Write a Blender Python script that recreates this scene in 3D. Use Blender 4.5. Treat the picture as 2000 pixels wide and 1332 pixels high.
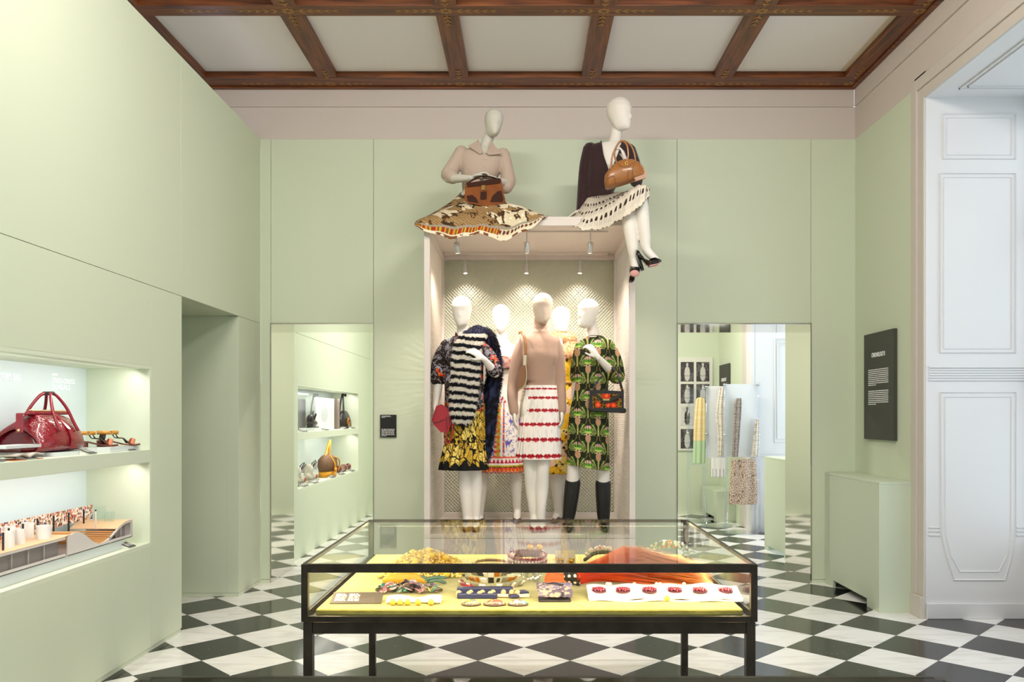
import bpy, math, random
import numpy as np
from mathutils import Vector, Matrix
random.seed(7); rng = np.random.default_rng(7)
for o in list(bpy.data.objects): bpy.data.objects.remove(o)
S = bpy.context.scene
COL = S.collection

# ------------------------------------------------------------------ camera, world, light, exposure
F, VX, VY, H = 1565.0, 1028.0, 813.0, 1.5        # focal length in px, vanishing point, eye height
cam = bpy.data.cameras.new('camera'); camo = bpy.data.objects.new('camera', cam); COL.objects.link(camo)
cam.sensor_width = 36; cam.lens = F/2000*36
cam.shift_x = -(VX-1000)/2000; cam.shift_y = (VY-666)/2000
cam.clip_start = 0.02
camo.location = (0, 0, H); camo.rotation_euler = (math.pi/2, 0, 0)
S.camera = camo
vs = S.view_settings
vs.view_transform = 'Standard'; vs.look = 'None'; vs.gamma = 1.0; vs.use_curve_mapping = False
vs.exposure = 0.40
S.cycles.max_bounces = 10; S.cycles.diffuse_bounces = 5; S.cycles.glossy_bounces = 5
S.cycles.transmission_bounces = 6; S.cycles.transparent_max_bounces = 24
S.cycles.caustics_reflective = False; S.cycles.caustics_refractive = False
S.cycles.sample_clamp_indirect = 6.0
W = bpy.data.worlds.new('sky'); S.world = W; W.use_nodes = True
W.node_tree.nodes['Background'].inputs[0].default_value = (0.78, 0.88, 1.0, 1)
W.node_tree.nodes['Background'].inputs[1].default_value = 1.0

def lin(h):
    if isinstance(h, str):
        h = h.lstrip('#'); c = [int(h[i:i+2], 16)/255 for i in (0, 2, 4)]
        return tuple(x/12.92 if x <= .04045 else ((x+.055)/1.055)**2.4 for x in c)
    return tuple(h)

def area(name, loc, rot, sx, sy, power, col=(1, 1, 1), spread=None):
    l = bpy.data.lights.new(name, 'AREA'); l.shape = 'RECTANGLE'; l.size = sx; l.size_y = sy
    l.energy = power; l.color = col
    if spread: l.spread = spread
    o = bpy.data.objects.new(name, l); COL.objects.link(o); o.location = loc; o.rotation_euler = rot
    return o
def spot(name, loc, target, power, col, angle=60, blend=.6, radius=.02):
    l = bpy.data.lights.new(name, 'SPOT'); l.energy = power; l.color = col
    l.spot_size = math.radians(angle); l.spot_blend = blend; l.shadow_soft_size = radius
    o = bpy.data.objects.new(name, l); COL.objects.link(o); o.location = loc
    o.rotation_euler = (Vector(target)-Vector(loc)).to_track_quat('-Z', 'Y').to_euler()
    return o
PI = math.pi
WARM = (1.0, .91, .79); NEUT = (1.0, .94, .86); DAY = (.86, .93, 1.0)
# daylight lamps outside the right-hand windows and the added rear window
area('daylight', (3.86, 4.75, 2.0), (0, PI/2, 0), 3.5, 2.2, 16, DAY)
area('daylight', (3.86, 1.0, 2.0), (0, PI/2, 0), 3.5, 2.0, 46, DAY)  # shines through the added window recess behind the visitor
area('daylight', (.1, -2.28, 2.4), (PI/2, 0, PI), 4.9, 3.2, 205, (1, .97, .93))  # broad fill light through the added rear window
area('daylight', (3.86, 9.3, 2.0), (0, PI/2, 0), 3.5, 1.9, 34, DAY)
# added unseen fill lamps above and behind the visitor and in the next room
FILL_LAMPS = ((-1.16, 1.2, 22, 0), (1.14, 1.2, 22, 0), (-1.16, 3.0, 40, .85), (1.14, 3.0, 46, .85), (-.9, 10.0, 62, 0), (1.6, 10.0, 62, 0))
for lx, ly, p, tl in FILL_LAMPS:
    area('fill_lamp_light', (lx, ly, 4.37 if ly < 7 else 3.86), (tl, 0, 0), 1.3, .1, p, NEUT)

# ------------------------------------------------------------------ helpers
def P(x, y, Y):
    """world point that stands at depth Y on the sight line of photo pixel (x, y)"""
    return np.array([(x-VX)*Y/F, Y, H-(y-VY)*Y/F])

_mats = {}
def mat(name, col=(.8, .8, .8), rough=.5, metal=0.0, emit=None, estr=1.0, spec=.5, bump=None, var=None, alpha=None,
        trans=0.0, ior=1.45, coat=0.0, sheen=0.0, sss=0.0, attr=False, vscale=None):
    """procedural principled material. var=(second colour, noise scale) mottles it, bump=(scale, strength)"""
    if name in _mats: return _mats[name]
    m = bpy.data.materials.new(name); m.use_nodes = True; nt = m.node_tree
    b = nt.nodes['Principled BSDF']; L = nt.links.new
    c = lin(col)+(1,)
    b.inputs['Base Color'].default_value = c
    b.inputs['Roughness'].default_value = rough; b.inputs['Metallic'].default_value = metal
    b.inputs['Specular IOR Level'].default_value = spec
    b.inputs['Transmission Weight'].default_value = trans; b.inputs['IOR'].default_value = ior
    b.inputs['Coat Weight'].default_value = coat; b.inputs['Sheen Weight'].default_value = sheen
    if sss: b.inputs['Subsurface Weight'].default_value = sss; b.inputs['Subsurface Scale'].default_value = .03
    if alpha is not None: b.inputs['Alpha'].default_value = alpha
    if emit is not None:
        b.inputs['Emission Color'].default_value = lin(emit)+(1,); b.inputs['Emission Strength'].default_value = estr
    if attr:
        a = nt.nodes.new('ShaderNodeAttribute'); a.attribute_name = 'Col'; L(a.outputs['Color'], b.inputs['Base Color'])
    if var or bump:
        tc = nt.nodes.new('ShaderNodeTexCoord')
        src = tc.outputs['Object']
        if vscale:
            mp = nt.nodes.new('ShaderNodeMapping'); mp.inputs['Scale'].default_value = vscale
            L(src, mp.inputs['Vector']); src = mp.outputs['Vector']
    if var:
        n = nt.nodes.new('ShaderNodeTexNoise'); n.inputs['Scale'].default_value = var[1]; n.inputs['Detail'].default_value = 5
        L(src, n.inputs['Vector'])
        r = nt.nodes.new('ShaderNodeValToRGB'); L(n.outputs['Fac'], r.inputs['Fac'])
        r.color_ramp.elements[0].position = .35; r.color_ramp.elements[1].position = .65
        r.color_ramp.elements[0].color = c; r.color_ramp.elements[1].color = lin(var[0])+(1,)
        L(r.outputs['Color'], b.inputs['Base Color'])
    if bump:
        n2 = nt.nodes.new('ShaderNodeTexNoise'); n2.inputs['Scale'].default_value = bump[0]; n2.inputs['Detail'].default_value = 3
        L(src, n2.inputs['Vector'])
        bp = nt.nodes.new('ShaderNodeBump'); bp.inputs['Strength'].default_value = bump[1]; bp.inputs['Distance'].default_value = .01
        L(n2.outputs['Fac'], bp.inputs['Height']); L(bp.outputs['Normal'], b.inputs['Normal'])
    _mats[name] = m
    return m

def glass_mat(name, tint=(.97, 1, .985), refl=1.0, rough=0.0):
    """thin clear sheet: see-through with a Fresnel reflection"""
    if name in _mats: return _mats[name]
    m = bpy.data.materials.new(name); m.use_nodes = True; nt = m.node_tree; nt.nodes.clear(); L = nt.links.new
    out = nt.nodes.new('ShaderNodeOutputMaterial'); mix = nt.nodes.new('ShaderNodeMixShader')
    t = nt.nodes.new('ShaderNodeBsdfTransparent'); t.inputs[0].default_value = tuple(tint)+(1,)
    g = nt.nodes.new('ShaderNodeBsdfGlossy'); g.inputs['Roughness'].default_value = rough; g.inputs[0].default_value = (1, 1, 1, 1)
    ge = nt.nodes.new('ShaderNodeNewGeometry'); dt = nt.nodes.new('ShaderNodeVectorMath'); dt.operation = 'DOT_PRODUCT'
    L(ge.outputs['Normal'], dt.inputs[0]); L(ge.outputs['Incoming'], dt.inputs[1])
    def M(op, x, y):
        q = nt.nodes.new('ShaderNodeMath'); q.operation = op
        for k, z in enumerate((x, y)):
            if z is None: continue
            if isinstance(z, (int, float)): q.inputs[k].default_value = z
            else: L(z, q.inputs[k])
        return q.outputs[0]
    k = M('POWER', M('SUBTRACT', 1.0, M('ABSOLUTE', dt.outputs['Value'], None)), 5.0)     # Schlick
    L(M('MULTIPLY', M('ADD', M('MULTIPLY', k, .96), .04), refl), mix.inputs[0])
    L(t.outputs[0], mix.inputs[1]); L(g.outputs[0], mix.inputs[2])
    L(mix.outputs[0], out.inputs[0])
    _mats[name] = m
    return m

WL = {}      # world location of every parent we make
def link(o, parent=None):
    COL.objects.link(o)
    if parent is not None: o.parent = parent
    return o
def thing(name, label, cat, loc=(0, 0, 0), group=None, rot=(0, 0, 0)):
    o = bpy.data.objects.new(name, None); o.empty_display_size = .05; COL.objects.link(o)
    o.location = loc; o.rotation_euler = rot; o['label'] = label; o['category'] = cat
    if group: o['group'] = group
    WL[o] = np.array(loc, float)
    return o
def struct(name, label=None, cat=None):
    o = bpy.data.objects.new(name, None); COL.objects.link(o); o['kind'] = 'structure'
    if label: o['label'] = label
    if cat: o['category'] = cat
    WL[o] = np.zeros(3)
    return o
def tag(o, label, cat, group=None):
    o['label'] = label; o['category'] = cat
    if group: o['group'] = group
    return o

class MB:
    """collects shapes of ONE part"""
    def __init__(s): s.v = []; s.f = []; s.n = 0
    def add(s, V, Fc):
        V = np.asarray(V, float).reshape(-1, 3); s.v.append(V)
        s.f += [tuple(i+s.n for i in f) for f in Fc]; s.n += len(V); return s
    def V(s): return np.vstack(s.v)
    def box(s, x0, x1, y0, y1, z0, z1):
        V = [(x0, y0, z0), (x1, y0, z0), (x1, y1, z0), (x0, y1, z0), (x0, y0, z1), (x1, y0, z1), (x1, y1, z1), (x0, y1, z1)]
        return s.add(V, [(0, 3, 2, 1), (4, 5, 6, 7), (0, 1, 5, 4), (1, 2, 6, 5), (2, 3, 7, 6), (3, 0, 4, 7)])
    def obox(s, c, size, rz=0, rx=0, ry=0):
        m = MB().box(-size[0]/2, size[0]/2, -size[1]/2, size[1]/2, -size[2]/2, size[2]/2)
        R = np.array((Matrix.Rotation(rz, 3, 'Z') @ Matrix.Rotation(ry, 3, 'Y') @ Matrix.Rotation(rx, 3, 'X')))
        return s.add(m.V() @ R.T + np.array(c), m.f)
    def prism(s, poly, lo, hi, axis='y'):
        """extrude a polygon; axis y: poly is (x,z); x: (y,z); z: (x,y)"""
        n = len(poly); A = []
        for d in (lo, hi):
            for p in poly:
                A.append({'y': (p[0], d, p[1]), 'x': (d, p[0], p[1]), 'z': (p[0], p[1], d)}[axis])
        fs = [tuple(range(n)), tuple(range(2*n-1, n-1, -1))]
        fs += [(i, (i+1) % n + 0, (i+1) % n + n, i+n) for i in range(n)]
        return s.add(A, fs)
    def loft(s, rings, cap=True, closed=True):
        n = len(rings[0]); k = len(rings); V = np.vstack(rings); fs = []
        m = n if closed else n-1
        for r in range(k-1):
            for i in range(m):
                j = (i+1) % n; fs.append((r*n+i, r*n+j, (r+1)*n+j, (r+1)*n+i))
        if cap: fs += [tuple(range(n-1, -1, -1)), tuple(range((k-1)*n, k*n))]
        return s.add(V, fs)
    def tube(s, pts, r, n=10, flat=1.0, round_ends=True, up=None):
        pts = np.asarray(pts, float)
        r = np.full(len(pts), r, float) if np.isscalar(r) else np.asarray(r, float)
        T = np.gradient(pts, axis=0); T /= np.linalg.norm(T, axis=1)[:, None]+1e-12
        u = np.array(up if up is not None else ((0, 0, 1) if abs(T[0][2]) < .9 else (1, 0, 0)), float)
        rings = []; a = np.linspace(0, 2*PI, n, endpoint=False)
        for i in range(len(pts)):
            u = u-T[i]*u.dot(T[i]); u /= np.linalg.norm(u)+1e-12; w = np.cross(T[i], u)
            if round_ends and i == 0:
                for k in (.35, .8): rings.append(pts[0]-T[0]*r[0]*math.sqrt(1-k*k)*.9+(np.outer(np.cos(a), u)*flat+np.outer(np.sin(a), w))*r[0]*k)
            rings.append(pts[i]+(np.outer(np.cos(a), u)*flat+np.outer(np.sin(a), w))*r[i])
            if round_ends and i == len(pts)-1:
                for k in (.8, .35): rings.append(pts[i]+T[i]*r[i]*math.sqrt(1-k*k)*.9+(np.outer(np.cos(a), u)*flat+np.outer(np.sin(a), w))*r[i]*k)
        return s.loft(rings)
    def ball(s, c, r, nu=12, nv=8):
        r = np.array([r, r, r] if np.isscalar(r) else r, float); V = [(0, 0, -1)]; fs = []
        for j in range(1, nv):
            t = -PI/2+PI*j/nv
            for i in range(nu): p = 2*PI*i/nu; V.append((math.cos(t)*math.cos(p), math.cos(t)*math.sin(p), math.sin(t)))
        V.append((0, 0, 1)); k = len(V)-1
        for i in range(nu):
            j = (i+1) % nu; fs.append((0, 1+j, 1+i)); fs.append((k, k-nu+i, k-nu+j))
        for q in range(nv-2):
            for i in range(nu):
                j = (i+1) % nu; b = 1+q*nu; fs.append((b+i, b+j, b+nu+j, b+nu+i))
        return s.add(np.array(V)*r+np.array(c), fs)
    def cyl(s, c, r, h, n=24, r2=None):
        a = np.linspace(0, 2*PI, n, endpoint=False); r2 = r if r2 is None else r2
        o = np.stack([np.cos(a), np.sin(a), 0*a], 1)
        return s.loft([np.array(c)+o*r, np.array(c)+o*r2+np.array((0, 0, h))])
    def grid(s, G, closed_u=False):
        k, n = G.shape[:2]; fs = []
        for r in range(k-1):
            for i in range(n if closed_u else n-1):
                j = (i+1) % n; fs.append((r*n+i, r*n+j, (r+1)*n+j, (r+1)*n+i))
        return s.add(G.reshape(-1, 3), fs)
    def xf(s, M):
        M = np.array(M); s.v = [v @ M[:3, :3].T + M[:3, 3] for v in s.v]; return s
    def mesh(s, name, smooth=False, colfn=None):
        me = bpy.data.meshes.new(name); me.from_pydata(s.V().tolist(), [], s.f); me.update()
        if smooth: me.polygons.foreach_set('use_smooth', [True]*len(me.polygons))
        if colfn: paint(me, colfn)
        return me

def paint(me, fn):
    n = len(me.vertices); co = np.empty(n*3, 'f'); me.vertices.foreach_get('co', co); co = co.reshape(-1, 3).astype(float)
    c = fn(co); a = me.color_attributes.new('Col', 'FLOAT_COLOR', 'POINT')
    a.data.foreach_set('color', np.hstack([c, np.ones((n, 1))]).astype('f').ravel())

def obj(name, mb, m, parent=None, smooth=False, bevel=0, local=False, colfn=None, solid=0, sub=0, stuff=False):
    """one mesh object; vertices in world coordinates unless local"""
    me = mb if isinstance(mb, bpy.types.Mesh) else mb.mesh(name, smooth, colfn)
    o = bpy.data.objects.new(name, me); me.materials.clear() if len(me.materials) else None
    me.materials.append(m); link(o, parent)
    if parent is not None and not local:
        w = WL.get(parent, np.zeros(3)); o.location = tuple(-w)
    WL[o] = np.zeros(3) if not local else WL.get(parent, np.zeros(3))
    if solid:
        d = o.modifiers.new('thickness', 'SOLIDIFY'); d.thickness = solid; d.offset = 0
    if bevel:
        b = o.modifiers.new('edge', 'BEVEL'); b.width = bevel; b.segments = 2; b.limit_method = 'ANGLE'
        b.harden_normals = False
    if sub:
        d = o.modifiers.new('smooth', 'SUBSURF'); d.levels = sub; d.render_levels = sub
    if stuff: o['kind'] = 'stuff'
    return o
def subpart(name, mb, m, part, **k):
    """a piece of a part: the part already cancels its parent's offset, so world coordinates hold"""
    me = mb if isinstance(mb, bpy.types.Mesh) else mb.mesh(name, k.get('smooth', False))
    o = bpy.data.objects.new(name, me); me.materials.append(m) if not len(me.materials) else None
    link(o, part)
    return o

def remesh(mb, name, voxel=.006, smooth=4, colfn=None, dec=None):
    """melt the overlapping shapes of a MB into one continuous surface"""
    me = mb.mesh('tmp'); o = bpy.data.objects.new('tmp', me); COL.objects.link(o)
    r = o.modifiers.new('r', 'REMESH'); r.mode = 'VOXEL'; r.voxel_size = voxel
    if smooth:
        q = o.modifiers.new('s', 'SMOOTH'); q.iterations = smooth; q.factor = .5
    if dec:
        d = o.modifiers.new('d', 'DECIMATE'); d.ratio = dec
    bpy.context.view_layer.update()
    dg = bpy.context.evaluated_depsgraph_get()
    out = bpy.data.meshes.new_from_object(o.evaluated_get(dg)); out.name = name
    bpy.data.objects.remove(o); bpy.data.meshes.remove(me)
    out.polygons.foreach_set('use_smooth', [True]*len(out.polygons))
    if colfn: paint(out, colfn)
    return out

def text(body, name, m, parent, size, loc, rot, sx=1.0, align='LEFT', ext=.0006, local=False, weight=0.0):
    c = bpy.data.curves.new(name, 'FONT'); c.body = body; c.size = size; c.extrude = ext; c.align_x = align
    c.offset = weight; c.resolution_u = 2
    tmp = bpy.data.objects.new('tmp', c); COL.objects.link(tmp); bpy.context.view_layer.update()
    me = bpy.data.meshes.new_from_object(tmp.evaluated_get(bpy.context.evaluated_depsgraph_get())); me.name = name
    bpy.data.objects.remove(tmp); bpy.data.curves.remove(c); me.materials.clear(); me.materials.append(m)
    o = bpy.data.objects.new(name, me); link(o, parent)  # letters given a faint glow of their own, though no lamp
    w = np.zeros(3) if local else WL.get(parent, np.zeros(3))
    o.location = tuple(np.array(loc)-w); o.rotation_euler = rot; o.scale = (sx, 1, 1)
    return o

def spline(pts, n=24):
    """Catmull-Rom through points"""
    p = np.asarray(pts, float); p = np.vstack([2*p[0]-p[1], p, 2*p[-1]-p[-2]]); out = []
    segs = len(p)-3; t = np.linspace(0, segs, n)
    for q in t:
        i = min(int(q), segs-1); u = q-i; a, b, c, d = p[i], p[i+1], p[i+2], p[i+3]
        out.append(.5*((2*b)+(-a+c)*u+(2*a-5*b+4*c-d)*u*u+(-a+3*b-3*c+d)*u**3))
    return np.array(out)
# --- numpy noise for the prints on cloth
def h2(i, j, k=0):
    x = np.sin(i*127.1+j*311.7+k*74.7)*43758.5453; return x-np.floor(x)
def vn(u, v, k=0):
    i = np.floor(u); j = np.floor(v); a = u-i; b = v-j; a = a*a*(3-2*a); b = b*b*(3-2*b)
    return (h2(i, j, k)*(1-a)+h2(i+1, j, k)*a)*(1-b)+(h2(i, j+1, k)*(1-a)+h2(i+1, j+1, k)*a)*b
def fbm(u, v, k=0): return (vn(u, v, k)+.5*vn(2*u+3, 2*v, k)+.25*vn(4*u, 4*v+7, k))/1.75
def voro(u, v, k=0):
    i = np.floor(u); j = np.floor(v); f1 = np.full(u.shape, 9.); f2 = f1.copy(); idv = np.zeros(u.shape)
    for di in (-1, 0, 1):
        for dj in (-1, 0, 1):
            a = i+di; b = j+dj; d = np.hypot(a+h2(a, b, k)-u, b+h2(a, b, k+5)-v)
            near = d < f1; f2 = np.where(near, f1, np.minimum(f2, d)); idv = np.where(near, h2(a, b, k+9), idv); f1 = np.where(near, d, f1)
    return f1, f2, idv
def blend(c, mask, col):
    mask = np.clip(np.asarray(mask, float), 0, 1)[:, None]; return c*(1-mask)+np.array(lin(col))*mask
def base(n, col): return np.tile(np.array(lin(col)), (n, 1))
# ------------------------------------------------------------------ the room
XL, XR, YB = -2.394, 2.962, 7.22           # left wall, right wall, back wall
YC, Y2 = 7.92, 12.3                        # far side of the back wall, far wall of the next room
ZG, ZS, ZC = 3.996, 4.45, 4.505            # top of the green panels, beam soffit, ceiling panels
ZD = 2.334                                 # door head / panel seam
green = mat('sage_paint', '#d2dac3', .62, spec=.3, bump=(60, .02))
frieze_m = mat('warm_grey_plaster', '#d2c6bf', .7, spec=.2, bump=(30, .02))
ceil_m = mat('ceiling_plaster', '#f3eaec', .8, spec=.2)
white = mat('white_paint', '#dcdbdd', .4, spec=.4)
cream = mat('cream_strip', '#d9c8b2', .6)
steel = mat('polished_steel', '#d8d4d0', .06, 1.0)
steel_edge = mat('brushed_steel', '#b5aa9c', .25, 1.0)

def marble(name, c0, c1, rough, lo, hi, fleck=None):
    m = bpy.data.materials.new(name); m.use_nodes = True; nt = m.node_tree; L = nt.links.new
    b = nt.nodes['Principled BSDF']; b.inputs['Roughness'].default_value = rough; b.inputs['Specular IOR Level'].default_value = .5
    tc = nt.nodes.new('ShaderNodeTexCoord'); oi = nt.nodes.new('ShaderNodeObjectInfo')
    va = nt.nodes.new('ShaderNodeVectorMath'); va.operation = 'MULTIPLY_ADD'
    va.inputs[1].default_value = (1, 1, 1)
    mul = nt.nodes.new('ShaderNodeMath'); mul.operation = 'MULTIPLY'; mul.inputs[1].default_value = 40
    L(oi.outputs['Random'], mul.inputs[0]); L(tc.outputs['Object'], va.inputs[0]); L(mul.outputs[0], va.inputs[2])
    mp = nt.nodes.new('ShaderNodeMapping'); mp.inputs['Rotation'].default_value = (0, 0, .5); mp.inputs['Scale'].default_value = (1.2, 5, 1)
    L(va.outputs[0], mp.inputs['Vector'])
    n = nt.nodes.new('ShaderNodeTexNoise'); n.inputs['Scale'].default_value = 2.2; n.inputs['Detail'].default_value = 8; n.inputs['Distortion'].default_value = 1.2
    L(mp.outputs[0], n.inputs['Vector'])
    r = nt.nodes.new('ShaderNodeValToRGB'); L(n.outputs['Fac'], r.inputs['Fac'])
    e = r.color_ramp.elements; e[0].position = lo; e[0].color = lin(c0)+(1,); e[1].position = hi; e[1].color = lin(c1)+(1,)
    last = r.outputs['Color']
    if fleck:
        w = nt.nodes.new('ShaderNodeTexNoise'); w.inputs['Scale'].default_value = 55; w.inputs['Detail'].default_value = 2
        L(va.outputs[0], w.inputs['Vector'])
        r2 = nt.nodes.new('ShaderNodeValToRGB'); L(w.outputs['Fac'], r2.inputs['Fac'])
        r2.color_ramp.elements[0].position = .70; r2.color_ramp.elements[1].position = .78
        mx = nt.nodes.new('ShaderNodeMixRGB'); mx.inputs['Color2'].default_value = lin(fleck)+(1,)
        L(r2.outputs['Color'], mx.inputs['Fac']); L(last, mx.inputs['Color1']); last = mx.outputs['Color']
    L(last, b.inputs['Base Color'])
    return m
m_white = marble('white_marble', '#d9d6d3', '#f0eeec', .16, .30, .52)
m_black = marble('black_marble', '#161616', '#242424', .13, .3, .7, '#8a8a88')

# floor: square marble tiles laid on the diagonal
D = .5657; TX, TY = -.2975, 5.203
floor = struct('floor')
obj('screed', MB().box(-4.4, 4.0, -2.2, 12.6, -.08, -.016), mat('grout', '#55524e', .8), floor)
def tile_mesh(name):
    h = D/2-.0011; q = .0012
    V = [(h, 0), (0, h), (-h, 0), (0, -h)]
    rings = [np.array([(x, y, -.015) for x, y in V]), np.array([(x, y, -q) for x, y in V]), np.array([(x*(1-q/h), y*(1-q/h), 0) for x, y in V])]
    return MB().loft(rings).mesh(name)
tw, tb = tile_mesh('tile_white'), tile_mesh('tile_black')
tw.materials.append(m_white); tb.materials.append(m_black)
rest_w, rest_b = MB(), MB()
base_tile = np.array([v.co for v in tw.vertices]); base_faces = [tuple(p.vertices) for p in tw.polygons]
def seen(x, y):
    """inside the main room's or a doorway's floor and in front of nothing that hides it for good"""
    if y < 3.9 or y > 8.0: return False
    if not (-2.75 < x < 3.75): return False
    u = VX+x*F/y
    return -120 < u < 2120
for j in range(-14, 15):
    for i in range(-8, 9):
        for k, (me, rest) in enumerate(((tb, rest_b), (tw, rest_w))):
            x = TX+(i+.5*k)*D; y = TY+(j+.5*k)*D
            if not (-3.3 < x < 3.8 and -1.9 < y < 12.4): continue
            if seen(x, y):
                o = bpy.data.objects.new('tile', me); link(o, floor); o.location = (x, y, 0)
            else:
                rest.add(base_tile+np.array((x, y, 0)), base_faces)
obj('white_tiles', rest_w, m_white, floor, stuff=True); obj('black_tiles', rest_b, m_black, floor, stuff=True)

def panels(root, name, boxes, m, bevel=.0015):
    for b in boxes: obj(name, MB().box(*b), m, root, bevel=bevel)
G = .0015                                    # half a panel joint
# left wall: a panelled screen with a display niche and a doorway
wl = struct('wall_left')
LT = XL-.10
NY0, NY1 = 2.2, 5.097; NZ0, NZ1 = .6956, 1.80; DY0, DY1 = 5.567, 6.667
panels(wl, 'panel', [
    (LT, XL, -2.0, 5.55-G, ZD+G, ZG), (LT, XL, 5.55+G, YB, ZD+G, ZG),
    (LT, XL, -2.0, NY0-.02-G, .03, ZD-G), (LT, XL, NY0-.02+G, NY1+.02-G, NZ1+.02, ZD-G), (LT, XL, NY0-.02+G, NY1+.02-G, .03, NZ0-.02),
    (LT, XL, NY1+.02+G, DY0, .03, ZD-G), (LT, XL, DY1, YB, .03, ZD-G)], green)
bl = struct('baseboard_left')
panels(bl, 'base_strip', [(LT, XL-.006, -2.0, DY0-.004, 0, .028), (LT, XL+.001, DY1+.001, YB-.001, 0, .028)], green, .001)
# the doorway in the left wall and the passage behind it
d3 = struct('door_3')
panels(d3, 'jamb', [(-4.2, LT, DY1, DY1+.1, .03, ZD), (-4.2, LT, DY1-.001, DY1+.1, 0, .028), (-4.2, LT, DY0-.1, DY0, 0, ZD)], green)
obj('soffit', MB().box(-4.2, LT, DY0-.1, DY1+.1, ZD, ZD+.08), green, d3)
obj('passage_wall', MB().box(-4.3, -4.2, DY0-.1, DY1+.1, 0, ZD+.08), green, d3)
obj('backing', MB().box(LT-.02, LT-.001, -2, DY0-.1, ZD+.08, ZG), green, d3)

# back wall with its two steel-lined doorways
wb = struct('wall_back')
X1, X2, X3, X4 = P(529, 0, YB)[0], P(729.5, 0, YB)[0], P(1322.5, 0, YB)[0], P(1584, 0, YB)[0]
panels(wb, 'panel', [
    (XL, X1-G, YB, YC, .03, ZG), (X1+G, X2-G, YB, YC, ZD, ZG), (X2+G, X3-G, YB, YC, .03, ZG),
    (X3+G, X4-G, YB, YC, ZD, ZG), (X4+G, XR, YB, YC, .03, ZG)], green)
bb = struct('baseboard_back')
panels(bb, 'base_strip', [(XL, X1-G, YB-.003, YC, 0, .027), (X2+G, X3, YB-.003, YC, 0, .027), (X4+G, XR, YB-.003, YC, 0, .027)], green, .001)
for n, (a, b) in (('door_1', (X1, X2)), ('door_2', (X3, X4))):
    d = struct(n); t = .006
    obj('jamb', MB().box(a, a+t, YB-.004, YC, 0, ZD), steel, d); obj('jamb', MB().box(b-t, b, YB-.004, YC, 0, ZD), steel, d)
    obj('head_lining', MB().box(a+t, b-t, YB-.004, YC, ZD-t, ZD), steel, d)
    obj('edge_trim', MB().box(a-.004, a, YB-.006, YB+.01, 0, ZD).box(b, b+.004, YB-.006, YB+.01, 0, ZD).box(a-.004, b+.004, YB-.006, YB+.01, ZD, ZD+.005), steel_edge, d)

# right wall with the tall window recess
wr = struct('wall_right')
RY1, RY0, RZ = 5.943, 3.6, 3.866
CY = 6.115                                   # outer edge of the casing
panels(wr, 'panel', [(XR, XR+.12, CY-.002, YB, 0, ZG), (XR, XR+.12, 2.1, RY0-.17, 0, ZG), (XR, XR+.12, -2.0, -.1, 0, ZG), (XR, XR+.12, -.1, 2.1, 3.8, ZG)], green)
wr2 = struct('wall_rear')
panels(wr2, 'panel', [(-3.1, -2.35, -2.2, -2.0, 0, ZC+.1), (2.55, XR+.1, -2.2, -2.0, 0, ZC+.1), (-2.35, 2.55, -2.2, -2.0, 0, .8), (-2.35, 2.55, -2.2, -2.0, 4.0, ZC+.1)], green)
w4 = struct('added_rear_window')                       # unseen rear window, added for broad even light
mb = MB()
for x in (-2.35, -.75, .85, 2.47): mb.box(x, x+.08, -2.14, -2.06, .8, 4.0)
for z in (.8, 2.9, 3.92): mb.box(-2.27, 2.47, -2.14, -2.06, z, z+.08)
obj('window_frame', mb, white, w4)
for x in (-2.27, -.67, .93): obj('pane', MB().box(x, x+1.52, -2.103, -2.097, .88, 3.92), glass_mat('window_glass'), w4)

# frieze above the panels
fr = struct('trim_1')
zl = P(0, 209, YB)[2]
obj('frieze_back', MB().box(-3.1, XR, YB, YB+.2, ZG, zl), frieze_m, fr)
obj('frieze_upper_back', MB().box(-3.1, XR-.012, YB-.012, YB+.2, zl+.008, ZC), frieze_m, fr, bevel=.003)
obj('moulding_back', MB().box(-3.1, XR-.02, YB-.02, YB+.1, zl-.004, zl+.008), frieze_m, fr, bevel=.003)
obj('frieze_right', MB().box(XR, XR+.12, -2, YB, ZG, zl), frieze_m, fr)
obj('frieze_upper_right', MB().box(XR-.012, XR+.12, -2, YB-.012, zl+.008, ZC), frieze_m, fr, bevel=.003)
obj('moulding_right', MB().box(XR-.02, XR+.1, -2, YB-.02, zl-.004, zl+.008), frieze_m, fr, bevel=.003)
obj('frieze_left', MB().box(-3.1, -2.98, -2, YB, ZG-.4, ZC), frieze_m, fr)

# casing round the window recess
cs = struct('trim_2')
casing_m = mat('casing_paint', '#cfc6be', .55)
def casing(mb, y0, y1, z1, d):
    mb.box(XR-d, XR+.005, y0, y1, 0, z1); return mb
for (a, b, d) in ((RY1+.085, CY, .030), (RY1, RY1+.085, .016)):
    obj('upright', MB().box(XR-d, XR, a, b, .16, RZ+(.165 if b == CY else .08)), casing_m, cs, bevel=.004)
obj('plinth_block', MB().box(XR-.04, XR, RY1-.004, CY+.004, 0, .16), casing_m, cs, bevel=.004)
obj('header', MB().box(XR-.016, XR, RY0-.17, RY1, RZ, RZ+.08), casing_m, cs, bevel=.004)
obj('header_outer', MB().box(XR-.030, XR, RY0-.17, RY1+.085, RZ+.08, RZ+.165), casing_m, cs, bevel=.004)
obj('upright', MB().box(XR-.016, XR, RY0-.17, RY0, 0, RZ), casing_m, cs, bevel=.004)

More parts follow.
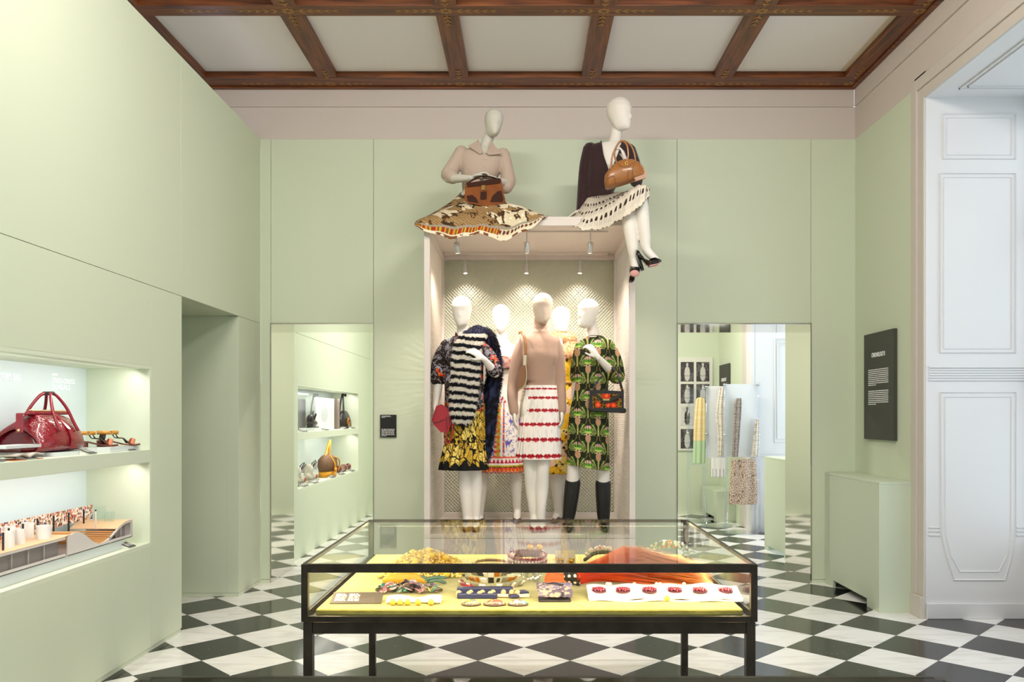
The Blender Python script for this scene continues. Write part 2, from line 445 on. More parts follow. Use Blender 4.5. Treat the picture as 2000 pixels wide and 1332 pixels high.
# window recess: panelled reveals, soffit, glazed window
def outline(mb, pts, Y, w=.010, d=.010):
    """raised bead that follows a closed outline on a panel facing the room"""
    n = len(pts); c = np.mean(pts, 0)
    out = []
    for i in range(n):
        a, b, e = np.array(pts[i-1]), np.array(pts[i]), np.array(pts[(i+1) % n])
        u = (b-a)/np.linalg.norm(b-a); v = (e-b)/np.linalg.norm(e-b)
        nrm = np.array([-u[1]-v[1], u[0]+v[0]]); nrm /= np.linalg.norm(nrm)
        if nrm.dot(c-b) < 0: nrm = -nrm
        out.append((b, b+nrm*w*1.2))
    for i in range(n):
        (a0, a1), (b0, b1) = out[i], out[(i+1) % n]
        V = [(a0[0], Y, a0[1]), (b0[0], Y, b0[1]), (b1[0], Y, b1[1]), (a1[0], Y, a1[1])]
        m0, m1 = (a0+a1)/2, (b0+b1)/2
        V += [(m0[0], Y-d, m0[1]), (m1[0], Y-d, m1[1])]
        mb.add(V, [(0, 1, 5, 4), (4, 5, 2, 3)])
w1 = struct('window_1')
WX = 3.74
def reveal_panel(parent, Y, tag_=''):
    q = lambda x, y: (lambda p: (p[0]-0, p[2]))(P(x, y, RY1))
    obj('reveal_board', MB().box(XR, WX+.12, Y, Y+.17, 0, RZ+.2), white, parent)
    rects = [(1840, 222, 1984, 312), (1834, 338, 1984, 690)]
    for (x0, y0, x1, y1) in rects:
        for k in (0, 8):
            mb = MB(); outline(mb, [q(x0+k, y0+k), q(x1-k, y0+k), q(x1-k, y1-k), q(x0+k, y1-k)], Y, .012 if k == 0 else .008, .012 if k == 0 else .007)
            obj('panel_moulding', mb, white, parent)
    for k in (0, 9):
        mb = MB(); outline(mb, [q(1835+k, 765+k), q(1985-k, 765+k), q(1985-k, 1040), q(1977-k, 1085), q(1963-k*1.3, 1134-k*1.8), q(1862+k*1.3, 1134-k*1.8), q(1846+k, 1085), q(1836+k, 1040)], Y, .011, .010 if k == 0 else .007)
        obj('panel_moulding', mb, white, parent)
    mb = MB()
    for y in (717, 722, 727, 732, 737, 742):
        a = q(1812, y)[1]; mb.box(XR+.02, WX+.1, Y-(.012 if y in (717, 742) else .008), Y, a-.004, a+.005)
    obj('fluted_rail', mb, white, parent)
    mb = MB()
    for y in (1030, 1037, 1045):
        a = q(1812, y)[1]; mb.box(XR+.02, q(1835, 0)[0], Y-.008, Y, a-.004, a+.004).box(q(1985, 0)[0], WX+.1, Y-.008, Y, a-.004, a+.004)
    obj('dado_band', mb, white, parent)
    obj('skirting', MB().box(XR+.001, WX+.1, Y-.02, Y, 0, .115), white, parent, bevel=.004)
reveal_panel(w1, RY1)
obj('reveal_board', MB().box(XR+.1, WX+.12, RY0-.1, RY0, 0, RZ+.2), white, w1)
obj('soffit', MB().box(XR, WX+.12, RY0, RY1, RZ, RZ+.1), white, w1)
mb = MB()
for k in (.16, .20):
    a, b, c, d_ = XR+k, WX-k*.4, RY0+k, RY1-k
    mb.box(a, b, d_-.01, d_, RZ-.010, RZ).box(a, b, c, c+.01, RZ-.010, RZ).box(a, a+.01, c, d_, RZ-.010, RZ).box(b-.01, b, c, d_, RZ-.010, RZ)
obj('soffit_moulding', mb, white, w1)
clear = glass_mat('window_glass')
def sash(parent, y0, y1, z0, z1, X=WX):
    obj('window_sill', MB().box(X, X+.12, y0, y1, 0, z0), white, parent)
    ym = (y0+y1)/2; mb = MB()
    for a, b in ((y0, y0+.06), (ym-.04, ym+.04), (y1-.06, y1)): mb.box(X+.02, X+.08, a, b, z0, z1)
    for z in (z0, z0+(z1-z0)*.36, z0+(z1-z0)*.70, z1-.06): mb.box(X+.02, X+.08, y0, y1, z, z+.06)
    obj('window_frame', mb, white, parent)
    for a, b in ((y0+.06, ym-.04), (ym+.04, y1-.06)):
        obj('pane', MB().box(X+.045, X+.051, a, b, z0+.06, z1-.06), clear, parent)
sash(w1, RY0, RY1, .5, RZ)
w2 = struct('added_window_2')                       # unseen recess behind the visitor, added to let in more light
obj('reveal_board', MB().box(XR+.001, WX+.12, 2.1, 2.2, 0, 3.9).box(XR+.001, WX+.12, -.2, -.1, 0, 3.9), white, w2)
obj('soffit', MB().box(XR+.12, WX+.12, -.1, 2.1, 3.8, 3.9), white, w2)
sash(w2, -.1, 2.1, .5, 3.8)

# ceiling: timber beams over plaster coffers
ce = struct('ceiling')
wood = bpy.data.materials.new('beam_wood'); wood.use_nodes = True
nt = wood.node_tree; b_ = nt.nodes['Principled BSDF']; b_.inputs['Roughness'].default_value = .38
tc = nt.nodes.new('ShaderNodeTexCoord'); mp = nt.nodes.new('ShaderNodeMapping'); mp.inputs['Scale'].default_value = (1, 14, 14)
nz = nt.nodes.new('ShaderNodeTexNoise'); nz.inputs['Scale'].default_value = 2.2; nz.inputs['Detail'].default_value = 8; nz.inputs['Distortion'].default_value = .6
rp = nt.nodes.new('ShaderNodeValToRGB'); rp.color_ramp.elements[0].position = .3; rp.color_ramp.elements[1].position = .72
rp.color_ramp.elements[0].color = lin('#46210f')+(1,); rp.color_ramp.elements[1].color = lin('#8a4c22')+(1,)
nt.links.new(tc.outputs['Object'], mp.inputs['Vector']); nt.links.new(mp.outputs['Vector'], nz.inputs['Vector'])
nt.links.new(nz.outputs['Fac'], rp.inputs['Fac']); nt.links.new(rp.outputs['Color'], b_.inputs['Base Color'])
gold = mat('faded_gold_paint', '#a8773f', .5)
BX = [-1.735, -.585, .565, 1.715]; BW = .165/2
BY = [(6.98, 7.208), (5.757, 5.908), (4.55, 4.70), (3.35, 3.50), (2.15, 2.30), (.95, 1.10), (-.25, -.10), (-1.6, -1.45)]
def leafspray(mb, x, y, dx, dy, n=5, z=ZS-.0012, s=1.0):
    """a stem with paired leaves painted along a soffit, from (x,y) towards (dx,dy)"""
    px, py = -dy, dx
    for k in range(n):
        t = (.075+k*.062)*s; w = (.030-.003*k)*s
        for sg in (-1, 1):
            c = (x+dx*t, y+dy*t)
            pts = [(0, .002), (.020, w*.75), (.046, w*1.1), (.040, w*.55), (.03, .004)]
            mb.add([(c[0]+dx*a*s+px*b*sg, c[1]+dy*a*s+py*b*sg, z) for a, b in pts], [(0, 1, 2, 3, 4)])
        a0 = (.055+k*.062)*s; a1 = (.105+k*.062)*s
        mb.add([(x+dx*a0+px*.004, y+dy*a0+py*.004, z), (x+dx*a1+px*.004, y+dy*a1+py*.004, z), (x+dx*a1-px*.004, y+dy*a1-py*.004, z), (x+dx*a0-px*.004, y+dy*a0-py*.004, z)], [(0, 1, 2, 3)])
def rosette(mb, x, y, z=ZS-.0014):
    for k in range(8):
        a = k*PI/4; c, s = math.cos(a), math.sin(a)
        mb.add([(x+(c*r-s*t), y+(s*r+c*t)*.8, z) for r, t in ((.014, 0), (.03, .014), (.05, .006), (.05, -.006), (.03, -.014))], [(0, 1, 2, 3, 4)])
XLB, XRB = -2.79, 2.774
for n, (y0, y1) in enumerate(BY):
    o = obj('beam', MB().box(-2.98, XR-.013, y0, y1, ZS, ZC+.05), wood, ce, bevel=.004)
    if n < 3:
        mb = MB(); yc = (y0+y1)/2 if n else y0+.13
        for x in BX:
            rosette(mb, x, yc)
            leafspray(mb, x, yc, 1, 0); leafspray(mb, x, yc, -1, 0)
            if n: leafspray(mb, x, y1-.07, 0, 1, 3, s=.9)
            leafspray(mb, x, y0+.07, 0, -1, 3, s=.9)
        leafspray(mb, XRB, yc, -1, 0); leafspray(mb, -2.6, yc, 1, 0); rosette(mb, XRB+.09, yc); leafspray(mb, XRB+.09, y0+.07, 0, -1, 4, s=.9)
        obj('painted_ornament', mb, gold, o)
obj('cornice_strip', MB().box(-2.98, XR-.013, 7.165, 7.208, ZS-.014, ZS), wood, ce, bevel=.004)
obj('cornice_strip', MB().box(XR-.055, XR-.013, -1.9, 7.165, ZS-.014, ZS), wood, ce, bevel=.004)
wood2 = wood.copy(); wood2.name = 'beam_wood_along'
wood2.node_tree.nodes['Mapping'].inputs['Scale'].default_value = (14, 1, 14)
for n in range(len(BY)-1):
    y0, y1 = BY[n+1][1], BY[n][0]
    for x in BX: obj('beam', MB().box(x-BW, x+BW, y0, y1, ZS+.002, ZC+.05), wood2, ce, bevel=.004)
    obj('beam', MB().box(XRB, XR-.013, y0, y1, ZS+.002, ZC+.05), wood2, ce, bevel=.004)
    obj('beam', MB().box(-2.98, XLB, y0, y1, ZS+.002, ZC+.05), wood2, ce, bevel=.004)
    xs = [XLB]+[v for x in BX for v in (x-BW, x+BW)]+[XRB]
    for k in range(0, len(xs), 2):
        obj('coffer_panel', MB().box(xs[k], xs[k+1], y0, y1, ZC, ZC+.04), ceil_m, ce)
    if n == 0: obj('edge_strip', MB().box(XRB-.045, XRB, y0, y1-.03, ZC-.006, ZC), cream, ce)
obj('roof_slab', MB().box(-4.3, 4.0, -2.3, YB, ZC+.06, ZC+.12), ceil_m, ce)

# the next room, seen through the doorways
wn = struct('wall_far')
obj('panel', MB().box(-2.6, .3, Y2, Y2+.1, 0, 4.2), green, wn); obj('panel', MB().box(.303, XR+.2, Y2, Y2+.1, 0, 4.2), green, wn)
obj('ceiling_slab', MB().box(-2.6, XR+1.0, YC, Y2+.1, 4.0, 4.2), ceil_m, wn)
obj('base_strip', MB().box(-2.4, XR, Y2-.006, Y2, 0, .05), green, wn)
wnl = struct('wall_far_left')
MY0, MY1 = 8.40, 11.42
pale = mat('pale_sage_paint', '#d8dccb', .6, spec=.3)
panels(wnl, 'panel', [(LT, XL, YC, Y2, 2.37, 4.0), (LT, XL, YC, MY0-.02, 0, 2.367), (LT, XL, MY1+.02, 11.95, 0, 2.367), (LT, XL, 11.953, Y2, 0, 2.367),
                      (LT, XL, MY0-.02, MY1+.02, NZ1+.04, 2.367), (LT, XL, MY0-.02, MY1+.02, 0, NZ0+.02)], green)
wnr = struct('wall_far_right')
QY = 10.37
panels(wnr, 'panel', [(XR, XR+.12, 10.9, Y2, 0, 4.0), (XR, XR+.12, YC, 8.25, 0, 4.0)], green)
obj('panel', MB().box(XR, XR+.12, 8.25, 10.9, 3.7, 4.0), green, wnr)
c2 = struct('trim_3')
obj('upright', MB().box(XR-.03, XR, QY+.25, 10.9, 0, 3.7), casing_m, c2, bevel=.004)
obj('upright', MB().box(XR-.05, XR, QY, QY+.25, 0, 3.7), white, c2, bevel=.01)
w3 = struct('window_3')
obj('reveal_board', MB().box(XR, WX+.12, QY, QY+.53, 0, 3.7), white, w3)
for a in ((1512, 660, 1560, 865), (1517, 668, 1554, 858)):
    mb = MB(); p0, p1 = P(a[0], a[1], QY), P(a[2], a[3], QY)
    outline(mb, [(p0[0], p0[2]), (p1[0], p0[2]), (p1[0], p1[2]), (p0[0], p1[2])], QY, .012, .012); obj('panel_moulding', mb, white, w3)
z = P(0, 885, QY)[2]; obj('fluted_rail', MB().box(XR, WX+.1, QY-.012, QY, z-.04, z+.06).box(XR, WX+.1, QY-.02, QY, z-.01, z+.03), white, w3)
obj('reveal_board', MB().box(XR+.001, WX+.12, 8.15, 8.25, 0, 3.9), white, w3)
obj('soffit', MB().box(XR+.001, WX+.12, 8.25, QY, 3.7, 3.8), white, w3)
sash(w3, 8.25, QY, .5, 3.7)

# linear housings for the added fill lamps, here and in the next room
lamp_m = mat('fill_lamp_housing', '#2b2b2b', .4, .6)
WHERE = ['rear row behind the viewer, nearer the left wall', 'rear row behind the viewer, nearer the window', 'front row above the viewer, nearer the left wall',
         'front row above the viewer, nearer the window',
         'next room, nearer its display niche', 'next room, nearer its window']
for (lx, ly, p, tl), where in zip(FILL_LAMPS, WHERE):
    zt = 4.37 if ly < 7 else 3.86
    t = thing('fill_lamp', 'added slim black linear fill lamp, '+where, 'lamp', (lx, ly, zt), 'added fill lamps')
    obj('housing', MB().obox((0, -math.sin(tl)*.03, .012+math.cos(tl)*.02), (1.36, .12, .036), 0, tl), lamp_m, t, local=True, bevel=.004)
    top = (ZC if ly < 7 else 4.0)-zt
    for q in (-.45, .43): obj('stem', MB().box(q, q+.02, -.03, -.01, .045, top), lamp_m, t, local=True)
# ------------------------------------------------------------------ glass display tables
bronze = mat('dark_bronze', '#3a342e', .38, .75, var=('#4a423a', 12))
pane_g = glass_mat('case_glass', (.99, 1, .995), .44)
velvet = mat('chartreuse_velvet', '#a69c4e', .9, sheen=.3, var=('#938a3a', 7), bump=(35, .25))
CW, CYF, CYB, CT, CB = .90, 3.158, 4.53, .917, .689      # half width, front, back, top, bottom of the glass box
def glass_table(label, x0, yf, group):
    t = thing('display_table', label, 'display case', (x0, yf, 0), group)
    d = CYB-CYF
    A = dict(local=True, bevel=.0015)
    for sx in (-1, 1):
        for y in (0, d):
            a = CW*sx; b = (CW-.026)*sx
            obj('post', MB().box(min(a, b), max(a, b), min(y, y+.026 if y == 0 else y-.026), max(y, y+.026 if y == 0 else y-.026), CB, CT-.001), bronze, t, **A)
    obj('top_rail', MB().box(-CW+.026, CW-.026, 0, .016, CT-.034, CT), bronze, t, **A)
    obj('top_rail', MB().box(-CW+.026, CW-.026, d-.012, d, CT-.016, CT), bronze, t, **A)
    for sx in (-1, 1):
        a, b = sorted((sx*CW, sx*(CW-.014)))
        obj('top_rail', MB().box(a, b, .026, d-.026, CT-.016, CT), bronze, t, **A)
        obj('bottom_rail', MB().box(a, b, .026, d-.026, CB, CB+.03), bronze, t, **A)
    obj('bottom_rail', MB().box(-CW+.026, CW-.026, 0, .014, CB, CB+.022), bronze, t, **A)
    obj('bottom_rail', MB().box(-CW+.026, CW-.026, d-.014, d, CB, CB+.03), bronze, t, **A)
    obj('base_plate', MB().box(-CW+.03, CW-.03, .03, d-.03, CB+.001, CB+.012), bronze, t, local=True)
    pad = obj('velvet_pad', MB().box(-CW+.045, CW-.045, .045, d-.045, CB+.013, CB+.039), velvet, t, local=True, bevel=.006)
    obj('top_pane', MB().box(-CW+.015, CW-.015, .017, d-.013, CT-.008, CT-.001), pane_g, t, local=True)
    obj('front_pane', MB().box(-CW+.027, CW-.027, .005, .011, CB+.023, CT-.035), pane_g, t, local=True)
    obj('back_pane', MB().box(-CW+.027, CW-.027, d-.010, d-.004, CB+.031, CT-.017), pane_g, t, local=True)
    for sx in (-1, 1):
        a, b = sorted((sx*(CW-.004), sx*(CW-.010)))
        obj('side_pane', MB().box(a, b, .027, d-.027, CB+.031, CT-.017), pane_g, t, local=True)
    zt = CB-.004
    for sx in (-1, 1):
        a, b = sorted((sx*(CW-.006), sx*(CW-.042)))
        obj('base_rail', MB().box(a, b, .05, d-.05, zt-.05, zt), bronze, t, **A)
        for y in (.008, d-.044):
            obj('leg', MB().box(a, b, y, y+.036, 0, zt), bronze, t, **A)
    for y in (.012, d-.044):
        obj('base_rail', MB().box(-CW+.042, CW-.042, y, y+.03, zt-.046, zt), bronze, t, **A)
    obj('shadow_tray', MB().box(-CW+.02, CW-.02, .02, d-.02, zt, CB), bronze, t, local=True)
    return t
table = glass_table('bronze-framed glass display table lined in green velvet and full of jewellery', 0.012, CYF, 'glass display tables')
table2 = glass_table('bronze-framed glass display table nearest the viewer, only its back rail showing', .036, 1.80-(CYB-CYF), 'glass display tables')
VZ = CB+.039                                   # top of the velvet
LEDC = (1.0, .80, .45)
area('case_led', (.012, CYF+.035, CT-.04), (math.radians(38), 0, 0), 1.7, .012, 7, LEDC)
area('case_led', (.012, CYB-.03, CT-.02), (math.radians(-38), 0, 0), 1.7, .012, 7, LEDC)
area('case_led', (.012-CW+.03, (CYF+CYB)/2, CT-.02), (0, math.radians(-20), 0), .012, 1.2, 4, LEDC)
area('case_led', (.012+CW-.03, (CYF+CYB)/2, CT-.02), (0, math.radians(20), 0), .012, 1.2, 4, LEDC)

# ------------------------------------------------------------------ the mesh-walled showcase
BYF, BYK = 6.09, 7.20
bxl, bxr = P(828, 0, BYF)[0], P(1241, 0, BYF)[0]
BZ0, BZ1, BZT = .60, 2.945, 3.02
beige = mat('showcase_paint', '#d8cdc6', .45, spec=.4)
meshm = mat('expanded_metal', '#e2d6ca', .45, .15)
sc = thing('display_showcase', 'pale pink open showcase with expanded-metal sides, standing against the back wall', 'showcase', ((bxl+bxr)/2, BYF, 0))
fw = .045
obj('plinth', MB().box(bxl, bxr, BYF, BYK, 0, BZ0-.03), beige, sc)
obj('stage', MB().box(bxl, bxr, BYF, BYK, BZ0-.028, BZ0), mat('stage_board', '#cfc4b8', .5), sc, bevel=.003)
for a, b in ((bxl, bxl+fw), (bxr-fw, bxr)):
    obj('post', MB().box(a, b, BYF, BYF+fw, BZ0, BZ1-.001), beige, sc, bevel=.003)
    obj('post', MB().box(a, b, BYK-fw, BYK, BZ0, BZ1-.001), beige, sc, bevel=.003)
    obj('side_rail', MB().box(a, b, BYF+fw, BYK-fw, BZ1-.05, BZ1-.001), beige, sc, bevel=.003)
obj('top_slab', MB().box(bxl-.02, bxr+.02, BYF-.015, BYK, BZ1, BZT-.03), beige, sc, bevel=.003)
obj('top_board', MB().box(bxl+.01, bxr-.01, BYF+.01, BYK, BZT-.03, BZT), beige, sc, bevel=.003)
obj('back_rail', MB().box(bxl+fw, bxr-fw, BYK-fw, BYK-.002, BZ1-.045, BZ1-.001), beige, sc, bevel=.003)
obj('back_rail', MB().box(bxl+fw, bxr-fw, BYK-fw, BYK-.002, BZ0, BZ0+.04), beige, sc, bevel=.003)
def expanded(n0, n1, z0, z1, make, pw=.030, ph=.0155, w=.0062):
    """diamond mesh: zig-zag strands between two edges; make(u, v, d) gives the point"""
    mb = MB(); nu = int(round((n1-n0)/(pw/2))); nv = int(round((z1-z0)/ph))
    du = (n1-n0)/nu; dv = (z1-z0)/nv; V = []; Fs = []; k = 0
    for j in range(nv+1):
        v0 = z0+j*dv
        for i in range(nu):
            u0, u1 = n0+i*du, n0+(i+1)*du
            up = (i+j) % 2 == 0
            a, b = (v0-dv/2, v0+dv/2) if up else (v0+dv/2, v0-dv/2)
            V += [make(u0, a-w/2, -.002), make(u1, b-w/2, -.002), make(u1, b+w/2, .002), make(u0, a+w/2, .002)]
            Fs.append((k, k+1, k+2, k+3)); k += 4
    return mb.add(V, Fs)
obj('mesh_side', expanded(BYF+fw, BYK-fw, BZ0, BZ1-.05, lambda u, v, d: (bxl+fw/2+d, u, v)), meshm, sc, stuff=True)
obj('mesh_side', expanded(BYF+fw, BYK-fw, BZ0, BZ1-.05, lambda u, v, d: (bxr-fw/2+d, u, v)), meshm, sc, stuff=True)
obj('mesh_back', expanded(bxl+fw, bxr-fw, BZ0+.04, BZ1-.05, lambda u, v, d: (u, BYK-.02+d, v)), meshm, sc, stuff=True)

# spotlights in the showcase
lampbody = mat('lamp_silver', '#cfccca', .3, .5)
lens = mat('lamp_lens', '#fff3dd', .3, emit='#ffe9c8', estr=12)
obj('lamp_track', MB().box(P(868, 0, 7.08)[0], P(1187, 0, 7.08)[0], 7.055, 7.105, BZ1-.018, BZ1-.001), beige, sc)
obj('lamp_track', MB().box(P(868, 0, 6.27)[0], P(1187, 0, 6.27)[0], 6.25, 6.29, BZ1-.010, BZ1-.001), beige, sc)
def spotlight(x, y, yb, Y, aim, label, power):
    p = P(x, y, Y); L_ = .085
    t = thing('spotlight', label, 'spotlight', (p[0], Y, BZ1-.015), 'showcase spotlights')
    a = (np.array(aim)-p); a /= np.linalg.norm(a)
    obj('stem', MB().tube([(p[0], Y, BZ1-.014), (p[0], Y, p[2]+.012)], .0045, 8), lampbody, t, smooth=True)
    obj('swivel', MB().ball((p[0], Y, p[2]+.004), .011, 10, 6), lampbody, t, smooth=True)
    mb = MB(); ring_pts = [(0, .02), (.002, .0225), (.08, .0225), (.084, .0215), (.084, .018), (.07, .017)]
    u = np.cross(a, (1, 0, 0)); u /= np.linalg.norm(u); w = np.cross(a, u); an = np.linspace(0, 2*PI, 18, endpoint=False)
    c0 = p-a*.012
    mb.loft([c0+a*s+(np.outer(np.cos(an), u)+np.outer(np.sin(an), w))*r for s, r in ring_pts])
    obj('lamp_head', mb, lampbody, t, smooth=True)
    mb = MB(); c1 = c0+a*.0845
    mb.loft([c1+(np.outer(np.cos(an), u)+np.outer(np.sin(an), w))*r+a*d for r, d in ((.0165, 0), (.015, .001))])
    obj('lens', mb, lens, t)
    spot('showcase_spot', tuple(c1+a*.012), tuple(aim), power, WARM, 125, .9, .016)
SPW = 40
ft = [(892, 476, (-.46, 6.75, 1.5)), (1029, 476, (.02, 6.8, 1.5)), (1153, 476, (.45, 6.75, 1.5))]
for (x, y, aim), w in zip(ft, ('left', 'middle', 'right')):
    spotlight(x, y, 0, 6.27, aim, w+' silver spotlight of the front row under the showcase top', SPW)
bk = [(908, 518, (-.44, 7.05, 1.0)), (1028, 518, (.02, 7.05, 1.0)), (1133, 518, (.42, 7.05, 1.0))]
for (x, y, aim), w in zip(bk, ('left', 'middle', 'right')):
    spotlight(x, y, 0, 7.08, aim, w+' silver spotlight of the back row by the mesh', SPW*.13)
# ------------------------------------------------------------------ mannequins: shape tools
resin = mat('mannequin_resin', '#e6dfd7', .45, spec=.4, sss=.15)
resin_b = mat('mannequin_resin_beige', '#c0ae9e', .55, spec=.3, sss=.15)
resin_g = mat('mannequin_resin_grey', '#c9c6bb', .5, spec=.3, sss=.15)
print_m = mat('printed_cloth', attr=True, rough=.75, spec=.25, bump=(90, .12))
fur_m = mat('fur_fibre', attr=True, rough=.7, spec=.2)
def smooth_rows(rows, k=5):
    r = np.asarray(rows, float); return spline(r, (len(r)-1)*k+1)
def ering(c, rx, ry, n=44, p=2.25, tilt=0.0):
    a = np.linspace(0, 2*PI, n, endpoint=False); ca, sa = np.cos(a), np.sin(a)
    x = np.sign(ca)*np.abs(ca)**(2/p)*rx; y = np.sign(sa)*np.abs(sa)**(2/p)*ry
    return np.stack([c[0]+x, c[1]+y, c[2]+tilt*x], 1)
def stack(mb, rows, n=44, p=2.25, k=5):
    """closed trunk through rows (X, Y, Z, rx, ry)"""
    return mb.loft([ering(r[:3], max(r[3], .004), max(r[4], .004), n, p) for r in smooth_rows(rows, k)])
def limb(mb, pts, rad, n=14, flat=1.0):
    q = spline(np.hstack([np.asarray(pts, float), np.asarray(rad, float)[:, None]]), (len(pts)-1)*6+1)
    return mb.tube(q[:, :3], q[:, 3], n, flat)
def unit(v): v = np.asarray(v, float); return v/np.linalg.norm(v)
def head(mb, chin, top, yaw=0.0, nose=1.0):
    """egg-like mannequin head with brow, nose and jaw; chin/top are points on its axis"""
    chin, top = np.array(chin), np.array(top); up = unit(top-chin); Hh = np.linalg.norm(top-chin); s = Hh/.235
    f = np.array((math.sin(yaw), -math.cos(yaw), 0)); f = unit(f-up*f.dot(up)); sd = np.cross(up, f)
    T = np.array([(0, .012, .070, -.020), (.025, .026, .082, .0), (.08, .040, .088, .02), (.2, .053, .089, .045), (.35, .063, .087, .072), (.5, .071, .086, .090),
                  (.65, .075, .087, .099), (.8, .070, .077, .094), (.9, .056, .058, .076), (.965, .034, .034, .048), (1.0, .006, .006, .01)])
    a = np.linspace(0, 2*PI, 52, endpoint=False); rings = []
    for t in np.concatenate([[0, .012], np.linspace(.03, .97, 34), [.988, 1.0]]):
        w, fr, bk = (np.interp(t, T[:, 0], T[:, k]) for k in (1, 2, 3))
        front = np.exp(-((a-PI/2)/.17)**2); wide = np.exp(-((a-PI/2)/.55)**2)
        d = .016*nose*front*np.interp(t, [.28, .33, .40, .55, .6], [0, 1, .8, .1, 0])
        d += .004*nose*wide*np.interp(t, [.55, .62, .7], [0, 1, 0]) - .006*nose*wide*np.interp(t, [.40, .5, .58], [0, 1, 0])
        d += .004*nose*front*np.interp(t, [.14, .19, .24], [0, 1, 0])
        y = np.where(np.sin(a) >= 0, np.sin(a)*fr, np.sin(a)*bk)+d
        rings.append(chin+up*t*Hh+(np.outer(np.cos(a)*w, sd)+np.outer(y, f))*s)
    return mb.loft(rings)
def hand(mb, wrist, d, nrm, side=1, curl=.35, s=1.0, spread=0.0):
    """palm, four bent fingers of different length and a thumb; fingers curl towards nrm, thumb on side*across"""
    w = np.array(wrist); d = unit(d); nrm = np.array(nrm, float); nrm = unit(nrm-d*nrm.dot(d)); ac = np.cross(d, nrm)*side
    a = np.linspace(0, 2*PI, 14, endpoint=False)
    rings = [w+d*t*s+np.outer(np.cos(a)*x*s, ac)+np.outer(np.sin(a)*y*s, nrm) for t, x, y in ((-.02, .021, .017), (.01, .025, .017), (.035, .034, .016), (.07, .038, .013), (.088, .034, .010))]
    mb.loft(rings)
    for o, L in ((-.029, .055), (-.0097, .072), (.0097, .078), (.029, .070)):
        p = w+(d*.082+ac*o)*s; ang = curl*.5; pts = [p-d*.012]
        dr = unit(d+ac*spread*o*10)
        for q in (.42, .32, .26):
            pts.append(p); p = p+(dr*math.cos(ang)+nrm*math.sin(ang))*L*q*s; ang += curl
        pts.append(p); mb.tube(pts[1:], np.linspace(.0090, .0068, len(pts)-1)*s, 8)
    p = w+(d*.022+ac*.026)*s
    e = unit(d*.75+ac*.55+nrm*.45)
    mb.tube([p, p+e*.035*s, p+(e*.05+d*.022+nrm*.008)*s], np.array([.0125, .010, .0075])*s, 8)
    return mb
def cut(me, fn):
    """open a garment: drop the faces whose centre satisfies fn"""
    import bmesh
    bm = bmesh.new(); bm.from_mesh(me)
    bmesh.ops.delete(bm, geom=[f for f in bm.faces if fn(f.calc_center_median(), f.normal)], context='FACES')
    bm.to_mesh(me); bm.free(); return me
def inside(x, y, poly):
    c = False; n = len(poly)
    for i in range(n):
        x0, y0 = poly[i]; x1, y1 = poly[i-1]
        if (y0 > y) != (y1 > y) and x < (x1-x0)*(y-y0)/(y1-y0)+x0: c = not c
    return c
def px_of(p): return (VX+p[0]*F/p[1], VY-(p[2]-H)*F/p[1])
# trunk of a standing figure: distance below the crown, half width, half depth
TRUNK = [(.300, .048, .050), (.330, .072, .058), (.352, .112, .068), (.385, .136, .083), (.44, .130, .100), (.51, .126, .115), (.60, .113, .098), (.70, .103, .085),
         (.80, .130, .100), (.90, .152, .112), (.98, .150, .108), (1.03, .12, .09)]
def trunk(mb, Y, ztop, xs, grow=0.0, lo=0, hi=99, dy=0.0):
    """xs: (offset below the crown, photo x) pairs that place the body's axis"""
    xs = np.array(xs, float); rows = []
    for (o, rx, ry) in TRUNK[lo:hi]:
        x = (np.interp(o, xs[:, 0], xs[:, 1])-VX)*Y/F
        rows.append((x, Y+dy, ztop-o, rx+grow, ry+grow))
    return stack(mb, rows)
def leg(mb, hip, knee, ankle, toe=None, s=1.0):
    hip, knee, ankle = map(np.array, (hip, knee, ankle))
    limb(mb, [hip, hip*.45+knee*.55, knee, knee*.62+ankle*.38+np.array((0, .018, 0)), knee*.25+ankle*.75, ankle], np.array([.088, .072, .052, .054, .040, .033])*s, 16)
    if toe is not None: limb(mb, [ankle, ankle*.55+np.array(toe)*.45+np.array((0, 0, -.004)), toe], [.034, .030, .018], 12)
def arm(mb, sh, el, wr, s=1.0):
    sh, el, wr = map(np.array, (sh, el, wr))
    limb(mb, [sh, sh*.5+el*.5, el], np.array([.046, .041, .034])*s, 14); limb(mb, [el, el*.6+wr*.4, wr], np.array([.034, .034, .022])*s, 14)
def fluted(rows, n=150, pleats=0, amp=(0, 0), phase=0.0, tilt=0.0, k=6, thick=.004, knife=False, wob=0.0):
    """open skirt through rows (X, Y, Z, rx, ry) with pleats that deepen downward. Returns MB, angle, height fraction"""
    R = smooth_rows(rows, k); m = len(R); a = np.linspace(0, 2*PI, n, endpoint=False); G = []; An = []; Vf = []
    for i, r in enumerate(R):
        t = i/(m-1); A = amp[0]+(amp[1]-amp[0])*t
        w = np.cos(a*pleats+phase+wob*np.sin(a*3+t)) if not knife else 2*((a*pleats/(2*PI)) % 1)-1
        sc_ = 1+A*w/np.maximum(r[3], .05)
        x = np.cos(a)*r[3]*sc_; y = np.sin(a)*r[4]*sc_
        G.append(np.stack([r[0]+x, r[1]+y, r[2]+tilt*t*x], 1)); An.append(a); Vf.append(np.full(n, t))
    for t in (1.0, .9):                       # hem turned inwards
        i = int(round((m-1)*t)); g = G[i].copy(); c = R[i][:2]; g[:, :2] = c+(g[:, :2]-c)*(1-thick/.1); G.append(g); An.append(a); Vf.append(np.full(n, t))
    mb = MB().grid(np.array(G), True)
    return mb, np.concatenate(An), np.concatenate(Vf)
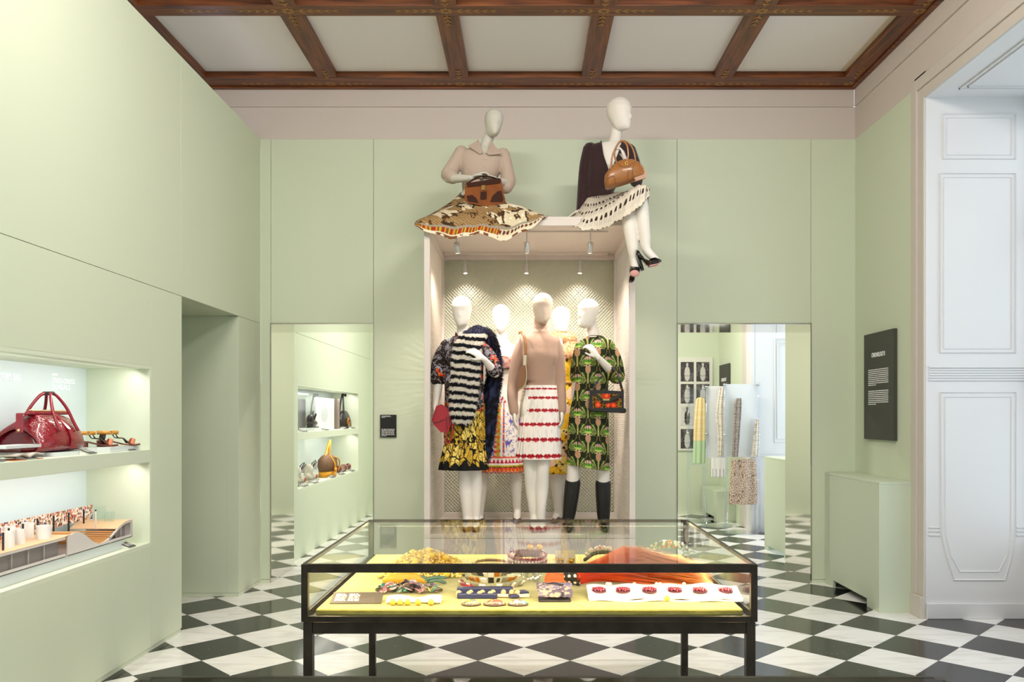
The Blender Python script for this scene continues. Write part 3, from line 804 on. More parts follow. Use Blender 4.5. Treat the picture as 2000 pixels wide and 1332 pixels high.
def hairs(mb, pts, nrm, colr, length, width, droop=.6, jitter=.35):
    """short fibres (one slim triangle each) growing from points; returns colours"""
    n = len(pts); d = nrm+rng.normal(0, jitter, (n, 3))+np.array((0, 0, -droop)); d /= np.linalg.norm(d, axis=1)[:, None]
    s = np.cross(d, rng.normal(0, 1, (n, 3))); s /= np.linalg.norm(s, axis=1)[:, None]+1e-9
    L = length*rng.uniform(.6, 1.2, (n, 1))
    V = np.empty((n, 3, 3)); V[:, 0] = pts-s*width; V[:, 1] = pts+s*width; V[:, 2] = pts+d*L+np.array((0, 0, -1))*L*droop*.3
    mb.add(V.reshape(-1, 3), [(3*i, 3*i+1, 3*i+2) for i in range(n)])
    return np.repeat(colr, 3, axis=0)
def sample_surface(mb, n):
    V = mb.V(); T = []
    for f in mb.f:
        for i in range(1, len(f)-1): T.append((f[0], f[i], f[i+1]))
    T = np.array(T); A, B, C = V[T[:, 0]], V[T[:, 1]], V[T[:, 2]]; N = np.cross(B-A, C-A); ar = np.linalg.norm(N, axis=1)
    i = rng.choice(len(T), n, p=ar/ar.sum()); u, v = rng.random((2, n, 1)); sw = u+v > 1; u = np.where(sw, 1-u, u); v = np.where(sw, 1-v, v)
    return A[i]+(B[i]-A[i])*u+(C[i]-A[i])*v, N[i]/(ar[i][:, None]+1e-12)
def ribbon(pts, wid, dep, n=20, facing=(0, -1, 0), k=8):
    """flattened band along points: wid across, dep along 'facing'"""
    q = spline(np.hstack([np.asarray(pts, float), np.asarray(wid, float)[:, None], np.asarray(dep, float)[:, None]]), (len(pts)-1)*k+1)
    T = np.gradient(q[:, :3], axis=0); T /= np.linalg.norm(T, axis=1)[:, None]; a = np.linspace(0, 2*PI, n, endpoint=False); rings = []
    for i in range(len(q)):
        f = np.array(facing, float); f = unit(f-T[i]*f.dot(T[i])); s = np.cross(T[i], f)
        k = 1.0
        if i == 0 or i == len(q)-1: k = .5
        rings.append(q[i, :3]+np.outer(np.cos(a), s)*q[i, 3]*k-np.outer(np.sin(a), f)*q[i, 4]*k)
    return MB().loft(rings)
def strap(pts, w, t=.004, n=8, facing=(0, -1, 0), k=30):
    return ribbon(spline(pts, k//4), [w]*(k//4), [t]*(k//4), n, facing)

def trim_line(me, pxs, r, Ymax):
    """rib that follows a cut edge: nearest front vertices of the garment along photo points"""
    n = len(me.vertices); co = np.empty(n*3, 'f'); me.vertices.foreach_get('co', co); co = co.reshape(-1, 3); co = co[co[:, 1] < Ymax]
    u = VX+co[:, 0]*F/co[:, 1]; v = VY-(co[:, 2]-H)*F/co[:, 1]; out = []
    q_ = spline(np.array([(a, b, 0) for a, b in pxs], float), 30)
    for a, b, _ in q_:
        i = np.argsort((u-a)**2+(v-b)**2)[:8]; y = co[i, 1].mean()-.003; out.append(P(a, b, y))
    out = np.array(out); out[1:-1] = (out[:-2]+out[1:-1]+out[2:])/3
    return MB().tube(out, r, 8)
# ------------------------------------------------------------------ five standing mannequins in the showcase
def base_of(x, Y): return (P(x, 0, Y)[0], Y, BZ0)
shoe_brown = mat('brown_shoe_leather', '#5a3328', .4)
def pump(mb, ankle, toe):
    """heeled shoe round a foot"""
    ankle, toe = np.array(ankle), np.array(toe); d = toe-ankle; d[2] = 0; d = unit(d)
    heel = ankle-d*.035; z0 = BZ0+.002
    limb(mb, [(*heel[:2], ankle[2]-.02), (*(ankle[:2]+d[:2]*.03), (ankle[2]+toe[2])/2-.02), tuple(toe-np.array((0, 0, .004))), tuple(toe+d*.02-np.array((0, 0, .006)))], [.030, .036, .030, .012], 12, .8)
    mb.tube([(*heel[:2], ankle[2]-.03), (*heel[:2], z0)], [.018, .011], 8, round_ends=False)
    return mb

# --- 1: banana skirt, printed shirt
Y = 6.36; ZT = P(0, 578, Y)[2]
q = lambda x, y, d=0.0: P(x, y, Y+d)
man1 = thing('mannequin', 'white mannequin in a dark printed shirt and yellow banana-print skirt, leftmost in the showcase', 'mannequin', base_of(905, Y), 'showcase mannequins')
m = MB(); head(m, q(903, 640), q(901, 578), -.12, .55)
limb(m, [q(903, 615, .03), q(903, 645, .03), q(905, 668, .02)], [.044, .045, .056])
trunk(m, Y, ZT, [(.27, 905), (.5, 907), (.9, 908)])
for (h_, k_, a_) in (((893, 808), (906, 912), (912, 1012)), ((922, 808), (928, 912), (930, 1012))):
    leg(m, q(*h_), q(*k_, -.02), q(*a_, .02), None); 
for ax in (912, 930): limb(m, [q(ax, 1012, .02), (P(ax, 0, Y)[0], Y-.06, BZ0+.035), (P(ax, 0, Y)[0], Y-.13, BZ0+.022)], [.033, .032, .02])
arm(m, q(866, 680), q(857, 745, -.0), q(850, 796, -.06)); hand(m, q(850, 796, -.06), (.06, -.25, -1), (1, .1, 0), -1, .55)
arm(m, q(944, 680), q(968, 730, -.04), q(944, 700, -.19)); hand(m, q(944, 700, -.19), (-.85, -.25, .62), (-.3, .8, -.6), 1, .5)
obj('body', remesh(m, 'body', .0065, 3), resin, man1)
for ax in (912, 930): obj('shoe', pump(MB(), q(ax, 1012, .02), (P(ax, 0, Y)[0], Y-.13, BZ0+.02)), shoe_brown, man1, smooth=True)
def shirt_col(co):
    u, v = co[:, 0], co[:, 2]; n = len(u); c = base(n, '#1c1513')
    a = fbm(u*26, v*26, 1); b = fbm(u*60+9, v*60, 2)
    c = blend(c, (np.abs(a-.5) < .045) & (b > .35), '#8d8790')
    c = blend(c, (a > .62) & (v > 1.95), '#77727c'); c = blend(c, (a > .66) & (b > .5), '#a39fae')
    f1, f2, cid = voro(u*15+2*(a-.5), v*13+2*(b-.5), 3)
    c = blend(c, (cid > .60) & (f1 < .38), '#d9481a'); c = blend(c, (cid > .60) & (f1 < .14) & (b > .5), '#f08a3c')
    c = blend(c, (cid < .2) & (f1 < .25), '#5b3a2c')
    c = blend(c, np.abs(b-.5) < .02, '#6a5c58')
    return c
g = MB(); pr = lambda x, y, rx, ry, d=0.0: (*P(x, y, Y+d), rx, ry)
stack(g, [pr(904, 650, .062, .062, .01), pr(905, 662, .10, .075), pr(906, 672, .142, .09), pr(906, 690, .158, .115), pr(906, 730, .155, .13), pr(907, 770, .155, .128), pr(907, 803, .160, .132)])
trunk(g, Y, ZT, [(.27, 905), (.5, 907), (.9, 908)], .016, 1, 8)
limb(g, [q(874, 674), q(862, 700), q(855, 738)], [.055, .066, .072]); limb(g, [q(936, 674), q(955, 698, -.01), q(966, 724, -.03)], [.055, .060, .060])
limb(g, [q(966, 724, -.03), q(960, 722, -.08)], [.056, .050])
sh = remesh(g, 'shirt', .005, 3, shirt_col)
vpoly = [(889, 640), (921, 640), (916, 668), (908, 684), (898, 668)]
sh = cut(sh, lambda c, nn: c[1] < Y and inside(*px_of(c), vpoly) or c[2] > q(0, 657)[2])
obj('shirt', sh, print_m, man1)
for pts in ([(890, 648, .0), (899, 662, -.09), (897, 684, -.125), (886, 668, -.10)], [(921, 648, .0), (914, 662, -.09), (916, 686, -.125), (928, 668, -.10)]):
    V = [q(*p) for p in pts]; mb = MB().add(V, [(0, 1, 2, 3)])
    obj('collar', mb, mat('collar_cloth', '#1e1614', .7, var=('#6b3a22', 30)), man1, solid=.006)
def banana(an, vf, co):
    s = (an-1.5*PI)*.16; z = co[:, 2]; n = len(z); c = base(n, '#12110e')
    zz = (z-z.min()); u = s/.030+.35*np.sin(zz*22)+.5*fbm(s*20, zz*12, 4); v = zz/.085
    f1, f2, cid = voro(u, v, 11)
    yel = (f2-f1 > .13)
    c = blend(c, yel, '#d8ae3a'); c = blend(c, yel & (cid > .5), '#c39a35'); c = blend(c, yel & (cid > .8), '#efcf6a')
    c = blend(c, yel & (np.abs(f1-.33) < .035), '#3a2c12')
    edge = .052+.018*np.sin(s*95)+.012*np.sin(s*41+1)
    c = blend(c, zz < edge, '#12110e')
    c = blend(c, (np.abs(zz-.225) < .012) & (vn(s*150, zz*20, 3) > .45), '#2c2413')
    return c
mb, an, vf = fluted([pr(907, 788, .160, .126), pr(907, 825, .162, .128), pr(907, 850, .162, .128), pr(907, 864, .158, .124), pr(906, 880, .166, .135), pr(905, 900, .182, .15), pr(905, 917, .192, .158)], 200, 13, (.002, .013), wob=1.2, k=14)
obj('skirt', mb, print_m, man1, smooth=True, colfn=lambda co: banana(an, vf, co))

# --- striped fur stole over that shoulder
st = thing('fur_stole', 'black and white striped fur stole with a navy half, draped over the leftmost mannequin', 'stole', tuple(q(905, 830, -.14)))
fp = [q(942, 645, .0), q(930, 655, -.09), q(917, 672, -.155), (q(911, 695, -.175)), q(909, 735, -.185), q(905, 780, -.185), q(903, 815, -.18), q(903, 829, -.175)]
fb = ribbon(fp, [.05, .075, .10, .108, .108, .104, .085, .045], [.03, .032, .033, .033, .033, .033, .032, .022], 64, k=24)
def stripes(co):
    x, z = co[:, 0], co[:, 2]; px = VX+x*F/co[:, 1]; py = VY-(z-H)*F/co[:, 1]
    t = (py-.10*(px-900)+3.0*(vn(x*60, z*9, 2)-.5)*1.6)/15.6+.012*(py-740)*(py < 700)*0
    w = (t % 1.0) < .50
    c = base(len(x), '#e6ded2'); c = blend(c, w, '#16161d'); return blend(c, (py < 652), '#2a2c44')
hb = MB(); pts, nn = sample_surface(fb, 17000); hb.add(fb.V(), fb.f)
cc = np.vstack([stripes(fb.V()), hairs(hb, pts, nn, stripes(pts), .018, .0016, .35)])
obj('striped_fur', hb, fur_m, st, colfn=lambda co: cc, stuff=True)
np_ = [q(938, 647, .02), q(954, 662, .03), q(966, 690, .09), q(966, 730, .12), q(958, 780, .09), q(953, 830, .05), q(948, 880, .05), q(946, 905, .05)]
nb = ribbon(np_, [.05, .06, .05, .06, .068, .062, .05, .02], [.04, .04, .04, .04, .04, .04, .035, .02])
pts2, nn2 = sample_surface(nb, 9000); hb2 = MB().add(nb.V(), nb.f)
def navy(co):
    n = len(co); e = vn(co[:, 0]*80, co[:, 2]*30, 4); return blend(base(n, '#15151f'), e > .6, '#343a5c')
cc2 = np.vstack([navy(nb.V()), hairs(hb2, pts2, nn2, navy(pts2), .026, .0016, .5)])
obj('navy_fur', hb2, fur_m, st, colfn=lambda co: cc2, stuff=True)

# --- red pleated clutch in that mannequin's hand
redl = mat('red_leather', '#a31522', .33, coat=.2)
redd = mat('dark_red_leather', '#7d0f1a', .4)
yb = Y-.14
rb = thing('clutch_bag', 'small red leather clutch with fan pleats held by the leftmost mannequin', 'bag', tuple(P(868, 840, yb)))
def ppoly(pts, y0, t, mb=None):
    """solid slab with a photo outline at depth y0, t thick"""
    mb = mb or MB(); a = [P(x, y, y0) for x, y in pts]; n = len(a)
    return mb.add(a+[p+np.array((0, t, 0)) for p in a], [tuple(range(n)), tuple(range(2*n-1, n-1, -1))]+[(i, (i+1) % n, (i+1) % n+n, i+n) for i in range(n)])
obj('body', ppoly([(853, 794), (862, 791), (871, 797), (885, 811), (884, 826), (873, 842), (862, 843), (848, 828), (845, 820)], yb, .05), redl, rb, bevel=.006)
obj('flap', ppoly([(853, 795), (862, 792), (885, 810), (866, 818), (851, 824), (845, 822), (852, 812)], yb-.014, .012), redl, rb, bevel=.004)
for k in range(4):
    obj('pleat', ppoly([(868+k*3, 817-k*2), (872+k*3, 815-k*2), (877+k*2, 838-k*5), (871+k*2, 844-k*5)], yb-.012-.004*k, .010), redd if k % 2 else redl, rb, bevel=.003)
obj('stud', MB().ball(P(857, 822, yb-.015), .005, 8, 6), mat('gold_metal', '#c9a35a', .25, 1.0), rb, smooth=True)
obj('wrist_strap', strap([P(884, 815, yb-.02), P(884, 835, yb-.03), P(880, 862, yb-.03), P(871, 866, yb-.03), P(872, 850, yb-.025), P(880, 825, yb-.02)], .006, .003), redl, rb, smooth=True)

# --- 2: bralette and printed skirt (behind)
Y = 6.85; ZT = P(0, 594, Y)[2]; q = lambda x, y, d=0.0: P(x, y, Y+d); pr = lambda x, y, rx, ry, d=0.0: (*P(x, y, Y+d), rx, ry)
man2 = thing('mannequin', 'white mannequin in a checked bralette and purple and orange print skirt, second from left', 'mannequin', base_of(980, Y), 'showcase mannequins')
m = MB(); head(m, q(979, 649), q(978, 594), -.1, .4)
limb(m, [q(980, 630, .03), q(980, 655, .03), q(981, 672, .02)], [.043, .044, .058])
trunk(m, Y, ZT, [(.27, 980), (.5, 981), (.9, 980)])
arm(m, q(951, 680), q(946, 735, .06), q(949, 785, .08)); hand(m, q(949, 785, .08), (0, -.2, -1), (1, 0, 0), -1, .3)
arm(m, q(1010, 680), q(1016, 735, .06), q(1013, 785, .08)); hand(m, q(1013, 785, .08), (0, -.2, -1), (-1, 0, 0), 1, .3)
leg(m, q(967, 805), q(944, 905, -.02), q(938, 997, .02)); leg(m, q(993, 805), q(1006, 905, -.02), q(1010, 997, .02))
for ax in (938, 1010): limb(m, [q(ax, 997, .02), (P(ax, 0, Y)[0], Y-.06, BZ0+.035), (P(ax, 0, Y)[0], Y-.13, BZ0+.022)], [.033, .032, .02])
obj('body', remesh(m, 'body', .0065, 3), resin, man2)
for ax in (938, 1010): obj('shoe', pump(MB(), q(ax, 997, .02), (P(ax, 0, Y)[0], Y-.13, BZ0+.02)), shoe_brown, man2, smooth=True)
def check(co):
    u, v = co[:, 0]/.040+.3*np.sin(co[:, 2]*60), co[:, 2]/.030; c = base(len(u), '#b08a80')
    a = (np.floor(u)+np.floor(v)) % 2 > .5
    c = blend(c, a, '#8d6258'); c = blend(c, (u % 1 < .1) | (v % 1 < .12), '#4a2c26'); return c
obj('bralette', stack(MB(), [pr(981, 697, .134, .118), pr(981, 706, .139, .128), pr(981, 722, .134, .120)]), print_m, man2, smooth=True, colfn=check)
for sx in (-1, 1): obj('bralette_strap', strap([q(981+sx*22, 699, -.09), q(981+sx*24, 685, -.075), q(981+sx*25, 674, -.02)], .004, .003), mat('dark_strap', '#3a2a28', .6), man2, smooth=True)
def skirt2(an, vf, co):
    s = (an-1.5*PI)*.19; z = co[:, 2]; n = len(z); c = base(n, '#f0ebe6'); zz = z-z.min(); nz_ = fbm(s*45, zz*45, 5)
    c = blend(c, (np.abs(nz_-.5) < .035), '#7a72b8'); c = blend(c, (fbm(s*18, zz*16, 8) > .66), '#6a5fae')
    k = lambda s0, w: np.abs(s-s0) < w
    c = blend(c, k(-.045, .012), '#f0b8a0'); c = blend(c, k(-.045, .010) & (np.sin(zz*150) > .3), '#d94a2a')
    c = blend(c, k(-.018, .013), '#c9b53a'); c = blend(c, k(-.018, .013) & (np.sin(zz*110) > .5), '#e0782a')
    c = blend(c, k(.012, .010), '#f4efe6'); c = blend(c, k(.030, .011) & (np.sin(zz*190) > -.2), '#e2562f'); c = blend(c, k(.030, .011) & (np.sin(zz*190) < -.5), '#6a5fae')
    c = blend(c, zz > .60, '#d8c8c8'); c = blend(c, (zz > .59) & (vn(s*70, zz*60, 2) > .6), '#c03a4a'); c = blend(c, (zz > .59) & (vn(s*70+5, zz*60, 6) > .68), '#4a4a8a')
    tri = np.abs(((s/.036) % 1)-.5)*2
    c = blend(c, (zz < .125), '#f3ede6'); c = blend(c, (zz > .085) & (zz < .085+.036*(1-tri)), '#c41f4a'); c = blend(c, (zz > .125) & (zz < .14), '#e8684a')
    t2 = np.abs(((s/.016) % 1)-.5)*2
    c = blend(c, (zz > .048) & (zz < .066), '#d8c43a'); c = blend(c, (zz > .048) & (zz < .048+.016*t2), '#2a2a22')
    c = blend(c, zz < .046, '#d8452f'); c = blend(c, (zz < .04*tri), '#e8a03a'); c = blend(c, (zz < .04*tri-.018), '#7a6aa8')
    return c
mb, an, vf = fluted([pr(981, 772, .112, .095), pr(980, 790, .135, .11), pr(979, 820, .155, .13), pr(978, 870, .175, .15), pr(977, 922, .192, .165)], 200, 9, (.001, .008), wob=.6, k=32)
obj('skirt', mb, print_m, man2, smooth=True, colfn=lambda co, an=an, vf=vf: skirt2(an, vf, co))

# --- 3: taupe roll-neck and white pleated skirt with rows of lips
Y = 6.33; ZT = P(0, 572, Y)[2]; q = lambda x, y, d=0.0: P(x, y, Y+d); pr = lambda x, y, rx, ry, d=0.0: (*P(x, y, Y+d), rx, ry)
man3 = thing('mannequin', 'mannequin with a beige head in a taupe roll-neck and white pleated skirt with red lips', 'mannequin', base_of(1055, Y), 'showcase mannequins')
m = MB()
limb(m, [q(1057, 610, .03), q(1055, 640, .03), q(1054, 662, .02)], [.040, .042, .056])
trunk(m, Y, ZT, [(.27, 1054), (.5, 1055), (.9, 1055)])
arm(m, q(1020, 668), q(1002, 745), q(1004, 802, -.05)); hand(m, q(1004, 802, -.05), (.02, -.15, -1), (1, .2, 0), -1, .35)
arm(m, q(1088, 668), q(1095, 745), q(1098, 800, -.04)); hand(m, q(1098, 800, -.04), (0, -.15, -1), (-1, .2, 0), 1, .35)
leg(m, q(1040, 805), q(1036, 912, -.02), q(1043, 1012, .02)); leg(m, q(1068, 805), q(1060, 912, -.05), q(1056, 1012, -.03))
for ax in (1043, 1058): limb(m, [q(ax, 1012, .0), (P(ax, 0, Y)[0], Y-.06, BZ0+.035), (P(ax, 0, Y)[0], Y-.13, BZ0+.022)], [.033, .032, .02])
bd = remesh(m, 'body', .0065, 3); obj('body', bd, resin, man3)
m = MB(); head(m, q(1058, 634, -.01), q(1061, 572), .12, .25); obj('head', remesh(m, 'head', .006, 2), resin_b, man3)
for ax in (1043, 1058): obj('shoe', pump(MB(), q(ax, 1012, .0), (P(ax, 0, Y)[0], Y-.13, BZ0+.02)), mat('red_fluffy_shoe', '#7a1420', .8, bump=(120, .8)), man3, smooth=True)
taupe = mat('taupe_jersey', '#ab8a77', .85, sheen=.3, bump=(14, .25))
g = MB()
stack(g, [pr(1055, 631, .047, .047, .015), pr(1055, 640, .049, .049, .015), pr(1054, 648, .051, .051, .015), pr(1054, 654, .075, .065, .01), pr(1054, 662, .125, .085), pr(1054, 674, .145, .105), pr(1055, 700, .138, .128), pr(1056, 725, .125, .115), pr(1057, 745, .118, .102), pr(1057, 758, .122, .105)])
trunk(g, Y, ZT, [(.27, 1054), (.5, 1055), (.9, 1055)], .019, 0, 8)
limb(g, [q(1055, 626, .025), q(1055, 645, .025), q(1054, 664, .02)], [.054, .062, .095])
limb(g, [q(1024, 668), q(1011, 700, .0), q(1003, 745), q(1001, 775, -.03), q(1004, 805, -.05)], [.056, .052, .046, .043, .036])
limb(g, [q(1084, 668), q(1091, 700, .0), q(1094, 745), q(1096, 775, -.02), q(1098, 803, -.04)], [.056, .050, .044, .040, .034])
for yy in (639, 646): g.tube([(*(q(1054.5, yy, .015)[:2]+np.array((math.cos(a)*.047, math.sin(a)*.047))), q(0, yy)[2]) for a in np.linspace(0, 2*PI, 24)], .006, 6, round_ends=False)
obj('roll_neck_sweater', remesh(g, 'roll_neck_sweater', .0065, 2), taupe, man3)
def lips(an, vf, co):
    s = (an-1.5*PI)*.165; z = co[:, 2]; n = len(z); c = base(n, '#efe6df')
    c = blend(c, (vn(s*60, z*26, 2) > .72), '#e6dad6')
    for k in range(6):
        v0 = [.085, .27, .445, .62, .795, .965][k]; u = s/.062+.5*(k % 2); p = np.abs(((u) % 1)-.5)*2
        hh = .0135*np.sqrt(np.clip(1-p**2.2, 0, 1)); d = (v0-vf)*.585+.003*np.cos(u*4*PI)*(1-p)
        m_ = np.abs(d) < hh; c = blend(c, m_, '#b3202c'); c = blend(c, m_ & (np.abs(d) < .0022), '#7a0f1c'); c = blend(c, m_ & (d < -hh*.35) & (p < .5), '#cc4a55')
    return c
mb, an, vf = fluted([pr(1057, 753, .130, .108), pr(1057, 775, .138, .118), pr(1056, 810, .152, .13), pr(1054, 850, .165, .142), pr(1052, 896, .178, .152)], 320, 30, (.0015, .006), knife=True, k=40)
obj('pleated_skirt', mb, print_m, man3, smooth=False, colfn=lambda co, an=an, vf=vf: lips(an, vf, co))
tan = mat('tan_leather', '#9a6638', .4)
bagb = mat('brown_leather', '#83583a', .42)
sb = thing('shoulder_bag', 'narrow tan shoulder bag under the arm of the mannequin in the taupe roll-neck', 'bag', tuple(q(1020, 758, -.12)))
obj('strap', strap([q(1013, 651, .02), q(1020, 650, -.08), q(1026, 668, -.135), q(1027, 694, -.15)], .011, .004), tan, sb, smooth=True)
obj('buckle_bar', ppoly([(1023, 694), (1028, 694), (1027, 713), (1022, 713)], Y-.155, .008), mat('pale_gold', '#d8c39a', .3, .9), sb, bevel=.002)
obj('body', ppoly([(1022, 712), (1027, 713), (1028, 728), (1026, 748), (1020, 757), (1013, 761), (1012, 745), (1015, 725)], Y-.15, .06), bagb, sb, bevel=.008)
obj('piping', MB().tube(spline([P(x, y, Y-.152) for x, y in ((1027, 713), (1028.5, 730), (1026.5, 748), (1020, 758), (1013, 762))], 20), .004, 6), mat('pale_gold', '#d8c39a', .3, .9), sb, smooth=True)

# --- 4: yellow flowered dress with a shaggy collar (behind)
Y = 6.85; ZT = P(0, 598, Y)[2]; q = lambda x, y, d=0.0: P(x, y, Y+d); pr = lambda x, y, rx, ry, d=0.0: (*P(x, y, Y+d), rx, ry)
man4 = thing('mannequin', 'white mannequin in a yellow flowered dress with a peach fur collar, second from right', 'mannequin', base_of(1095, Y), 'showcase mannequins')
m = MB(); head(m, q(1096, 652, -.02), q(1096, 598), .35, .6)
limb(m, [q(1096, 632, .03), q(1096, 658, .03), q(1096, 675, .02)], [.043, .044, .058])
trunk(m, Y, ZT, [(.27, 1096), (.5, 1096), (.9, 1094)])
arm(m, q(1066, 684), q(1060, 740, .05), q(1062, 792, .05)); hand(m, q(1062, 792, .05), (0, -.2, -1), (1, 0, 0), -1, .3)
arm(m, q(1126, 684), q(1130, 740, .05), q(1122, 792, .0)); hand(m, q(1122, 792, .0), (0, -.2, -1), (-1, 0, 0), 1, .3)
leg(m, q(1081, 808), q(1084, 908, -.02), q(1090, 997, .0)); leg(m, q(1107, 808), q(1104, 908, .04), q(1100, 997, .08))
for ax, dd in ((1090, 0), (1100, .08)): limb(m, [q(ax, 997, dd), (P(ax, 0, Y)[0]-.02, Y-.06+dd, BZ0+.035), (P(ax, 0, Y)[0]-.03, Y-.13+dd, BZ0+.022)], [.033, .032, .02])
obj('body', remesh(m, 'body', .0065, 3), resin, man4)
for ax, dd in ((1090, 0), (1100, .08)): obj('shoe', pump(MB(), q(ax-1, 997, dd), (P(ax, 0, Y)[0]-.03, Y-.13+dd, BZ0+.02)), mat('snake_shoe', '#7a5148', .4, var=('#4a2c28', 70)), man4, smooth=True)
def yellow(co):
    u, v = co[:, 0], co[:, 2]; n = len(u); f1, f2, cid = voro(u*13, v*13, 21); c = base(n, '#e3b42c')
    c = blend(c, cid > .55, '#eed27a'); c = blend(c, cid > .80, '#e6c3a0'); c = blend(c, (f2-f1 < .07), '#d39a1e')
    g1, g2, gid = voro(u*22+3, v*20, 25); c = blend(c, (gid > .62) & (g1 < .30) & (vn(u*170, v*170, 3) > .42), '#2a1d12')
    return c
g = MB(); stack(g, [pr(1096, 664, .06, .06, .01), pr(1096, 671, .12, .078), pr(1096, 684, .142, .1), pr(1096, 712, .138, .125), pr(1095, 735, .124, .108), pr(1095, 748, .118, .1), pr(1095, 765, .135, .112), pr(1094, 800, .155, .128), pr(1093, 860, .163, .138), pr(1092, 924, .172, .145)])
trunk(g, Y, ZT, [(.27, 1096), (.5, 1096), (.9, 1094)], .012, 1, 8)
dr = remesh(g, 'dress', .006, 3, yellow); obj('dress', dr, print_m, man4)
obj('belt', stack(MB(), [pr(1095, 745, .124, .107), pr(1095, 751, .124, .107)], k=2), mat('mustard_belt', '#b98a3a', .5), man4, smooth=True)
cb = MB(); 
cb.tube([P(1096, 0, Y)+0*np.zeros(3) if False else np.array((P(1096, 0, Y)[0]+math.cos(a)*.085, Y+.0+math.sin(a)*.08, q(0, 664)[2]-.012*math.sin(a))) for a in np.linspace(0, 2*PI, 22)], .045, 10, round_ends=False)
cb2 = ribbon([q(1112, 668, -.07), q(1112, 685, -.12), q(1111, 697, -.135)], [.055, .062, .04], [.03, .03, .02])
cb.add(cb2.V(), cb2.f)
pp, n3 = sample_surface(cb, 5000); hm = MB().add(cb.V(), cb.f)
def peach(co): return blend(base(len(co), '#d9a77c'), vn(co[:, 0]*90, co[:, 2]*90, 3) > .6, '#ecc9a2')
c4 = np.vstack([peach(cb.V()), hairs(hm, pp, n3, peach(pp), .022, .0018, .3, .5)])
obj('fur_collar', hm, fur_m, man4, colfn=lambda co: c4, stuff=True)

# --- 5: palm-print dress and tall boots
Y = 6.36; ZT = P(0, 583, Y)[2]; q = lambda x, y, d=0.0: P(x, y, Y+d); pr = lambda x, y, rx, ry, d=0.0: (*P(x, y, Y+d), rx, ry)
man5 = thing('mannequin', 'white mannequin in a green palm-print dress and black knee boots, rightmost in the showcase', 'mannequin', base_of(1150, Y), 'showcase mannequins')
m = MB(); head(m, q(1146, 642, -.01), q(1150, 583), -.85, 1.0)
limb(m, [q(1152, 612, .04), q(1156, 640, .05), q(1161, 668, .03)], [.045, .046, .060])
trunk(m, Y, ZT, [(.27, 1160), (.5, 1158), (.7, 1155), (.9, 1151)])
arm(m, q(1194, 682), q(1205, 738, -.02), q(1167, 697, -.19)); hand(m, q(1167, 697, -.19), (-.62, -.1, .85), (-.6, .75, -.35), 1, .75)
arm(m, q(1132, 684, .04), q(1126, 745, .08), q(1122, 800, .06)); hand(m, q(1122, 800, .06), (0, -.2, -1), (1, 0, 0), -1, .3)
leg(m, q(1134, 808), q(1120, 925, -.02), q(1110, 1018, .02)); leg(m, q(1166, 808), q(1178, 925, -.02), q(1178, 1018, .02))
obj('body', remesh(m, 'body', .0065, 3), resin, man5)
boot = mat('black_boot_leather', '#1b1918', .38)
for kx, ky, ax in ((1119, 938, 1109), (1178, 940, 1179)):
    g = MB(); limb(g, [q(kx, ky+3, -.0), q((kx*2+ax)/3, ky+32, .0), q((kx+ax*2)/3, ky+60, .01), q(ax, 1018, .015), (P(ax, 0, Y)[0], Y+.015, BZ0+.05)], [.061, .058, .052, .044, .044], 20)
    limb(g, [(P(ax, 0, Y)[0], Y+.02, BZ0+.05), (P(ax, 0, Y)[0], Y-.06, BZ0+.04), (P(ax, 0, Y)[0], Y-.17, BZ0+.022)], [.042, .042, .02], 16)
    g.box(P(ax, 0, Y)[0]-.025, P(ax, 0, Y)[0]+.025, Y+.0, Y+.055, BZ0+.001, BZ0+.05)
    bt = remesh(g, 'boot', .006, 2); zt = q(0, ky)[2]; bt = cut(bt, lambda c, nn: c[2] > zt+.004)
    obj('boot', bt, boot, man5, solid=.004)
def palm(co):
    """mirrored repeat: palm fans with light ribs, pink lotus heads, tan artichokes on dark green"""
    u, v = co[:, 0], co[:, 2]; n = len(u); c = base(n, '#1b2413'); pw, ph = .16, .27
    row = np.floor(v/ph*2); v2 = (v/ph*2) % 1; uu = (u/pw+.5*(row % 2)) % 1; a = np.abs(uu-.5)*2             # 0 at motif axis, 1 between
    x = a*pw/2; y = v2*ph/2
    ang = np.arctan2(y-.02, x-.012); r = np.hypot(x-.012, y-.02)
    fan = (r < .075) & (ang > -.9) & (ang < 1.35); c = blend(c, fan, '#2f4a1d'); c = blend(c, fan & (np.sin(ang*17+r*30) > .1), '#6f8a3a'); c = blend(c, fan & (np.sin(ang*17+r*30) > .8), '#b5bd7a')
    stem = (x < .006) & (y < .10); c = blend(c, stem, '#a6a05a')
    bud = ((x-.0)/.021)**2+((y-.112)/.034)**2 < 1; c = blend(c, bud, '#c39a76'); c = blend(c, bud & (np.sin(y*420+x*300) > .45), '#8d6440')
    xb = pw/2-x; lot = (xb/.032)**2+((y-.045)/.032)**2 < 1; c = blend(c, lot, '#5f9a2e'); c = blend(c, lot & (y > .052), '#dba8a0'); c = blend(c, lot & (np.sin(xb*520) > .55), '#2a3d18')
    c = blend(c, lot & (y < .03), '#a9c65a')
    dt = (((xb-.012)/.008)**2+((y-.005)/.008)**2 < 1); c = blend(c, dt, '#d79a98')
    c = blend(c, (np.abs(xb-.030-.02*np.sin(y*40)) < .003), '#75602f')
    return c
g = MB(); stack(g, [pr(1162, 656, .055, .058, .02), pr(1162, 663, .10, .075, .01), pr(1161, 672, .148, .095), pr(1159, 690, .155, .115), pr(1157, 720, .140, .130), pr(1155, 760, .132, .118), pr(1151, 800, .152, .130), pr(1149, 850, .164, .142), pr(1149, 913, .170, .148)])
limb(g, [q(1186, 676), q(1199, 705, .0), q(1205, 736, -.02)], [.060, .066, .064]); limb(g, [q(1205, 736, -.02), q(1196, 728, -.08)], [.062, .058])
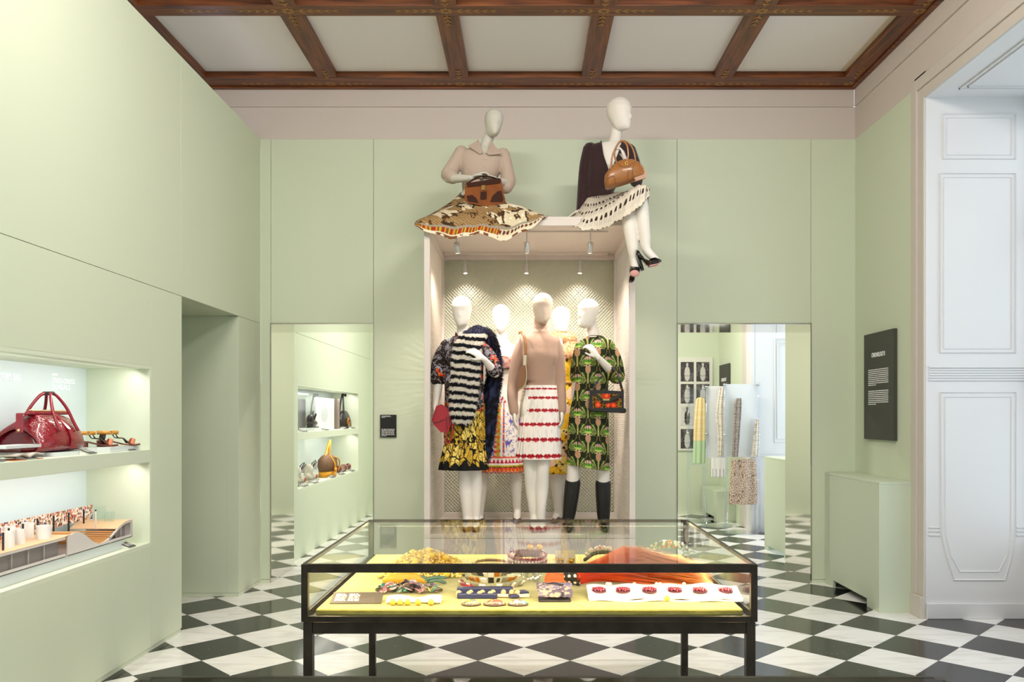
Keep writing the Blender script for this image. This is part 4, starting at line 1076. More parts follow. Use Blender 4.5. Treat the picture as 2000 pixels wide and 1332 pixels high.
limb(g, [q(1136, 678, .03), q(1129, 712, .06), q(1126, 738, .08)], [.056, .058, .054])
trunk(g, Y, ZT, [(.27, 1160), (.5, 1158), (.7, 1155), (.9, 1151)], .013, 1, 8)
dr = remesh(g, 'dress', .0045, 3, palm)
for vtx in dr.vertices:                          # hem dips to the right
    if vtx.co.z < 1.6: vtx.co.z += (-.15)*(vtx.co.x-P(1149, 0, Y)[0])*min(1, (1.6-vtx.co.z)/.45)
obj('dress', dr, print_m, man5)

# --- printed flap bag on that arm
yb = Y-.20; bk_l = mat('black_bag_leather', '#1d1714', .38, coat=.15)
fb_ = thing('flap_bag', 'black leather flap bag with red poppy print on the arm of the palm-print mannequin', 'bag', tuple(P(1185, 803, yb)))
obj('body', ppoly([(1154, 770), (1217, 767), (1217, 802), (1210, 804), (1156, 800), (1152, 797)], yb, .055), bk_l, fb_, bevel=.006)
def poppy(co):
    u, v = co[:, 0], co[:, 2]; n = len(u); c = base(n, '#3a2410'); a = fbm(u*40, v*40, 3)
    c = blend(c, np.abs(a-.5) < .07, '#8a6a20')
    for (x, y, r) in ((1184, 773, 8), (1168, 790, 6), (1198, 792, 6), (1188, 791, 5)):
        p = P(x, y, yb); d = np.hypot(u-p[0], v-p[2])/(r*yb/F); c = blend(c, d+.5*(a-.5) < 1, '#c8301a'); c = blend(c, d+.8*(a-.5) < .45, '#e8652a')
    return c
def dense(pts, y0, nx=50, ny=36):
    xs = np.linspace(min(p[0] for p in pts), max(p[0] for p in pts), nx); ys = np.linspace(min(p[1] for p in pts), max(p[1] for p in pts), ny)
    g_ = np.array([[P(x, y, y0) for x in xs] for y in ys]); mb = MB().grid(g_)
    mb.f = [f for f in mb.f if inside(*px_of(mb.V()[list(f)].mean(0)), pts)]; return mb
obj('printed_front', dense([(1157, 773), (1214, 770), (1214, 796), (1157, 797)], yb-.003), print_m, fb_, colfn=poppy)
obj('printed_flap', dense([(1157, 764), (1216, 767), (1214, 773), (1186, 785), (1181, 785), (1158, 771)], yb-.007), print_m, fb_, colfn=poppy)
for pts in ([(1153, 764), (1157, 763), (1182, 783), (1181, 788)], [(1217, 766), (1217, 772), (1186, 788), (1184, 783)]): obj('flap_edge', ppoly(pts, yb-.010, .006), bk_l, fb_, bevel=.001)
obj('top_edge', ppoly([(1153, 762), (1217, 765), (1217, 769), (1153, 767)], yb-.008, .05), bk_l, fb_, bevel=.004)
obj('clasp', ppoly([(1178, 779), (1190, 779), (1190, 782), (1178, 782)], yb-.014, .006), mat('gold_metal'), fb_, bevel=.001)
obj('front_stud', MB().ball(P(1183, 791, yb-.006), .006, 8, 6), mat('gold_metal'), fb_, smooth=True)
obj('roll', MB().tube([P(1153, 799, yb+.02), P(1219, 802, yb+.02)], .020, 14), bk_l, fb_, smooth=True)
obj('strap', strap([P(1157, 765, yb+.01), P(1166, 745, yb+.02), P(1178, 733, yb+.04)], .008, .004), bk_l, fb_, smooth=True)
obj('strap', strap([P(1216, 766, yb+.01), P(1211, 746, yb-.0), P(1204, 728, yb+.02), P(1195, 716, yb+.05)], .010, .004), bk_l, fb_, smooth=True)
for x, y in ((1203, 730), (1216, 763), (1156, 764)):
    obj('ring', MB().tube([P(x+3*math.cos(a), y+4*math.sin(a), yb-.004) for a in np.linspace(0, 2*PI, 16)], .0022, 6, round_ends=False), mat('gold_metal'), fb_, smooth=True)
# ------------------------------------------------------------------ two mannequins seated on top of the showcase
def drape(waist, rings, n=160, k=10, fold=0.0, nf=11):
    """cloth from a waist ring through photo-placed rings (each a closed list of (x, y, depth)). Returns MB, ring fraction, angle fraction"""
    RR = []
    for r in [waist]+rings:
        p = np.array([P(*a) for a in r]); m = len(p); pp = np.vstack([p[-2:], p, p[:3]])
        t = np.linspace(0, m, n, endpoint=False); out = []
        for q_ in t:
            i = int(q_); u = q_-i; a, b, c, d = pp[i+1], pp[i+2], pp[i+3], pp[i+4]
            out.append(.5*((2*b)+(-a+c)*u+(2*a-5*b+4*c-d)*u*u+(-a+3*b-3*c+d)*u**3))
        RR.append(np.array(out))
    RR = np.array(RR); m = len(RR); G = []; K = []
    ext = np.concatenate([[2*RR[0]-RR[1]], RR, [2*RR[-1]-RR[-2]]])
    for q_ in np.linspace(0, m-1, (m-1)*k+1):
        i = min(int(q_), m-2); u = q_-i; a, b, c, d = ext[i], ext[i+1], ext[i+2], ext[i+3]
        g = .5*((2*b)+(-a+c)*u+(2*a-5*b+4*c-d)*u*u+(-a+3*b-3*c+d)*u**3)
        t = q_/(m-1); an = np.linspace(0, 2*PI, n, endpoint=False)
        c0 = g.mean(0); dr_ = g-c0; dr_ /= np.linalg.norm(dr_, axis=1)[:, None]+1e-9
        g = g+dr_*(fold*t*np.sin(an*nf+2*np.sin(an*2)+3*t))[:, None]+np.array((0, 0, 1))*(fold*.5*t*np.cos(an*nf*1.3+1+2*t))[:, None]
        G.append(g); K.append(np.full(n, t))
    return MB().grid(np.array(G), True), np.concatenate(K), np.tile(np.linspace(0, 1, n, endpoint=False), len(K))
# --- left: linen shirt, big printed skirt
Y = 6.45; q = lambda x, y, d=0.0: P(x, y, Y+d); pr = lambda x, y, rx, ry, d=0.0: (*P(x, y, Y+d), rx, ry)
px = Y/F
sl = thing('mannequin', 'seated mannequin in a beige shirt and wide brown print skirt on top of the showcase', 'mannequin', (P(935, 0, Y)[0], Y, BZT), 'seated mannequins')
m = MB()
limb(m, [q(962, 250, .03), q(952, 275, .03), q(946, 298, .02)], [.045, .045, .060])
ROW = [(944, 290, 18, .055), (942, 296, 36, .07), (941, 305, 42, .088), (940, 325, 38, .105), (938, 342, 33, .105), (931, 366, 25, .085), (932, 385, 34, .105), (935, 408, 36, .11), (935, 424, 30, .09)]
stack(m, [pr(x, y, w*px, d) for x, y, w, d in ROW])
arm(m, q(899, 300), q(874, 349, -.07), q(922, 348, -.25)); hand(m, q(922, 348, -.25), (.85, -.05, .28), (.25, -.2, -.9), -1, .55)
arm(m, q(984, 303), q(992, 360, -.04), q(972, 352, -.2)); hand(m, q(972, 352, -.2), (-.8, -.1, .25), (-.2, -.2, -.9), 1, .6)
limb(m, [q(922, 412, -.02), q(890, 418, -.16), q(862, 425, -.2)], [.085, .07, .05]); limb(m, [q(948, 412, -.02), q(985, 414, -.16), q(1012, 421, -.2)], [.085, .07, .05])
limb(m, [q(862, 425, -.2), q(905, 431, -.12), q(960, 432, -.05)], [.05, .045, .032]); limb(m, [q(1012, 421, -.2), q(970, 431, -.17), q(905, 432, -.0)], [.05, .045, .032])
obj('body', remesh(m, 'body', .0065, 3), resin_g, sl)
m = MB(); head(m, q(961, 268, -.02), q(967, 213), .35, .5); obj('head', remesh(m, 'head', .006, 2), resin_g, sl)
linen = mat('beige_linen', '#b8a394', .85, bump=(16, .5), sheen=.2)
g = MB(); stack(g, [pr(x, y, w*px+.014, d+.014) for x, y, w, d in ROW[:6]]+[pr(930, 374, .108, .092)])
limb(g, [q(902, 298), q(888, 322, -.03), q(876, 342, -.06)], [.060, .060, .064]); limb(g, [q(876, 340, -.06), q(884, 347, -.10)], [.062, .052])
limb(g, [q(982, 302), q(989, 330, -.02), q(993, 354, -.04)], [.058, .056, .060]); limb(g, [q(993, 354, -.04), q(988, 366, -.08)], [.060, .054])
shl = remesh(g, 'shirt', .006, 2)
vp = [(931, 275), (958, 275), (957, 288), (948, 302), (946, 303), (935, 288)]
zc = q(0, 284)[2]
shl = cut(shl, lambda c, nn: (c[1] < Y and inside(*px_of(c), vp)) or c[2] > zc+.02)
obj('shirt', shl, linen, sl)
for pts in ([(934, 272, .0), (944, 298, -.115), (937, 301, -.12), (914, 285, -.10), (930, 276, -.04)], [(960, 275, .0), (949, 299, -.115), (956, 303, -.12), (980, 300, -.10), (966, 285, -.05)]):
    V = [q(*p) for p in pts]; obj('collar', MB().add(V, [(0, 1, 2, 3, 4)]), linen, sl, solid=.006)
for y in (310, 324, 338, 352): obj('button', MB().ball(q(948-(y-310)*.18, y, -.125), (.005, .003, .005), 8, 6), mat('shirt_button', '#d8ccbc', .4), sl, smooth=True)
wst = [(905, 372, 6.45), (915, 375, 6.38), (931, 377, 6.35), (948, 375, 6.38), (957, 372, 6.45), (947, 369, 6.54), (931, 367, 6.57), (914, 369, 6.54)]
def resample(lst, m): 
    p = np.array(lst, float); k = len(p); pp = np.vstack([p, p[:1]]); t = np.linspace(0, k, m, endpoint=False); return [tuple(pp[int(a)]*(1-a % 1)+pp[int(a)+1]*(a % 1)) for a in t]
mid1 = [(880, 395, 6.42), (893, 398, 6.28), (915, 396, 6.2), (938, 395, 6.2), (960, 395, 6.2), (985, 396, 6.26), (1000, 400, 6.36), (985, 402, 6.5), (950, 402, 6.62), (930, 402, 6.66), (905, 402, 6.62), (885, 400, 6.52)]
mid = [(842, 419, 6.35), (858, 417, 6.16), (895, 413, 6.13), (928, 410, 6.12), (962, 405, 6.12), (1000, 401, 6.12), (1030, 408, 6.15), (1043, 416, 6.32), (1020, 424, 6.55), (970, 424, 6.72), (925, 424, 6.78), (870, 426, 6.62)]
edge = [(817, 431, 6.15), (840, 428, 6.05), (890, 427, 6.045), (925, 426, 6.045), (955, 426, 6.045), (992, 426, 6.045), (1032, 420, 6.05), (1060, 419, 6.18), (1032, 428, 6.62), (975, 427, 6.85), (920, 427, 6.88), (845, 431, 6.7)]
hem = [(811, 440, 6.12), (836, 453, 6.03), (880, 465, 6.03), (915, 461, 6.015), (945, 457, 6.02), (978, 470, 6.02), (1026, 451, 6.03), (1069, 422, 6.10), (1040, 428, 6.66), (978, 427.5, 6.92), (918, 427.5, 6.95), (838, 432, 6.75)]
mb, kf, af = drape(resample(wst, 12), [mid1, mid, edge, hem], 340, 34, .010, 9)
def big_print(co):
    u, v = co[:, 0], co[:, 2]; w_ = co[:, 1]; n = len(u); c = base(n, '#d8c8a8'); a = fbm(u*9+w_*6, v*9+w_*4, 3); b = fbm(u*34+w_*20, v*26, 7)
    c = blend(c, a > .52, '#a3845a'); c = blend(c, (a > .52) & (np.sin((u+v*1.3)*240+b*9) > .4), '#7a5c36')
    c = blend(c, (np.abs(a-.47) < .05) & (b > .45), '#3a2616'); c = blend(c, (b > .70), '#4a3018'); c = blend(c, (a < .36) & (b < .38), '#efe6d2')
    front = (af < .62)
    c = blend(c, (kf > .86), '#e6dac2'); bt = (kf > .885) & (kf < .955)
    t = np.floor(af*150) % 5
    for k_, colr in enumerate(('#b02a20', '#c78f28', '#7a4a22', '#c7a030', '#8a3a20')): c = blend(c, bt & (t == k_), colr)
    rt = (af > .40) & (af < .62); c = blend(c, bt & rt, '#e0cfae'); e_ = ((af*75) % 1-.5); c = blend(c, bt & rt & ((e_/.36)**2+((kf-.915)/.022)**2 < 1), '#5c2e1c')
    c = blend(c, (kf > .86) & (kf < .885), '#9a8f80'); c = blend(c, (kf > .97) & (b > .55), '#7a4a28')
    return c
obj('skirt', mb, print_m, sl, smooth=True, colfn=big_print, solid=.004)
# brown frame bag in the hands
yb = 6.14; cara = mat('caramel_leather', '#84460f', .6, spec=.25, var=('#743c0e', 18)); dkb = mat('dark_brown_leather', '#36190b', .65, spec=.2)
fbg = thing('frame_bag', 'caramel leather frame bag with dark corner patches held by the seated mannequin in beige', 'bag', tuple(P(948, 398, yb)))
obj('body', ppoly([(912, 361), (976, 352), (981, 380), (984, 390), (980, 395), (946, 400), (914, 393), (910, 388)], yb, .085), cara, fbg, bevel=.012)
obj('frame', ppoly([(912, 357), (918, 358), (974, 349), (977, 351), (976, 356), (914, 364)], yb-.008, .06), dkb, fbg, bevel=.005)
obj('corner_patch', ppoly([(912, 383), (922, 381), (930, 387), (934, 396), (914, 393)], yb-.003, .01), dkb, fbg, bevel=.002)
obj('corner_patch', ppoly([(958, 394), (962, 383), (972, 374), (979, 373), (983, 390), (980, 394)], yb-.003, .01), dkb, fbg, bevel=.002)
obj('lock_plate', ppoly([(939, 375), (950, 374), (950, 388), (939, 389)], yb-.006, .008), dkb, fbg, bevel=.002)
obj('clasp', ppoly([(941, 362), (947, 361), (947, 370), (941, 371)], yb-.008, .01), mat('aged_brass', '#5a4622', .4, .8), fbg, bevel=.002)
obj('handle', MB().tube(spline([P(914, 358, yb+.01), P(924, 351, yb-.01), P(938, 345, yb-.015), P(955, 345, yb-.015), P(974, 350, yb+.01)], 26), .006, 8), dkb, fbg, smooth=True)

# --- right: dark cardigan, lipstick-print skirt
Y = 6.5; q = lambda x, y, d=0.0: P(x, y, Y+d); pr = lambda x, y, rx, ry, d=0.0: (*P(x, y, Y+d), rx, ry); px = Y/F
sr = thing('mannequin', 'seated white mannequin in a dark burgundy cardigan and lipstick-print skirt on the showcase edge', 'mannequin', (P(1190, 0, Y)[0], Y, BZT), 'seated mannequins')
m = MB(); head(m, q(1208, 256, -.01), q(1211, 190), .95, 1.0)
limb(m, [q(1205, 232, .03), q(1203, 262, .03), q(1198, 290, .02)], [.048, .046, .062])
ROW = [(1196, 280, 20, .055), (1193, 286, 38, .07), (1191, 296, 43, .088), (1187, 320, 38, .105), (1183, 340, 34, .105), (1172, 370, 25, .085), (1178, 390, 34, .105), (1186, 410, 38, .11), (1188, 424, 32, .09)]
stack(m, [pr(x, y, w*px, d) for x, y, w, d in ROW])
arm(m, q(1150, 294), q(1142, 350, .0), q(1134, 410, -.06)); hand(m, q(1134, 412, -.06), (-.75, -.55, -.42), (.3, -.1, -.95), -1, .18, spread=.6)
arm(m, q(1230, 296), q(1243, 352, -.12), q(1222, 314, -.34)); hand(m, q(1222, 316, -.34), (-.30, -.1, .95), (-.9, .3, -.2), -1, .75)
limb(m, [q(1186, 412, -.02), q(1205, 410, -.3), q(1224, 410, -.55)], [.088, .072, .056]); limb(m, [q(1198, 404, -.02), q(1226, 392, -.3), q(1250, 382, -.58)], [.088, .074, .056])
leg5 = lambda a, b, c: limb(m, [a, (np.array(a)*.65+np.array(b)*.35), np.array(a)*.25+np.array(b)*.75, b, c], [.055, .052, .042, .034, .028], 16)
leg5(P(1226, 412, 5.94), P(1240, 512, 5.95), P(1239, 534, 5.86)); leg5(P(1250, 388, 5.92), P(1263, 488, 5.92), P(1281, 508, 5.9))
obj('body', remesh(m, 'body', .0065, 3), resin, sr)
burg = mat('burgundy_knit', '#2c1214', .85, sheen=.25, bump=(120, .15))
g = MB(); stack(g, [pr(x, y, w*px+.013, d+.013) for x, y, w, d in ROW[:6]]+[pr(1172, 380, .118, .105), pr(1174, 391, .130, .118)])
limb(g, [q(1153, 292), q(1145, 320), q(1141, 350), q(1138, 385, -.03), q(1135, 410, -.06)], [.060, .052, .048, .044, .038])
limb(g, [q(1228, 294), q(1239, 325, -.06), q(1243, 352, -.12)], [.056, .052, .050]); limb(g, [q(1243, 354, -.12), q(1234, 336, -.23), q(1228, 327, -.28)], [.050, .044, .038])
cd = remesh(g, 'cardigan', .006, 3)
vp = [(1172, 262), (1216, 262), (1212, 290), (1196, 330), (1188, 334), (1177, 300)]; zc = q(0, 279)[2]
cd = cut(cd, lambda c, nn: (c[1] < Y+.01 and inside(*px_of(c), vp)) or c[2] > zc+.015)
obj('cardigan', cd, burg, sr, solid=.004)
for pts in ([(1174, 276), (1177, 300), (1182, 316), (1188, 334)], [(1212, 278), (1211, 292), (1203, 313), (1196, 331), (1189, 335)]): obj('rib_edge', trim_line(cd, pts, .006, Y+.02), burg, sr, smooth=True)
wst = [(1150, 378, 6.5), (1160, 381, 6.43), (1174, 382, 6.4), (1190, 380, 6.43), (1198, 376, 6.5), (1188, 374, 6.58), (1173, 372, 6.61), (1158, 374, 6.58)]
mid1 = [(1138, 400, 6.44), (1148, 402, 6.27), (1165, 400, 6.2), (1185, 392, 6.16), (1205, 383, 6.14), (1222, 375, 6.14), (1236, 372, 6.16), (1238, 378, 6.22), (1230, 385, 6.35), (1216, 392, 6.5), (1184, 398, 6.66), (1148, 400, 6.6)]
mid = [(1124, 420, 6.36), (1136, 424, 6.12), (1158, 420, 6.05), (1186, 408, 5.98), (1212, 390, 5.92), (1238, 370, 5.87), (1254, 362, 5.87), (1264, 366, 5.93), (1260, 378, 6.03), (1240, 400, 6.4), (1195, 412, 6.7), (1140, 418, 6.58)]
hem = [(1108, 431, 6.28), (1124, 443, 6.06), (1150, 450, 6.03), (1182, 445, 5.98), (1206, 432, 5.88), (1228, 419, 5.83), (1252, 401, 5.82), (1266, 385, 5.88), (1264, 398, 6.03), (1246, 424, 6.4), (1196, 426, 6.8), (1130, 428, 6.62)]
mb, kf2, af2 = drape(resample(wst, 12), [mid1, mid, hem], 420, 40, .008, 11)
def lipstick(co):
    u = af2*36; v = kf2*4.2; n = len(u); c = base(n, '#ded3c2'); w = fbm(co[:, 0]*9, co[:, 2]*9, 4)
    u = u+1.0*(w-.5)*1.2+(np.floor(v) % 2)*.5; a = (u % 1)-.5; b = (v % 1)-.5; rnd = h2(np.floor(u), np.floor(v), 3)
    cap = (np.abs(a) < .27) & (np.abs(b) < .36)
    c = blend(c, cap, '#b7aca2'); c = blend(c, cap & (np.abs(a) < .17), '#d9cfc4')
    top = cap & (b < -.02) & ((a/.27)**2+((b+.02)/.36)**2 < 1.0); c = blend(c, top & (rnd > .25), '#33241f'); c = blend(c, top & (rnd <= .25), '#8d8177')
    return c
obj('skirt', mb, print_m, sr, smooth=True, colfn=lipstick, solid=.004)
n_ = 30; gr = np.array([[P(1250+t*15+2*math.sin(s*5), 385+88*s, 6.02+.02*math.sin(t*5+s*2)) for t in np.linspace(0, 1, 16)] for s in np.linspace(0, 1, 60)])
def lip2(co):
    u = (co[:, 0])*38; v = co[:, 2]*15; c = base(len(u), '#ded3c2'); a = (u % 1)-.5; b = (v % 1)-.5; cap = (np.abs(a) < .27) & (np.abs(b) < .36)
    c = blend(c, cap, '#b7aca2'); return blend(c, cap & (b > .0), '#33241f')
obj('skirt_tail', MB().grid(gr), print_m, sr, smooth=True, colfn=lip2, solid=.004)
patent = mat('black_patent', '#141212', .12, coat=.6); solem = mat('pink_sole', '#c9928a', .6)
def rprism(pts, Yc, half, mb=None):
    """rounded side profile: outline at full size in the middle, shrunk at the sides"""
    a = np.array([P(x, y, Yc) for x, y in pts]); c = a.mean(0); rings = []
    for t in (-1, -.85, -.5, 0, .5, .85, 1):
        k = 1-.22*abs(t)**4; r = c+(a-c)*k; r[:, 1] = Yc+t*half; rings.append(r)
    return (mb or MB()).loft(rings)
s1 = [(1242, 488), (1246, 495), (1256, 507), (1266, 511), (1272, 506), (1281, 504), (1291, 508), (1292, 511), (1284, 517), (1266, 521), (1262, 518), (1254, 508), (1246, 504), (1242, 499)]
p1 = obj('shoe', rprism(s1, 5.9, .036), patent, sr, smooth=True)
obj('heel', rprism([(1243, 500), (1252, 508), (1258, 528), (1252, 530), (1248, 515)], 5.9, .026), patent, p1)
obj('sole', rprism([(1266, 519.5), (1285, 515.5), (1289, 513), (1284, 518), (1267, 522)], 5.9, .032), solem, p1)
p2 = obj('shoe', MB().loft([np.array([P(1239.5+r*math.cos(a)*1.0, y+r*.85*math.sin(a), d) for a in np.linspace(0, 2*PI, 20, endpoint=False)]) for y, d, r in ((517, 5.99, 6), (521, 5.95, 9), (527, 5.90, 10.5), (531, 5.85, 10), (533, 5.82, 6))]), patent, sr, smooth=True)
obj('sole', MB().loft([np.array([P(1239.5+r*math.cos(a), 534+r*.75*math.sin(a), d) for a in np.linspace(0, 2*PI, 20, endpoint=False)]) for d, r in ((5.83, 9.2), (5.80, 9.0), (5.795, 7.5))]), solem, p2, smooth=True)
obj('heel', ppoly([(1232, 538), (1239, 539), (1238, 547), (1235, 549), (1231, 548)], 5.90, .05), patent, p2, bevel=.004)
# tan half-moon bag on the lap
yb = 5.86; tanb = mat('cognac_leather', '#96602f', .32, coat=.2); seam = mat('cognac_seam', '#6a3f1c', .5)
hb_ = thing('half_moon_bag', 'cognac leather half-moon handbag with two tall handles on the lap of the seated burgundy mannequin', 'bag', tuple(P(1220, 370, yb)))
out = [(1180, 352), (1181, 343), (1190, 330), (1203, 319), (1218, 313), (1234, 313), (1248, 319), (1258, 331), (1262, 342), (1260, 346), (1240, 353), (1212, 362), (1187, 369), (1182, 366)]
obj('body', rprism(out, yb+.06, .07), tanb, hb_, smooth=True)
obj('end_panel', ppoly([(1240, 330), (1250, 322), (1258, 331), (1262, 342), (1260, 346), (1242, 352), (1239, 345)], yb+.0, .02), tanb, hb_, bevel=.006)
for pts in ([(1184, 350), (1198, 344), (1203, 358), (1201, 364)], [(1240, 316), (1236, 330), (1237, 345), (1242, 352)], [(1206, 320), (1214, 325), (1226, 326), (1236, 318)], [(1228, 331), (1226, 343), (1228, 356)]):
    obj('seam', MB().tube(spline([P(x, y, yb-.012) for x, y in pts], 14), .0016, 6), seam, hb_, smooth=True)
for pts, d in (([(1193, 331), (1196, 305), (1205, 284), (1214, 275), (1224, 283), (1227, 300), (1225, 314)], -.005), ([(1205, 320), (1200, 300), (1208, 280), (1219, 275), (1232, 284), (1239, 300), (1241, 316)], .10)):
    obj('handle', MB().tube(spline([P(x, y, yb+d) for x, y in pts], 40), .0065, 8), tanb, hb_, smooth=True)
obj('lock', MB().tube([P(1224+3*math.cos(a), 318.5+3*math.sin(a), yb-.012) for a in np.linspace(0, 2*PI, 16)], .003, 6, round_ends=False), mat('gold_metal'), hb_, smooth=True)
obj('zip_pull', ppoly([(1249, 321), (1251, 321), (1253, 330), (1251, 331)], yb-.006, .005), seam, hb_)
# ------------------------------------------------------------------ display niches in the left-hand walls
glow = mat('lit_back_panel', '#d3dde0', .5, emit='#cfe0e8', estr=.06)
niche_m = mat('niche_paint', '#d9e0cb', .55, spec=.3)
acryl = glass_mat('clear_acrylic', (.93, .98, .97), 1.0)
frost = mat('frosted_acrylic', '#f4fbfb', .3, trans=.25, ior=1.2)
def niche(label, y0, y1, z0, z1, zs0, zs1, xb, backm):
    t = thing('display_niche', label, 'display niche', (XL, (y0+y1)/2, z0), 'display niches')
    x1 = XL-.001
    obj('back_panel', MB().box(xb-.02, xb, y0, y1, z0, z1), backm, t)
    for a, b in ((y1, y1+.02), (y0-.02, y0)): obj('end_panel', MB().box(xb-.02, x1, a, b, z0-.02, z1+.02), niche_m, t)
    obj('top_board', MB().box(xb-.02, x1, y0, y1, z1, z1+.02), niche_m, t)
    obj('bottom_board', MB().box(xb-.02, x1, y0, y1, z0-.02, z0), niche_m, t)
    obj('shelf', MB().box(xb, x1+.001, y0+.001, y1-.001, zs0, zs1), niche_m, t, bevel=.002)
    return t
SZ0, SZ1 = 1.207, 1.288
nA = niche('lit two-shelf display niche cut into the left wall beside the viewer', NY0, NY1, NZ0, NZ1, SZ0, SZ1, -2.80, glow)
nB = niche('lit two-shelf display niche in the next room, seen through the left doorway', MY0, MY1, NZ0+.04, NZ1+.02, 1.25, 1.33, -2.78, mat('mirror_back', '#dbe4ea', .05, .5))
strip = mat('led_strip', '#ffffff', .4, emit='#fff4de', estr=6)
for y0, y1, z0, z1, zs, n_ in ((NY0, NY1, NZ0, NZ1, SZ0, nA), (MY0, MY1, NZ0+.04, NZ1+.02, 1.25, nB)):
    for zt in (z1, zs):
        area('niche_led', (-2.46, (y0+y1)/2, zt-.012), (0, math.radians(25), 0), .02, y1-y0-.1, 5.5, (1, .97, .9))
# lettering on the back panel (reads along the wall, facing the room)
lettr = mat('white_lettering', '#ffffff', .5, emit='#ffffff', estr=.15)
def walltext(body, x, y, h_px, width_px=None, X=-2.797, parent=nA, align='LEFT'):
    z = F*X/(x-VX); pz = H-(y-VY)*z/F; size = h_px*z/F/.70
    o = text(body, 'lettering', lettr, parent, size, (X+.001, z, pz), (PI/2, 0, PI/2), 1.0, align, .0008, weight=size*.006)
    if width_px:
        bpy.context.view_layer.update(); w = o.dimensions.x; z2 = F*X/(x+width_px-VX); o.scale.x = abs(z2-z)/w
    return o
walltext('2005', 101, 733, 4.2, 11); walltext('CRISS-CROSS', 101, 747, 9.5, 44.5); walltext('SANDALS', 101, 760, 9.5, 35)
o = walltext("DOCTOR'S BAG", 40, 744.5, 13.5, None, align='RIGHT'); o.scale.x = .62
# --- label cards: small wedge with a dark printed plate
cardw = mat('card_wedge', '#eceee6', .5); cardp = mat('card_plate', '#4b4a48', .5); cardt = mat('card_print', '#a9a7a2', .6)
def label_card(x, y, X, zf, label, w=.075, d=.055):
    """stands on height zf with its front foot near photo pixel (x, y)"""
    Yc = F*X/(x-VX)
    t = thing('label_card', label, 'label', (X, Yc, zf), 'niche label cards', (0, 0, PI/2))
    obj('wedge', MB().prism([(-d/2, 0.0005), (d/2, 0.0005), (d/2, .026), (-d/2, .006)], -w/2, w/2, 'x'), cardw, t, local=True)
    sl_ = .020/d
    pl = obj('plate', MB().add([(-w/2-.004, -d/2-.004, .0055), (w/2+.004, -d/2-.004, .0055), (w/2+.004, d/2+.004, .0295), (-w/2-.004, d/2+.004, .0295)], [(0, 1, 2, 3)]), cardp, t, local=True, solid=.0016)
    for k, a in enumerate((-w/2+.003, .003)):
        obj('print_block', MB().add([(a, -d*.30, .0052+d*.22*sl_+.0045), (a+w/2-.007, -d*.30, .0052+d*.22*sl_+.0045), (a+w/2-.007, d*.32, .0052+d*.83*sl_+.006), (a, d*.32, .0052+d*.83*sl_+.006)], [(0, 1, 2, 3)]), cardt, pl, local=True)
    return t
label_card(250, 871, -2.44, SZ1, 'dark label card by the sandals on the upper shelf')
label_card(172, 881, -2.44, SZ1, 'dark label card right of the red handbag on the upper shelf')
label_card(52, 893, -2.44, SZ1, 'dark label card in front of the open book on the upper shelf')
label_card(-12, 900, -2.44, SZ1, 'dark label card at the left edge of the picture, upper shelf')
label_card(250, 1060, -2.44, NZ0, 'dark label card at the end of the architectural model')

# --- red crocodile doctor's bag
croc = bpy.data.materials.new('red_crocodile'); croc.use_nodes = True; nt = croc.node_tree; b_ = nt.nodes['Principled BSDF']
b_.inputs['Roughness'].default_value = .16; b_.inputs['Coat Weight'].default_value = .5
tc = nt.nodes.new('ShaderNodeTexCoord'); vo = nt.nodes.new('ShaderNodeTexVoronoi'); vo.feature = 'DISTANCE_TO_EDGE'; vo.inputs['Scale'].default_value = 105
mp = nt.nodes.new('ShaderNodeMapping'); mp.inputs['Scale'].default_value = (1, .8, 1.2)
nt.links.new(tc.outputs['Object'], mp.inputs[0]); nt.links.new(mp.outputs[0], vo.inputs['Vector'])
rp = nt.nodes.new('ShaderNodeValToRGB'); rp.color_ramp.elements[0].color = lin('#4a0a12')+(1,); rp.color_ramp.elements[1].color = lin('#8e1424')+(1,); rp.color_ramp.elements[1].position = .12
bp = nt.nodes.new('ShaderNodeBump'); bp.inputs['Strength'].default_value = .5; bp.inputs['Distance'].default_value = .004
nt.links.new(vo.outputs['Distance'], rp.inputs[0]); nt.links.new(rp.outputs[0], b_.inputs['Base Color']); nt.links.new(vo.outputs['Distance'], bp.inputs['Height']); nt.links.new(bp.outputs[0], b_.inputs['Normal'])
redg = mat('glossy_red_leather', '#8c1c2c', .22, coat=.4); innr = mat('dark_red_lining', '#5a0c18', .3, coat=.3)
brass = mat('pale_gold')
BZ = SZ1+.022
dbag = thing('doctor_bag', 'large glossy red crocodile doctor\'s bag with two arched handles and an open end', 'bag', (-2.60, 4.36, BZ))
L0 = dict(local=True, smooth=True)
def croc_profile(w, z): return [(-w, 0), (w, 0)]
prof = [(.0, 0), (.075, 0), (.116, .010), (.126, .035), (.121, .075), (.100, .125), (.066, .168), (.034, .196), (.014, .204), (-.014, .204), (-.034, .196), (-.066, .168), (-.100, .125), (-.121, .075), (-.126, .035), (-.116, .010), (-.075, 0)]
rings = []
for y in np.linspace(-.165, .165, 15):
    e = 1-.10*(abs(y)/.165)**3; rings.append(np.array([(x*e, y, z*(1-.10*max(0, y/.165)**2)) for x, z in prof]))
obj('body', MB().loft(rings, cap=True), croc, dbag, sub=1, **L0)
